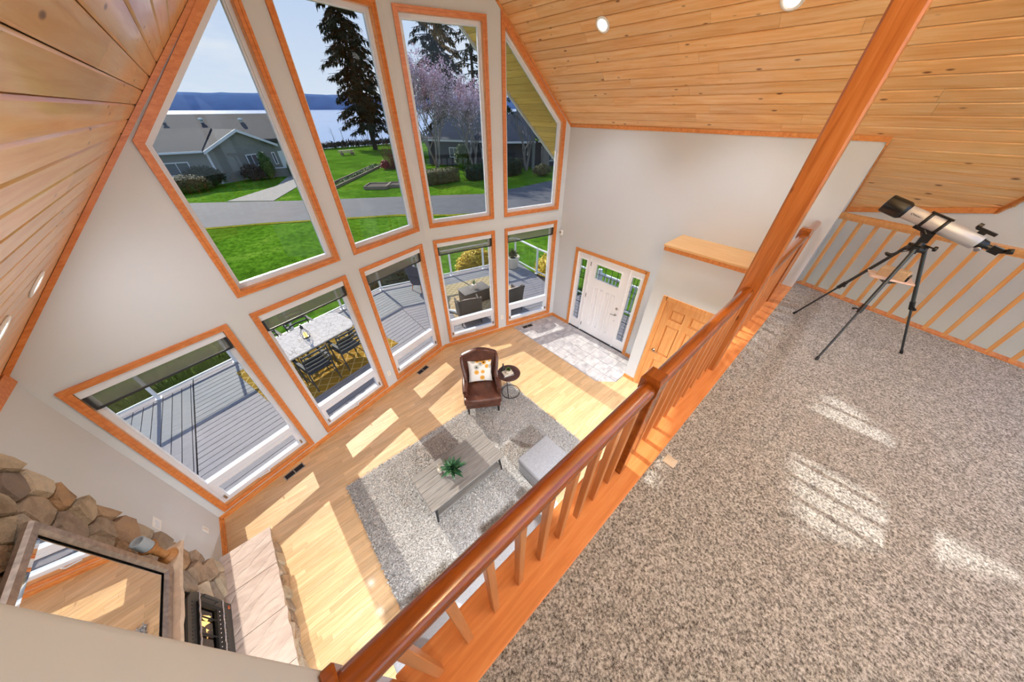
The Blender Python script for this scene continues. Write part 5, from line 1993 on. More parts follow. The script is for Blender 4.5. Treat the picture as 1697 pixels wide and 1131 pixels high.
# ---------------------------------------------------------------- ottoman and sofa
ox0, ox1, oy0, oy1 = 1.655, 2.285, 1.10, 1.745
ot = thing('ottoman', 'light grey upholstered square ottoman on the rug', 'ottoman', ((ox0 + ox1) / 2, (oy0 + oy1) / 2, 0))
obj('base', G().rbox(ox0 + 0.008, ox1 - 0.008, oy0 + 0.008, oy1 - 0.008, 0.06, 0.30, 0.02, 3), 'ottoman_fabric', ot)
obj('cushion', G().rbox(ox0, ox1, oy0, oy1, 0.302, 0.435, 0.045, 5, puff=0.012), 'ottoman_fabric', ot)
for x in (ox0 + 0.06, ox1 - 0.06):
    for y in (oy0 + 0.06, oy1 - 0.06):
        obj('foot', G().lathe((x, y, 0.022 if y > 1.41 else 0.0), [(0.016, 0), (0.022, 0.04)], 10), 'dark_leg', ot)
so = thing('sofa', 'light grey sofa with its back to the loft, glimpsed between balusters', 'sofa', (0.45, 0.6, 0))
sa, sb = -0.66, 1.58
obj('base', G().rbox(sa + 0.02, sb - 0.02, 0.18, 1.02, 0.08, 0.28, 0.02, 2), 'sofa_fabric', so)
obj('back', G().rbox(sa + 0.04, sb - 0.04, 0.14, 0.36, 0.20, 0.80, 0.05, 4), 'sofa_fabric', so)
for x in (sa, sb - 0.18):
    obj('arm', G().rbox(x, x + 0.18, 0.18, 1.02, 0.15, 0.58, 0.04, 3), 'sofa_fabric', so)
for k in range(2):
    xa = sa + 0.19 + k * 0.935
    obj('seat_cushion', G().rbox(xa, xa + 0.92, 0.34, 1.04, 0.282, 0.43, 0.04, 4, puff=0.012), 'sofa_fabric', so)
    obj('back_cushion', G().rbox(xa, xa + 0.92, 0.32, 0.52, 0.435, 0.84, 0.06, 4, puff=0.02), 'sofa_fabric', so)
for x in (sa + 0.08, sb - 0.08):
    for y in (0.24, 0.96):
        obj('foot', G().lathe((x, y, 0), [(0.018, 0), (0.025, 0.085)], 10), 'dark_leg', so)
for k, x in enumerate((-0.30, 0.45, 1.15)):
    pM2 = Matrix.Translation((x, 0.615, 0.438)) @ Matrix.Rotation(math.radians(-22), 4, 'X') @ Matrix.Rotation(0.05 * (k - 1), 4, 'Y')
    rt = thing('throw_pillow', ['white square throw pillow at the fireplace end of the grey sofa', 'white square throw pillow at the middle of the grey sofa', 'white square throw pillow at the ottoman end of the grey sofa'][k], 'cushion', pM2 @ Vector((0, 0, 0)))
    obj('cover', pillow(pM2, 0.42, 0.40, 0.14, 12), 'white_fabric', rt)
# ---------------------------------------------------------------- deck
DZ = -0.10
OUTL, OUTR = -NL, -NR
def lw(a, b):
    """plan point from coordinates along and out from the fireplace-side window wall"""
    return DL * a + OUTL * b
bL0 = PL.dot(OUTL)                 # the wall itself
bR0 = PB.dot(OUTR)
dk = thing('deck', 'grey composite board deck wrapping the window walls', 'deck', (2.5, 7.3, DZ))
# outlines in plan
EDGE_L = Vector((2.53, 9.39, 0)).dot(OUTL)
EDGE_R = Vector((6.057, 8.459, 0)).dot(OUTR)
poly_left = [(-6.0, 2.0), (12.0, 2.0), (12.0, 12.0), (-6.0, 12.0)]
def clip_many(poly, planes):
    for a, b, c in planes:
        if len(poly) > 2:
            poly = clip_poly(poly, a, b, c)
    return poly
BWD = 0.14
def deck_board(pc, up=0.0, m='deck_board'):
    if len(pc) < 3:
        return
    c = (sum(p[0] for p in pc) / len(pc), sum(p[1] for p in pc) / len(pc))
    A = abs(area_c(pc)[0])
    if A < 0.004:
        return
    return c
def lay_deck(dirv, outv, b0, b1, planes, name):
    b = b0
    i = 0
    while b < b1:
        bb = min(b + BWD - 0.013, b1)
        q = []
        for (a_, c_) in ((-12, b), (16, b), (16, bb), (-12, bb)):
            v = dirv * a_ + outv * c_
            q.append((v.x, v.y))
        pc = clip_many(q, planes)
        if len(pc) > 2 and abs(area_c(pc)[0]) > 0.004:
            c = area_c(pc)[1]
            M = basis((c[0], c[1], DZ), dirv, outv, ZUP)
            inv = M.inverted()
            loc = [inv @ Vector((p[0], p[1], DZ)) for p in pc]
            g = G().prism([(p.x, p.y, -0.025) for p in loc], (0, 0, 0.025))
            piece('deck_board', (name, i), lambda: g, 'deck_board', dk, M)
        b += BWD
        i += 1
MIT_L = -2.275
lay_deck(DL, OUTL, bL0 + WALL_T + 0.01, EDGE_L + 0.10, [(1, 0, 2.505), (-1, 0, -(MIT_L + 0.01))], 'dbl')
lay_deck(DR, OUTR, bR0 + WALL_T + 0.01, EDGE_R + 0.10, [(-1, 0, -2.515), (DR.x, DR.y, Vector((7.42, 8.13, 0)).dot(DR) + 0.05)], 'dbr')
# narrow border board at the mitre and cross boards on the far fireplace side
def quad(name, pts):
    c = area_c(pts)[1]
    g = G().prism([(p[0] - c[0], p[1] - c[1], -0.025) for p in pts], (0, 0, 0.025))
    piece('deck_board', (name,), lambda: g, 'deck_board', dk, Matrix.Translation((c[0], c[1], DZ)))
def eL(x, extra=0.0):
    return (EDGE_L + extra - x * OUTL.x) / OUTL.y
def wL(x):
    return (bL0 + WALL_T + 0.01 - x * OUTL.x) / OUTL.y
x = MIT_L
for k in range(18):
    w_ = 0.04 if k == 0 else 0.145
    xa, xb = x - w_, x - 0.012
    quad('dx%d' % k, [(xa, wL(xa) - 0.5 * (k > 2)), (xb, wL(xb) - 0.5 * (k > 2)), (xb, eL(xb, -0.05)), (xa, eL(xa, -0.05))])
    x -= w_
quad('dxe', [(-4.8, eL(-4.8, -0.04)), (MIT_L - 0.006, eL(MIT_L - 0.006, -0.04)), (MIT_L - 0.006, eL(MIT_L - 0.006, 0.10)), (-4.8, eL(-4.8, 0.10))])
g = G().prism([(-4.7, 4.0, DZ - 0.25), (2.5, 5.6, DZ - 0.25), (7.3, 4.6, DZ - 0.25), (7.3, 8.0, DZ - 0.25), (2.5, 9.35, DZ - 0.25), (-4.7, 7.4, DZ - 0.25)], (0, 0, 0.2))
obj('joists', g, 'shadow_gap', dk)
# deck railing: white posts, rails and clear glass panels
dr_ = thing('deck_railing', 'white deck railing with clear glass panels between square posts', 'railing', (2.5, 9.4, DZ))
CORNER = Vector((7.38, 8.14, 0))
PL_posts = [Vector((x, eL(x), 0)) for x in (-4.2, -2.818, -1.497, -0.17, 1.162, 2.526)]
def on_r(x):
    return Vector((x, (EDGE_R - x * OUTR.x) / OUTR.y, 0))
PR_posts = [on_r(3.65), on_r(4.852), on_r(6.057), CORNER]
PE_posts = [Vector((7.239, 6.832, 0)), Vector((7.20, 5.55, 0)), Vector((7.2, 4.42, 0))]
allp = PL_posts + PR_posts + PE_posts
for p in allp:
    piece('post', 'dpost', lambda: G().rbox(-0.028, 0.028, -0.028, 0.028, 0.012, 0.90, 0.004, 1, smooth=False).rbox(-0.055, 0.055, -0.055, 0.055, 0, 0.012, 0.003, 1, smooth=False), 'white_paint', dr_, Matrix.Translation((p.x, p.y, DZ)))
for a, b in zip(allp[:-1], allp[1:]):
    d = (b - a).normalized()
    s = Vector((-d.y, d.x, 0))
    mid_ = (a + b) / 2
    L = (b - a).length
    obj('top_rail', G().obox(mid_ + ZUP * (DZ + 0.915), d, s, ZUP, L / 2 + 0.02, 0.032, 0.018), 'white_paint', dr_)
    obj('bottom_rail', G().obox(mid_ + ZUP * (DZ + 0.085), d, s, ZUP, L / 2 - 0.03, 0.016, 0.018), 'white_paint', dr_)
    obj('glass_panel', G().obox(mid_ + ZUP * (DZ + 0.50), d, s, ZUP, L / 2 - 0.03, 0.003, 0.395), 'deck_glass', dr_)

# ---------------------------------------------------------------- outdoor dining set
def P(a, b, z=0.0):
    v = lw(a, b)
    return Vector((v.x, v.y, z))
rg = thing('gold_outdoor_rug', 'gold trellis-patterned outdoor rug under the dining table on the deck', 'rug', P(1.96, 6.75, DZ))
rM = basis(P(1.96, 6.775, DZ), DL, OUTL, ZUP)
piece('weave', 'grug', lambda: G().rbox(-1.37, 1.37, -1.125, 1.125, 0.0, 0.008, 0.003, 1, smooth=False), 'gold_rug', rg, rM)
TZ = 0.635
tb = thing('outdoor_dining_table', 'outdoor dining table with a pale flagstone-look top and dark curved legs', 'table', P(1.85, 6.69, DZ))
tM = basis(P(1.85, 6.69, TZ), DL, OUTL, ZUP)
def oct_top(hl, hw, ch, z0, z1):
    o = [(-hl + ch, -hw), (hl - ch, -hw), (hl, -hw + ch), (hl, hw - ch), (hl - ch, hw), (-hl + ch, hw), (-hl, hw - ch), (-hl, -hw + ch)]
    return G().prism([(p[0], p[1], z0) for p in o], (0, 0, z1 - z0))
piece('table_top', 'ftop', lambda: oct_top(0.95, 0.51, 0.16, -0.03, 0.0), 'flag_top', tb, tM)
piece('top_rim', 'frim', lambda: oct_top(0.94, 0.50, 0.16, -0.05, -0.031), 'slat_metal', tb, tM)
for s in (-1, 1):
    for q in (-1, 1):
        base = P(1.85 + s * 0.68, 6.69 + q * 0.32)
        o2 = DL * s
        pts = [base + ZUP * (TZ - 0.05), base + o2 * 0.10 + ZUP * (TZ - 0.2), base + o2 * -0.02 + ZUP * (TZ - 0.42), base + o2 * 0.06 + ZUP * (DZ + 0.01)]
        obj('leg', G().tube(pts, 0.018, 6), 'black_metal', tb)
obj('stretcher', G().tube([P(1.17, 6.69, 0.28), P(2.53, 6.69, 0.28)], 0.014, 6), 'black_metal', tb)
for s in (-0.68, 0.68):
    obj('end_brace', G().tube([P(1.85 + s, 6.37, 0.28), P(1.85 + s, 6.69, 0.28), P(1.85 + s, 7.01, 0.28)], 0.013, 6), 'black_metal', tb)
# lantern
lc = P(1.85, 6.665, TZ)
lt_ = thing('wire_lantern', 'black wire teardrop lantern with glowing candle on the outdoor dining table', 'lantern', lc)
obj('base', G().lathe(lc, [(0.07, 0), (0.075, 0.008), (0.06, 0.016)], 20), 'black_metal', lt_)
for k in range(8):
    a = k * math.pi / 4
    pr = [(0.066, 0.012), (0.088, 0.06), (0.075, 0.13), (0.04, 0.20), (0.022, 0.235)]
    obj('wire', G().tube([lc + Vector((math.cos(a) * r_, math.sin(a) * r_, h)) for r_, h in pr], 0.0035, 5), 'black_metal', lt_)
obj('cap', G().lathe(lc + ZUP * 0.232, [(0.03, 0), (0.03, 0.05), (0.02, 0.06), (0.012, 0.10), (0.016, 0.11)], 14), 'black_metal', lt_)
obj('candle', G().lathe(lc + ZUP * 0.016, [(0.035, 0), (0.035, 0.09), (0.012, 0.10), (0.008, 0.13)], 14), 'bulb', lt_)
# slat-back chairs
def slat_chair(label, a, b, face, group=None):
    """face +1: faces away from the house"""
    o = P(a, b, DZ + 0.008)
    c = thing('slat_chair', label, 'chair', o, group=group)
    fwd, sd = OUTL * face, DL
    def q(x, y, z):
        return o + sd * x + fwd * y + ZUP * z
    for s in (-1, 1):
        x = 0.25 * s
        obj('rear_leg', G().tube([q(x, -0.25, 0.0), q(x, -0.20, 0.42), q(x, -0.30, 0.98)], [0.014, 0.017, 0.014], 6), 'slat_metal', c)
        obj('front_leg', G().tube([q(x, 0.25, 0.0), q(x, 0.22, 0.42), q(x, 0.20, 0.64)], [0.014, 0.016, 0.014], 6), 'slat_metal', c)
        obj('arm', G().obox(q(x, -0.02, 0.65), sd, fwd, ZUP, 0.028, 0.25, 0.010), 'slat_metal', c)
        obj('side_stretcher', G().tube([q(x, -0.24, 0.14), q(x, 0.0, 0.2), q(x, 0.24, 0.14)], 0.009, 5), 'slat_metal', c)
    for k in range(7):
        obj('seat_slat', G().obox(q(0, -0.17 + k * 0.066, 0.425 + 0.004 * abs(k - 3)), sd, fwd, ZUP, 0.24, 0.026, 0.007), 'slat_metal', c)
    for k in range(5):
        z = 0.55 + k * 0.098
        y = -0.215 - (z - 0.42) * 0.165
        obj('back_slat', G().tube([q(-0.25, y, z), q(0, y - 0.03, z + 0.012), q(0.25, y, z)], 0.020, 6), 'slat_metal', c)
    return c
slat_chair('dark slatted outdoor chair on the house side of the dining table, nearer the fireplace wall', 1.56, 5.99, 1)
slat_chair('dark slatted outdoor chair on the house side of the dining table, nearer the prow corner', 2.30, 6.03, 1)
slat_chair('dark slatted outdoor chair on the lawn side of the dining table, nearer the fireplace wall', 1.36, 7.44, -1)
slat_chair('dark slatted outdoor chair on the lawn side of the dining table, nearer the prow corner', 2.08, 7.46, -1)


# ---------------------------------------------------------------- lounge corner
def Q(a, b, z=0.0):
    v = DR * a + OUTR * b
    return Vector((v.x, v.y, z))
rg2 = thing('tan_outdoor_rug', 'tan trellis-patterned outdoor rug with a curled corner under the wicker furniture', 'rug', Q(2.9, 7.8, DZ))
piece('weave', 'trug', lambda: G().rbox(-1.13, 1.13, -1.15, 1.15, 0.0, 0.008, 0.003, 1, smooth=False), 'tan_rug', rg2, basis(Q(2.90, 7.86, DZ), DR, OUTR, ZUP))
ca, cb_ = Q(1.74, 7.02, DZ + 0.03), Q(1.97, 6.60, DZ + 0.03)
ca, cb_ = Vector((3.45, 6.84, DZ + 0.045)), Vector((3.68, 6.33, DZ + 0.045))
obj('curled_corner', G().tube([ca, (ca + cb_) / 2 + ZUP * 0.015, cb_], [0.02, 0.045, 0.05], 12), 'white_fabric', rg2)
wt_ = thing('wicker_side_table', 'dark wicker box table with a glass top on the deck', 'table', (4.44, 6.77, DZ))
wM = Matrix.Translation((4.44, 6.77, DZ + 0.009)) @ Matrix.Rotation(math.radians(-6), 4, 'Z')
obj('body', G().rbox(-0.42, 0.42, -0.23, 0.23, 0.0, 0.40, 0.012, 2, wM), 'wicker', wt_)
obj('top', G().rbox(-0.44, 0.44, -0.25, 0.25, 0.401, 0.418, 0.004, 2, wM), 'wicker_grey', wt_)
for s in (-0.14, 0.14):
    obj('top_seam', G().rbox(s - 0.004, s + 0.004, -0.245, 0.245, 0.4185, 0.4205, 0.0008, 1, wM), 'dark_metal', wt_)
pc = Vector((4.44, 6.74, DZ + 0.43))
pp = thing('potted_aloe', 'small spiky aloe in a square cream pot on the wicker table', 'plant', pc)
obj('pot', G().rbox(pc.x - 0.065, pc.x + 0.065, pc.y - 0.065, pc.y + 0.065, pc.z, pc.z + 0.13, 0.008, 2), 'pot_cream', pp)
for k in range(12):
    a = k * 2.4
    obj('leaf', agave_leaf(pc + ZUP * 0.125, a, 0.7 + 0.06 * k, 0.17, 0.03), 'agave_light', pp)
def wicker_chair(label, x, y, rz, cush='white_fabric'):
    M = Matrix.Translation((x, y, DZ + 0.002)) @ Matrix.Rotation(rz, 4, 'Z')     # local -y is the front
    c = thing('wicker_armchair', label, 'armchair', (x, y, DZ), rz)
    g = G()
    def f(u, v, t):
        s = u * 2 - 1
        a = abs(s)
        if a < 0.5:
            px, py, nx, ny = s / 0.5 * 0.30, 0.30, 0, -1
        else:
            k = (a - 0.5) / 0.5
            px, py, nx, ny = math.copysign(0.30 + 0.02 * k, s), 0.30 - 0.60 * k, -math.copysign(1, s), 0
        top = 0.80 if a < 0.5 else 0.80 - 0.24 * smoothstep(0.0, 0.5, (a - 0.5) / 0.5)
        if a < 0.5:
            top += 0.03 * (1 - (a / 0.5) ** 2)
        z = 0.16 + (top - 0.16) * v
        fl = 0.10 * v * (1 if a < 0.62 else 0.5)
        return M @ Vector((px * (1 + fl * 0.8) + nx * t * 0.035, py + (fl if ny else 0) + ny * t * 0.035, z))
    g.grid(lambda u, v: f(u, v, 0), 32, 8)
    g.grid(lambda u, v: f(1 - u, v, 1), 32, 8)
    a_ = [f(k / 32, 1, 0) for k in range(33)]
    b_ = [f(k / 32, 1, 1) for k in range(33)]
    g.add(a_ + b_, [(i, i + 1, i + 34, i + 33) for i in range(32)])
    obj('shell', g, 'wicker', c)
    obj('top_roll', G().tube([(p + q_) / 2 + ZUP * 0.008 for p, q_ in zip(a_, b_)], 0.026, 8), 'wicker', c)
    obj('seat_frame', G().rbox(-0.29, 0.29, -0.30, 0.26, 0.16, 0.32, 0.02, 2, M), 'wicker', c)
    obj('seat_cushion', G().rbox(-0.255, 0.255, -0.30, 0.24, 0.325, 0.42, 0.03, 3, M), cush, c)
    for lx in (-0.26, 0.26):
        for ly in (-0.26, 0.28):
            obj('leg', G().tube([M @ Vector((lx, ly, 0.17)), M @ Vector((lx * 1.06, ly * 1.06, 0.007))], [0.022, 0.016], 6), 'wicker', c)
    return c, M
c1, M1 = wicker_chair('dark wicker armchair with its back to the window beside the curled rug corner', 3.72, 6.02, math.radians(158))
c2, M2 = wicker_chair('dark wicker armchair with its back to the window nearest the front door', 4.92, 5.72, math.radians(172))
for M_, nm, lb in ((M1, 'patterned_cushion', 'pink and white patterned cushion in the wicker chair by the curled rug'), (M2, 'patterned_cushion', 'pink and white patterned cushion in the wicker chair near the front door')):
    pm = M_ @ Matrix.Translation((0, 0.16, 0.425)) @ Matrix.Rotation(math.radians(-18), 4, 'X')
    rt = thing(nm, lb, 'cushion', pm @ Vector((0, 0, 0)))
    obj('cover', pillow(pm, 0.44, 0.40, 0.13, 12), 'magazine', rt)
# tub chair by the railing
M = Matrix.Translation((3.55, 8.55, DZ + 0.009)) @ Matrix.Rotation(math.radians(118), 4, 'Z')
tc_ = thing('tub_chair', 'charcoal tub chair on tapered wooden legs by the deck railing', 'armchair', (3.55, 8.55, DZ))
g = G()
def tub(u, v, t):
    a = math.pi * (u * 1.5 - 0.25)
    r_ = (0.30 + 0.10 * v) - 0.045 * t
    top = 0.42 + 0.40 * max(0.0, math.sin(a)) + 0.14
    z = 0.28 + (top - 0.28) * v
    return M @ Vector((math.cos(a) * r_, math.sin(a) * r_, z))
g.grid(lambda u, v: tub(u, v, 0), 28, 8)
g.grid(lambda u, v: tub(1 - u, v, 1), 28, 8)
a_ = [tub(k / 28, 1, 0) for k in range(29)]
b_ = [tub(k / 28, 1, 1) for k in range(29)]
g.add(a_ + b_, [(i, i + 1, i + 30, i + 29) for i in range(28)])
obj('shell', g, 'sail_dark', tc_)
obj('top_roll', G().tube([(p + q_) / 2 for p, q_ in zip(a_, b_)], 0.028, 8), 'sail_dark', tc_)
obj('seat', G().lathe(M @ Vector((0, 0, 0.28)), [(0.28, 0), (0.30, 0.02), (0.30, 0.13), (0.26, 0.16)], 24), 'sail_dark', tc_)
for a in (0.6, 2.2, 3.8, 5.4):
    obj('leg', G().tube([M @ Vector((0.22 * math.cos(a), 0.22 * math.sin(a), 0.29)), M @ Vector((0.30 * math.cos(a), 0.30 * math.sin(a), 0.0))], [0.022, 0.013], 8), 'casing', tc_)
pm = M @ Matrix.Translation((0, 0.16, 0.45)) @ Matrix.Rotation(math.radians(-18), 4, 'X')
rt = thing('patterned_cushion', 'pink and white patterned cushion in the charcoal tub chair', 'cushion', pm @ Vector((0, 0, 0)))
obj('cover', pillow(pm, 0.40, 0.38, 0.12, 12), 'magazine', rt)
M = Matrix.Translation((6.25, 8.05, DZ + 0.009)) @ Matrix.Rotation(math.radians(-20), 4, 'Z')
# big planter at the deck corner
bc = Vector((6.93, 7.80, DZ + 0.001))
bp_ = thing('planter_pot', 'large cream pot of spiky greenery at the deck corner', 'plant', bc)
obj('pot', G().lathe(bc, [(0.17, 0), (0.20, 0.05), (0.235, 0.28), (0.27, 0.40), (0.275, 0.43), (0.255, 0.43), (0.24, 0.38)], 28), 'pot_cream', bp_)
obj('soil', G().lathe(bc + ZUP * 0.37, [(0.24, 0), (0.1, 0.01)], 20), 'soil', bp_)
g = G()
rp_ = random.Random(8)
for k in range(150):
    a, e_ = rp_.uniform(0, 6.28), rp_.uniform(0.5, 1.5)
    d = Vector((math.cos(a) * math.cos(e_), math.sin(a) * math.cos(e_), math.sin(e_)))
    g.leaf(bc + Vector((rp_.uniform(-.12, .12), rp_.uniform(-.12, .12), 0.38)) + d * rp_.uniform(0, 0.15), d, ZUP, rp_.uniform(0.12, 0.28), 0.03)
stuff(obj('foliage', g, 'leaf_olive', bp_))
# small bird feeder pole / sail standing by railing
sd_ = thing('covered_umbrella', 'furled dark patio umbrella standing by the deck railing', 'umbrella', (6.42, 8.05, DZ))
obj('pole', G().tube([(6.42, 8.05, DZ + 0.009), (6.42, 8.05, DZ + 0.95)], 0.018, 8), 'dark_metal', sd_)
obj('furled_canopy', G().lathe((6.42, 8.05, DZ + 0.10), [(0.05, 0), (0.09, 0.08), (0.085, 0.35), (0.06, 0.62), (0.02, 0.75)], 14), 'tube_black', sd_)

# entry porch outside the front door: boards and a white picket railing
ep = thing('entry_porch', 'grey board porch outside the front door', 'porch', (6.4, 3.2, DZ))
for k in range(11):
    xa = PR.x + WALL_T + 0.02 + k * 0.14
    piece('deck_board', 'porchb', lambda: G().box(-1.75, 1.75, -0.0635, 0.0635, -0.025, 0), 'deck_board', ep, basis((xa + 0.064, 3.05, DZ), (0, 1, 0), (-1, 0, 0), ZUP))
pk = thing('porch_railing', 'white picket railing of the entry porch seen through the door glass', 'railing', (7.22, 3.0, DZ))
for z in (0.10, 0.92):
    obj('rail', G().box(7.19, 7.25, 1.35, 4.25, DZ + z - 0.025, DZ + z + 0.025), 'white_paint', pk)
for k in range(24):
    piece('picket', 'pick', lambda: G().box(-0.018, 0.018, -0.018, 0.018, 0.12, 0.90), 'white_paint', pk, Matrix.Translation((7.22, 1.42 + k * 0.12, DZ)))
for y in (1.35, 4.27):
    obj('post', G().rbox(7.17, 7.27, y - 0.05, y + 0.05, DZ + 0.001, DZ + 1.05, 0.006, 1, smooth=False), 'white_paint', pk)
# ---------------------------------------------------------------- ground, road, lake, hills
def gz(x, y):
    return -0.95 - 0.009 * y
land = [(-60, -30), (140, -30), (140, 50), (60, 78), (10, 76), (-60, 78)]
g = G().prism([(p[0], p[1], gz(*p)) for p in land], (0, 0, -0.5))
struct('floor_lawn', g, 'lawn', 'green lawn sloping gently from the house to the lake')
def flat(name, pts, m, up, label, cat=None):
    g = G().prism([(p[0], p[1], gz(*p) + up) for p in pts], (0, 0, -0.05))
    o = struct(name, g, m, label)
    return o
near = [(-60, 55), (-14, 32.5), (-1.75, 26.3), (1.07, 25.05), (8.19, 21.0), (10.76, 18.57), (12.99, 17.1), (20, 13.5), (40, 6), (80, -6)]
far = [(80, 14), (50, 19), (33, 21.5), (24.5, 22.2), (20, 22.0), (16.3, 22.2), (10.2, 26.5), (4.3, 30.4), (-2.67, 35.9), (-14, 43), (-60, 66)]
flat('floor_road', near + far, 'asphalt', 0.02, 'grey asphalt lane crossing between the lawns')
# verges in thin yellowed grass along the near road edge
vg = []
for p in near[1:8]:
    vg.append((p[0] - 0.12, p[1] - 0.22))
flat('floor_verge', vg + [(p[0] + 0.05, p[1] + 0.12) for p in reversed(near[1:8])], 'verge', 0.03, 'yellowed grass verge along the near side of the lane')
flat('floor_drive', [(-0.24, 34.3), (2.6, 31.9), (6.2, 38.6), (8.2, 44.5), (6.4, 45.5), (4.0, 39.0)], 'gravel', 0.035, 'pale gravel driveway leading to the grey house')
flat('floor_rough', [(-30, 9.0), (-3.2, 8.35), (-1.0, 8.9), (-1.6, 11.5), (-8, 13), (-30, 12)], 'grass_rough', 0.02, 'long pale rough grass beside the deck')
g = G().grid(lambda u, v: Vector((-2500 + 6500 * u, 74 + 3400 * v, -5.0)), 4, 4, False)
struct('floor_lake', g, 'water', 'bright rippled lake beyond the lawn')
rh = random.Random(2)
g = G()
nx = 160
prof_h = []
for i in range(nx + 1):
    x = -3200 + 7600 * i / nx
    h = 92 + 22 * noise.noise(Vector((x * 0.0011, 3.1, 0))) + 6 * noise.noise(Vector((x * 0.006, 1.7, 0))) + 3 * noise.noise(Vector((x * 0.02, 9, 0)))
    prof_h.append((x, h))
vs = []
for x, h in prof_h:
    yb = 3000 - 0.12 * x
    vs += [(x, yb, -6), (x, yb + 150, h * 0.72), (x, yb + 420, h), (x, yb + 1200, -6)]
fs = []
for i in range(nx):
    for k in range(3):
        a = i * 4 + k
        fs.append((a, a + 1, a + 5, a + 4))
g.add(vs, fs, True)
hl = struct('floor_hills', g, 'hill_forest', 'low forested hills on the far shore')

# ---------------------------------------------------------------- vegetation builders
def leaf_cloud(g, c, rad, n, size, rng, flatz=1.0, shell=0.5):
    c = Vector(c)
    for k in range(n):
        a, e_ = rng.uniform(0, 6.283), math.asin(rng.uniform(-0.35, 1))
        q = shell + (1 - shell) * rng.random()
        p = c + Vector((math.cos(a) * math.cos(e_) * rad[0] * q, math.sin(a) * math.cos(e_) * rad[1] * q, math.sin(e_) * rad[2] * q))
        d = Vector((rng.uniform(-1, 1), rng.uniform(-1, 1), rng.uniform(-0.6, 1))).normalized()
        g.leaf(p, d, ZUP, size * rng.uniform(0.6, 1.4), size * 0.7)
    return g
def shrub(name, label, c, rad, mat_, n=420, size=0.14, seed=0, group=None, box=False):
    c = Vector((c[0], c[1], gz(c[0], c[1])))
    rng = random.Random(seed)
    rt = thing(name, label, 'shrub' if 'hedge' not in name else 'hedge', c, group=group)
    g = G()
    if box:
        core = G().rbox(c.x - rad[0] * 0.93, c.x + rad[0] * 0.93, c.y - rad[1] * 0.9, c.y + rad[1] * 0.9, c.z, c.z + rad[2] * 0.94, min(rad) * 0.3, 3)
        obj('core', core, mat_, rt)
        for k in range(n * 4):
            p = Vector((c.x + rad[0] * rng.uniform(-1, 1), c.y + rad[1] * rng.uniform(-1, 1), c.z + rad[2] * rng.uniform(0.05, 1.0)))
            ax_ = rng.randrange(3)
            if ax_ == 0:
                p.x = c.x + rad[0] * rng.choice((-1, 1)) * 0.98
            elif ax_ == 1:
                p.y = c.y + rad[1] * -0.98
            else:
                p.z = c.z + rad[2] * 0.98
            d = Vector((rng.uniform(-1, 1), rng.uniform(-1, 1), rng.uniform(-0.2, 1)))
            g.leaf(p, d, ZUP, size * rng.uniform(0.6, 1.4), size * 0.6)
    else:
        core = G().ball(c + ZUP * rad[2] * 0.45, 1.0, 16, 10, (rad[0] * 0.74, rad[1] * 0.74, rad[2] * 0.44))
        obj('core', core, mat_, rt)
        leaf_cloud(g, c + ZUP * rad[2] * 0.42, (rad[0], rad[1], rad[2] * 0.6), n * 4, size * 1.25, rng, shell=0.68)
    stuff(obj('foliage', g, mat_, rt))
    return rt
def conifer(label, c, H, R0, seed, start=0.16, nb=46, droop=0.35, trunk_r=0.42, lean=(0, 0), dens=1.0, fs=1.0):
    c = Vector((c[0], c[1], gz(c[0], c[1])))
    rng = random.Random(seed)
    rt = thing('fir_tree', label, 'tree', c)
    top = c + Vector((lean[0], lean[1], H))
    obj('trunk', G().tube([c - ZUP * 0.1, c + (top - c) * 0.5, top], [trunk_r, trunk_r * 0.6, 0.04], 8), 'trunk', rt)
    gf, gb = G(), G()
    for k in range(nb):
        t = start + (1 - start) * (k + rng.random() * 0.6) / nb
        if t > 0.985:
            continue
        base = c + (top - c) * t
        L = R0 * (1 - t) ** 0.75 * rng.uniform(0.65, 1.15) + 0.25
        if t < start + 0.12:
            L *= rng.uniform(0.5, 1.0)
        a = k * 2.399 + rng.uniform(-0.3, 0.3)
        d = Vector((math.cos(a), math.sin(a), rng.uniform(-0.05, 0.25)))
        pts = []
        for q in range(6):
            s = q / 5
            pts.append(base + d * (L * s) - ZUP * (droop * L * s * s) + ZUP * (0.12 * L * s ** 4))
        gb.tube(pts, [0.05 * (1 - q / 6) + 0.012 for q in range(6)], 4, cap=False)
        side = Vector((-math.sin(a), math.cos(a), 0))
        for m in range(int((16 + L * 11) * dens)):
            s = rng.uniform(0.18, 1.0)
            p = base + d * (L * s) - ZUP * (droop * L * s * s)
            w_ = L * 0.26 * (1.15 - s) + 0.12
            p = p + side * rng.uniform(-w_, w_) - ZUP * rng.uniform(0, 0.28)
            dd = (d * rng.uniform(0.2, 1) + side * rng.uniform(-0.8, 0.8) - ZUP * rng.uniform(0.1, 0.9)).normalized()
            gf.leaf(p, dd, ZUP, fs * rng.uniform(0.35, 0.75), fs * rng.uniform(0.16, 0.30))
    obj('branches', gb, 'trunk', rt)
    stuff(obj('foliage', gf, 'fir_needle', rt))
    return rt
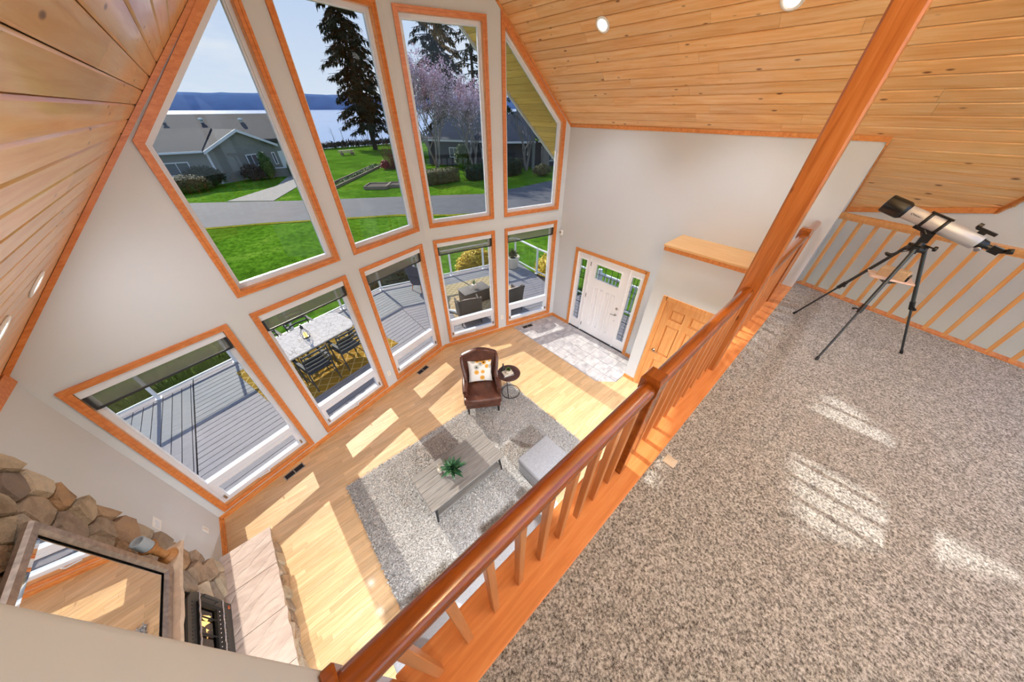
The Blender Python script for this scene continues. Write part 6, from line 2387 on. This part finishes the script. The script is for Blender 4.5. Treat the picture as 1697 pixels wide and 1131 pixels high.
def broadleaf(name, label, c, H, spread, seed, bark='bark_grey', petal=None, npet=5, psize=0.12, levels=4, trunks=3, r0=0.11):
    c = Vector((c[0], c[1], gz(c[0], c[1])))
    rng = random.Random(seed)
    rt = thing(name, label, 'tree', c)
    gb, gp = G(), G()
    def grow(p, d, L, r_, lv):
        n = 3
        pts = [p]
        for k in range(n):
            d = (d + Vector((rng.uniform(-0.22, 0.22), rng.uniform(-0.22, 0.22), rng.uniform(-0.05, 0.2)))).normalized()
            pts.append(pts[-1] + d * L / n)
        gb.tube(pts, [r_ * (1 - 0.12 * k) for k in range(n + 1)], 5 if lv > 2 else 4, cap=False)
        if lv <= 3 and petal:
            for k in range(npet * max(1, 3 - lv)):
                q = pts[rng.randrange(1, n + 1)] + Vector((rng.gauss(0, 0.12), rng.gauss(0, 0.12), rng.gauss(0, 0.12)))
                gp.leaf(q, Vector((rng.uniform(-1, 1), rng.uniform(-1, 1), rng.uniform(-1, 1))), ZUP, psize * rng.uniform(0.6, 1.5), psize * 0.9)
        if lv > 0:
            for k in range(rng.choice((2, 3, 3))):
                a = rng.uniform(0, 6.283)
                o_ = Vector((math.cos(a), math.sin(a), rng.uniform(0.1, 0.9))).normalized()
                grow(pts[rng.choice((2, 3, 3))], (d + o_ * spread).normalized(), L * rng.uniform(0.62, 0.86), r_ * 0.6, lv - 1)
    for k in range(trunks):
        a = k * 6.283 / trunks + rng.uniform(-0.4, 0.4)
        grow(c, Vector((math.cos(a) * 0.32, math.sin(a) * 0.32, 1)).normalized(), H * 0.30, r0, levels)
    obj('branches', gb, bark, rt)
    if petal:
        stuff(obj('blossom' if petal == 'blossom' else 'foliage', gp, petal, rt))
    return rt

# trees
conifer('tall dark fir standing alone at the lawn edge before the lake', (24.6, 66.6), 25, 6.2, 1, start=0.13, nb=150, trunk_r=0.45, lean=(-1.0, 0), dens=1.6, fs=1.35)
conifer('tall sparse fir behind the grey ranch house, tallest of its group', (28.5, 47.0), 25, 4.6, 5, start=0.12, nb=110, trunk_r=0.35, dens=1.5, fs=1.2)
conifer('slender fir behind the blossoming trees', (32.2, 44.5), 23, 4.0, 7, start=0.15, nb=70, trunk_r=0.3)
conifer('slim spire-shaped fir beside the blossoming trees', (36.5, 43.0), 17, 2.6, 9, start=0.1, nb=54, trunk_r=0.22)
conifer('dark fir rising behind the dark ranch house roof', (52.0, 46.0), 22, 4.0, 12, start=0.1, nb=60, trunk_r=0.3)
broadleaf('blossom_tree', 'multi-stemmed tree in pale pink blossom beside the clipped hedge', (20.2, 36.2), 10.5, 0.95, 21, 'bark_grey', 'blossom', 5, 0.15, 5, 5, 0.11)
broadleaf('blossom_tree', 'pink blossoming tree with a forked grey trunk in front of the ranch house', (23.4, 33.2), 9.0, 0.95, 33, 'bark_grey', 'blossom', 5, 0.14, 5, 4, 0.11)
broadleaf('bare_tree', 'leafless pale tree in front of the dark ranch house', (27.6, 28.6), 7.5, 0.8, 44, 'bark_grey', None, 0, 0.1, 5, 2, 0.16)
broadleaf('bare_tree', 'leafless tree with long arching twigs above the ranch roof', (40.0, 41.0), 16, 0.7, 46, 'bark_grey', None, 0, 0.1, 4, 2, 0.2)
# thick pale tree trunk by the porch
tk = Vector((30.1, 28.0, gz(30, 28)))
tt = thing('old_tree', 'thick grey tree trunk standing before the ranch house porch', 'tree', tk)
obj('trunk', G().tube([tk, tk + ZUP * 2.0, tk + Vector((0.2, 0, 5.0)), tk + Vector((0.6, 0.4, 8))], [0.55, 0.46, 0.4, 0.2], 12), 'bark_grey', tt)
# hedges and shrubs by the ranch house
shrub('clipped_hedge', 'clipped reddish-brown hedge block beside the blossoming tree', (16.4, 29.1), (1.75, 0.8, 1.15), 'leaf_olive', 700, 0.14, 3, box=True)
shrub('clipped_hedge', 'clipped dark green hedge by the forked blossoming tree', (20.2, 28.1), (1.2, 0.8, 1.25), 'leaf_dark', 500, 0.14, 4, box=True)
shrub('clipped_hedge', 'clipped green hedge under the cedar eave view, near the ranch porch', (24.2, 27.6), (0.95, 0.9, 1.5), 'leaf_dark', 500, 0.14, 5, box=True)
shrub('round_shrub', 'low pale-leaved round shrub before the thick tree trunk', (26.4, 24.9), (1.25, 0.8, 1.05), 'leaf_olive', 420, 0.13, 6)
shrub('leafy_shrub', 'yellow-green leafy shrub against the dark ranch house wall', (22.8, 34.6), (0.9, 0.9, 2.6), 'leaf_green', 360, 0.2, 7)
shrub('leafy_shrub', 'small glossy shrub at the hedge corner of the ranch house', (25.6, 28.3), (0.7, 0.7, 1.4), 'leaf_green', 260, 0.16, 8)
# red-twig thicket and raised beds
rb = Vector((17.8, 41.6, gz(17, 41)))
rbt = thing('red_twig_thicket', 'thicket of reddish bare twigs at the lawn edge', 'shrub', rb)
rng = random.Random(15)
g = G()
for k in range(620):
    a, e_ = rng.uniform(0, 6.28), rng.uniform(0.75, 1.5)
    p = rb + Vector((rng.uniform(-1.5, 1.6), rng.uniform(-1.0, 1.0), 0))
    d = Vector((math.cos(a) * math.cos(e_), math.sin(a) * math.cos(e_), math.sin(e_)))
    L = rng.uniform(1.2, 2.8)
    s = d.cross(Vector((0.6, -0.7, 0))).normalized() * 0.02
    g.add([p - s, p + s, p + d * L], [(0, 1, 2)])
    g.leaf(p + d * L * 0.9, d, ZUP, 0.2, 0.07)
stuff(obj('twigs', g, 'leaf_red', rbt))
shrub('red_shrub', 'small bright red shrub at the foot of the twig thicket', (16.0, 41.5), (0.55, 0.5, 0.95), 'print_red', 160, 0.14, 16)
def raised_bed(label, c, w_, d_, ang):
    z = gz(c[0], c[1])
    M = Matrix.Translation((c[0], c[1], z)) @ Matrix.Rotation(ang, 4, 'Z')
    rt = thing('raised_bed', label, 'garden bed', (c[0], c[1], z), ang)
    for s in (-1, 1):
        obj('side_board', G().rbox(-w_, w_, s * d_ - 0.05, s * d_ + 0.05, 0, 0.28, 0.01, 1, M, smooth=False), 'weathered', rt)
        obj('end_board', G().rbox(s * w_ - 0.05, s * w_ + 0.05, -d_ + 0.05, d_ - 0.05, 0, 0.28, 0.01, 1, M, smooth=False), 'weathered', rt)
    obj('soil', G().rbox(-w_ + 0.06, w_ - 0.06, -d_ + 0.06, d_ - 0.06, 0.02, 0.2, 0.02, 1, M, smooth=False), 'soil', rt)
raised_bed('weathered timber raised garden bed near the lane', (10.9, 31.2), 1.0, 0.9, math.radians(-38))
raised_bed('second weathered timber raised bed, next to the red-twig thicket side', (12.7, 30.4), 1.0, 0.7, math.radians(-38))
# planted strip edged with boards across the lawn
sa_, sb_ = Vector((7.0, 33.5, 0)), Vector((16.6, 45.2, 0))
sdv = (sb_ - sa_).normalized()
snv = Vector((-sdv.y, sdv.x, 0))
stp = thing('planting_strip', 'long planted strip edged with pale boards across the lawn', 'garden bed', (11.8, 39.3, gz(11.8, 39.3)))
for s in (-1, 1):
    for k in range(4):
        a = sa_ + sdv * (k * 3.75) + snv * (0.6 * s)
        b = a + sdv * 3.7
        a.z, b.z = gz(a.x, a.y) + 0.10, gz(b.x, b.y) + 0.10
        m_ = (a + b) / 2
        obj('edge_board', G().obox(m_, (b - a).normalized(), snv, ZUP, (b - a).length / 2, 0.045, 0.11), 'weathered', stp)
g = G()
for k in range(900):
    t = rng.random()
    p = sa_ + sdv * (t * 15) + snv * rng.uniform(-0.5, 0.5)
    p.z = gz(p.x, p.y)
    d = Vector((rng.uniform(-1, 1), rng.uniform(-1, 1), rng.uniform(0.5, 1.5)))
    g.leaf(p, d, ZUP, rng.uniform(0.12, 0.4) * (0.5 + t), 0.10)
stuff(obj('plants', g, 'leaf_green', stp))
# low picnic bench far on the lawn
for (px_, py_, lb) in ((17.7, 61.2, 'low weathered wooden picnic table far out on the lawn'),):
    z = gz(px_, py_)
    rt = thing('picnic_table', lb, 'table', (px_, py_, z))
    for k in range(3):
        obj('top_board', G().box(px_ - 1.2, px_ + 1.2, py_ - 0.42 + 0.29 * k, py_ - 0.16 + 0.29 * k, z + 0.62, z + 0.68), 'weathered', rt)
    for s in (-1, 1):
        obj('bench', G().box(px_ - 1.2, px_ + 1.2, py_ + s * 0.8 - 0.14, py_ + s * 0.8 + 0.14, z + 0.38, z + 0.44), 'weathered', rt)
        obj('trestle', G().box(px_ + s * 0.8 - 0.05, px_ + s * 0.8 + 0.05, py_ - 0.8, py_ + 0.8, z, z + 0.38).box(px_ + s * 0.8 - 0.05, px_ + s * 0.8 + 0.05, py_ - 0.1, py_ + 0.1, z + 0.38, z + 0.62), 'weathered', rt)
# brush along the shore and thin saplings
g = G()
for k in range(5200):
    x = rng.uniform(-10, 60)
    y = 75.5 - 0.02 * x + rng.uniform(-1.2, 1.2)
    p = Vector((x, y, gz(x, y)))
    d = Vector((rng.uniform(-1, 1), rng.uniform(-1, 1), rng.uniform(0.4, 1.6)))
    g.leaf(p + ZUP * rng.uniform(0, 0.7), d, ZUP, rng.uniform(0.4, 1.0), 0.3)
bo = obj('shore_brush', g, 'dry_brush')
stuff(bo)
tag(bo, 'dark tangled brush along the lake shore', 'brush')
for k in range(9):
    x = rng.uniform(14, 30)
    y = 75.0
    z = gz(x, y)
    rt = thing('sapling', 'thin leafless sapling rising from the shore brush before the lake', 'tree', (x, y, z), group='bare saplings along the lake shore')
    H = rng.uniform(2.2, 4.5)
    g = G()
    top = Vector((x + rng.uniform(-0.3, 0.3), y, z + H))
    g.tube([(x, y, z), top], [0.05, 0.015], 4)
    obj('stem', g, 'dry_brush', rt)
    for q in range(6):
        t = 0.35 + 0.1 * q
        p = Vector((x, y, z)) + (top - Vector((x, y, z))) * t
        a = rng.uniform(0, 6.28)
        obj('twig', G().tube([p, p + Vector((math.cos(a) * 0.5, math.sin(a) * 0.5, 0.6))], [0.02, 0.008], 4, cap=False), 'dry_brush', rt)
# yellow and green shrubs just outside the deck
shrub('yellow_shrub', 'bright yellow flowering shrub just beyond the deck railing', (6.55, 9.75), (0.85, 0.55, 1.15), 'leaf_yellow', 900, 0.09, 31)
shrub('lavender_shrub', 'grey-green bushy shrub beyond the deck railing by the tub chair', (3.3, 10.6), (1.5, 0.7, 1.2), 'leaf_olive', 700, 0.12, 32)
shrub('yellow_green_shrub', 'yellow-green shrub beyond the deck railing next to the front door side', (8.35, 7.0), (0.7, 0.8, 1.3), 'leaf_yellow', 420, 0.08, 33)
# long grass clump outside the fireplace-side window
g = G()
for k in range(5200):
    x, y = rng.uniform(-7.5, -1.2), 0
    y = eL(x, 0.25) + rng.uniform(0.0, 1.9)
    p = Vector((x, y, gz(x, y)))
    d = Vector((rng.uniform(-0.6, 0.6), rng.uniform(-0.6, 0.6), 1)).normalized()
    s = Vector((0.012, 0.004, 0))
    L = rng.uniform(0.3, 0.8)
    g.add([p - s, p + s, p + d * L + Vector((rng.uniform(-.1, .1), rng.uniform(-.1, .1), 0))], [(0, 1, 2)])
lg_ = obj('long_grass', g, 'grass_rough')
stuff(lg_)
tag(lg_, 'long pale grass growing along the deck edge', 'grass')

# ---------------------------------------------------------------- neighbouring grey house by the lake
hz = gz(0, 44)
hs = thing('grey_house', 'grey-green single-storey house with shingle roofs and white trim by the lake', 'house', (0, 48, hz))
EV, WH = 1.52, 1.52
def wallq(g, a, b, z0, z1, t=0.2):
    a, b = Vector((a[0], a[1], 0)), Vector((b[0], b[1], 0))
    d = (b - a).normalized()
    n_ = Vector((d.y, -d.x, 0))
    return g.prism([a + ZUP * z0, b + ZUP * z0, b + ZUP * z1, a + ZUP * z1], n_ * -t)
# lower wing with a gable facing the lane: wall from left to corner, then gable face
A0, A1, A2 = (-12.0, 46.0), (0.15, 44.1), (6.0, 47.6)
g = wallq(G(), A0, A1, hz, EV)
obj('wall', g, 'siding', hs)
apex = Vector(((A1[0] + A2[0]) / 2, (A1[1] + A2[1]) / 2, EV + 1.35))
dgv = (Vector((A2[0], A2[1], 0)) - Vector((A1[0], A1[1], 0))).normalized()
bkv = Vector((-dgv.y, dgv.x, 0))
g = G().prism([(A1[0], A1[1], hz), (A2[0], A2[1], hz), (A2[0], A2[1], EV), tuple(apex), (A1[0], A1[1], EV)], bkv * 0.2)
gw = obj('gable_wall', g, 'siding', hs)
# horizontal lap siding boards on the gable and side walls
nrows = 16
for (p, q_, nm) in ((A0, A1, 0), (A1, A2, 1)):
    a, b = Vector((p[0], p[1], 0)), Vector((q_[0], q_[1], 0))
    d = (b - a).normalized()
    n_ = Vector((d.y, -d.x, 0))
    for k in range(nrows):
        z = hz + 0.18 * k
        if z > EV - 0.1:
            break
        obj('siding_board', G().prism([a + ZUP * z + n_ * 0.03, b + ZUP * z + n_ * 0.03, b + ZUP * (z + 0.17), a + ZUP * (z + 0.17)], n_ * 0.012), 'siding', hs)
ovh = 0.45
def roofq(pts, m='shingle', t=0.12):
    return obj('roof', G().prism(pts, (0, 0, t)), m, hs)
# gable roof over the wing, ridge running back
ap2 = apex + bkv * 7
e1 = Vector((A1[0], A1[1], EV)) - dgv * ovh + ZUP * -0.2
e2 = Vector((A2[0], A2[1], EV)) + dgv * ovh + ZUP * -0.2
fr0 = -bkv * 0.4
roofq([tuple(apex + fr0), tuple(ap2), tuple(e1 + bkv * 7), tuple(e1 + fr0)])
roofq([tuple(apex + fr0), tuple(e2 + fr0), tuple(e2 + bkv * 7), tuple(ap2)])
for a_, b_ in ((apex, e1), (apex, e2)):
    obj('barge_board', G().prism([tuple(a_ + fr0 * 1.1 - ZUP * 0.1), tuple(b_ + fr0 * 1.1 - ZUP * 0.1), tuple(b_ + fr0 * 1.1 + ZUP * 0.14), tuple(a_ + fr0 * 1.1 + ZUP * 0.14)], bkv * 0.06), 'house_trim', hs)
# long side roof towards the lane with its gutter, and the higher main roof behind
s0, s1 = Vector((-12.3, 45.6, EV - 0.1)), Vector((-0.1, 43.7, EV - 0.1))
r0_, r1_ = Vector((-11.6, 50.3, EV + 1.55)), Vector((1.6, 48.2, EV + 1.45))
roofq([tuple(s0), tuple(s1), tuple(r1_), tuple(r0_)])
obj('gutter', G().prism([tuple(s0 - ZUP * 0.06), tuple(s1 - ZUP * 0.06), tuple(s1 + ZUP * 0.10), tuple(s0 + ZUP * 0.10)], (0.02, -0.08, 0)), 'house_trim', hs)
m0, m1 = Vector((-12, 48.2, EV + 0.35)), Vector((7.6, 47.3, EV + 0.35))
mr0, mr1 = Vector((-12, 54, EV + 2.5)), Vector((8.2, 53.2, EV + 2.5))
roofq([tuple(m0), tuple(m1), tuple(mr1), tuple(mr0)])
roofq([tuple(mr0), tuple(mr1), (8.8, 58, EV + 0.6), (-12, 58.6, EV + 0.6)])
g = G().prism([(7.4, 48.9, hz), (8.6, 57.5, hz), (8.6, 57.5, EV + 0.6), (8.0, 53.2, EV + 2.4), (7.4, 48.9, EV + 0.8)], (-0.2, 0, 0))
obj('main_gable_wall', g, 'siding', hs)
obj('main_wall', wallq(G(), (5.8, 49.1), (7.4, 48.9), hz, EV + 0.8), 'siding', hs)
obj('barge_board', G().prism([(7.55, 48.4, EV + 0.78), (8.25, 53.1, EV + 2.48), (8.25, 53.1, EV + 2.68), (7.55, 48.4, EV + 0.98)], (0.1, 0, 0)), 'house_trim', hs)
for (x, y) in ((-6.5, 51.6), (-1.8, 51.8), (1.2, 51.6), (4.6, 51.4)):
    z = EV + 0.9 + (y - 49.1) * 0.36 + 0.1
    obj('roof_vent', G().lathe((x, y, z), [(0.14, 0), (0.14, 0.22), (0.24, 0.24), (0.22, 0.36), (0.05, 0.42)], 12), 'foam', hs)
obj('corner_board', G().box(A1[0] - 0.09, A1[0] + 0.09, A1[1] - 0.08, A1[1] + 0.05, hz, EV), 'house_trim', hs)
def hwin(root, a, b, t0, t1, z0, z1, panes=2, frame='house_trim'):
    a, b = Vector((a[0], a[1], 0)), Vector((b[0], b[1], 0))
    d = (b - a)
    n_ = Vector((d.y, -d.x, 0)).normalized()
    dn = d.normalized()
    p, q_ = a + d * t0 + n_ * 0.06, a + d * t1 + n_ * 0.06
    w_ = (q_ - p).length
    def fn(s, z, t):
        return p + dn * s + ZUP * z + n_ * t
    o = rect(0, w_, z0, z1)
    wf_ = obj('window', ring(G(), o, inset(o, 0.09), fn, 0.0, 0.06), frame, root)
    for k in range(panes):
        s0_, s1_ = 0.09 + (w_ - 0.18) * k / panes + 0.02, 0.09 + (w_ - 0.18) * (k + 1) / panes - 0.02
        obj('pane', G().slab_holes(rect(s0_, s1_, z0 + 0.08, z1 - 0.08), [], fn, 0.005, 0.015), 'lens', wf_)
        if k:
            obj('meeting_rail', G().slab_holes(rect(s0_ - 0.05, s0_ - 0.0, z0 + 0.08, z1 - 0.08), [], fn, 0.0, 0.045), frame, wf_)
hwin(hs, A0, A1, 0.715, 0.865, hz + 0.95, hz + 2.05)
hwin(hs, A1, A2, 0.50, 0.68, hz + 1.05, hz + 2.15)
hwin(hs, A1, A2, 0.93, 0.99, hz + 0.9, hz + 2.1, 1)
dA, dB = Vector((5.9, 47.9, 0)), Vector((7.2, 48.3, 0))
obj('porch_wall', wallq(G(), (6.0, 47.6), (7.4, 48.9), hz, EV), 'siding', hs)
pdv = (Vector((7.4, 48.9, 0)) - Vector((6.0, 47.6, 0))).normalized()
pn = Vector((pdv.y, -pdv.x, 0))
dd0 = Vector((6.3, 47.88, hz)) + pn * 0.02
obj('house_door', G().prism([dd0, dd0 + pdv * 0.8, dd0 + pdv * 0.8 + ZUP * 2.1, dd0 + ZUP * 2.1], pn * 0.06), 'house_trim', hs)
# dark garage door on the long wall
a = Vector((A0[0], A0[1], 0))
d = (Vector((A1[0], A1[1], 0)) - a)
n_ = Vector((d.y, -d.x, 0)).normalized()
p = a + d * 0.46 + n_ * 0.05
q_ = a + d * 0.64 + n_ * 0.05
gd = obj('shed_door', G().prism([p + ZUP * hz, q_ + ZUP * hz, q_ + ZUP * (hz + 2.1), p + ZUP * (hz + 2.1)], n_ * 0.04), 'log', hs)
# low porch fence
fc = thing('porch_fence', 'low grey panel fence with white rails beside the grey house door', 'fence', (5.5, 44.8, hz))
for (a, b) in (((3.0, 44.9), (4.6, 44.6)), ((4.6, 44.6), (6.4, 44.1)), ((6.4, 44.1), (7.9, 45.4))):
    a, b = Vector((a[0], a[1], 0)), Vector((b[0], b[1], 0))
    d = (b - a).normalized()
    s = Vector((-d.y, d.x, 0))
    m_ = (a + b) / 2
    obj('panel', G().obox(m_ + ZUP * (hz + 0.45), d, s, ZUP, (b - a).length / 2 - 0.05, 0.03, 0.40), 'siding', fc)
    obj('rail', G().obox(m_ + ZUP * (hz + 0.88), d, s, ZUP, (b - a).length / 2, 0.07, 0.04), 'house_trim', fc)
    obj('post', G().obox(b + ZUP * (hz + 0.46), d, s, ZUP, 0.06, 0.06, 0.46), 'house_trim', fc)
shrub('round_shrub', 'dome-clipped brownish shrub at the corner of the grey house', (-2.3, 40.9), (1.75, 1.2, 1.35), 'leaf_olive', 700, 0.13, 51)
shrub('round_shrub', 'dark rounded shrub beneath the grey house window', (-1.0, 42.6), (1.7, 1.0, 1.75), 'leaf_dark', 600, 0.14, 52)
shrub('round_shrub', 'dark purple-grey shrub against the gable wall of the grey house', (3.0, 44.0), (1.1, 0.8, 1.5), 'dry_brush', 420, 0.13, 53)
shrub('cone_shrub', 'upright clipped evergreen beside the grey house porch', (4.35, 43.9), (0.62, 0.6, 2.5), 'leaf_green', 420, 0.12, 54)
shrub('cone_shrub', 'short upright evergreen before the porch fence of the grey house', (6.5, 43.6), (0.45, 0.45, 1.6), 'leaf_green', 260, 0.1, 55)
sg = thing('yard_sign', 'small white and blue yard sign beside the driveway of the grey house', 'sign', (7.1, 38.8, gz(7.1, 38.8)))
z = gz(7.1, 38.8)
obj('stake', G().box(7.08, 7.12, 38.8, 38.84, z, z + 1.3), 'house_trim', sg)
obj('panel', G().box(6.85, 7.35, 38.75, 38.79, z + 0.75, z + 1.35), 'house_trim', sg)
obj('blue_print', G().box(6.92, 7.28, 38.744, 38.75, z + 0.95, z + 1.2), 'print_blue', sg)

# ---------------------------------------------------------------- dark ranch house across the lane
rz_ = gz(26, 33)
rh_ = thing('ranch_house', 'dark grey ranch house with pale shingle roof behind the blossoming trees', 'house', (30, 36, rz_))
B0, B1, B2 = (21.8, 41.0), (27.0, 31.8), (38.5, 24.0)
REV = 1.50
def wallr(a, b, z0, z1, nm='wall'):
    obj(nm, wallq(G(), a, b, z0, z1, 0.25), 'siding_dark', rh_)
wallr(B0, B1, rz_, REV)
wallr(B1, (30.5, 30.2), rz_, REV)
wallr((30.5, 30.2), B2, rz_, REV)
def rq(pts, m='shingle_light'):
    obj('roof', G().prism(pts, (0, 0, 0.14)), m, rh_)
rq([(21.2, 40.8, REV), (26.6, 31.0, REV), (32.0, 36.0, REV + 2.3), (27.5, 44.0, REV + 2.3)])
rq([(26.6, 31.0, REV), (29.2, 28.8, REV), (33.5, 34.0, REV + 2.3), (32.0, 36.0, REV + 2.3)])
rq([(30.2, 29.4, REV + 0.05), (39.2, 22.9, REV + 0.05), (43.0, 28.5, REV + 2.6), (32.0, 36.0, REV + 2.6)])
for (p, q_) in (((21.2, 40.8), (26.6, 31.0)), ((26.6, 31.0), (29.2, 28.8)), ((30.2, 29.4), (39.2, 22.9))):
    p, q_ = Vector((p[0], p[1], REV)), Vector((q_[0], q_[1], REV))
    obj('gutter', G().prism([p - ZUP * 0.12, q_ - ZUP * 0.12, q_ + ZUP * 0.08, p + ZUP * 0.08], (-0.06, -0.06, 0)), 'house_trim', rh_)
for (x, y) in ((24.3, 35.0), (26.7, 31.2), (29.2, 30.2)):
    obj('downspout', G().tube([(x, y - 0.15, REV - 0.1), (x, y - 0.2, REV - 0.7), (x - 0.25, y - 0.3, REV - 1.4)], 0.05, 6), 'house_trim', rh_)
hwin(rh_, B0, B1, 0.30, 0.42, rz_ + 0.9, rz_ + 2.0)
hwin(rh_, B0, B1, 0.72, 0.84, rz_ + 0.9, rz_ + 2.0)
hwin(rh_, (30.5, 30.2), B2, 0.08, 0.28, rz_ + 0.6, rz_ + 2.2, 3)
for k in range(2):
    x, y = 29.0 + 1.2 * k, 28.9 - 0.75 * k
    obj('porch_post', G().box(x - 0.12, x + 0.12, y - 0.12, y + 0.12, rz_, REV), 'siding', rh_)
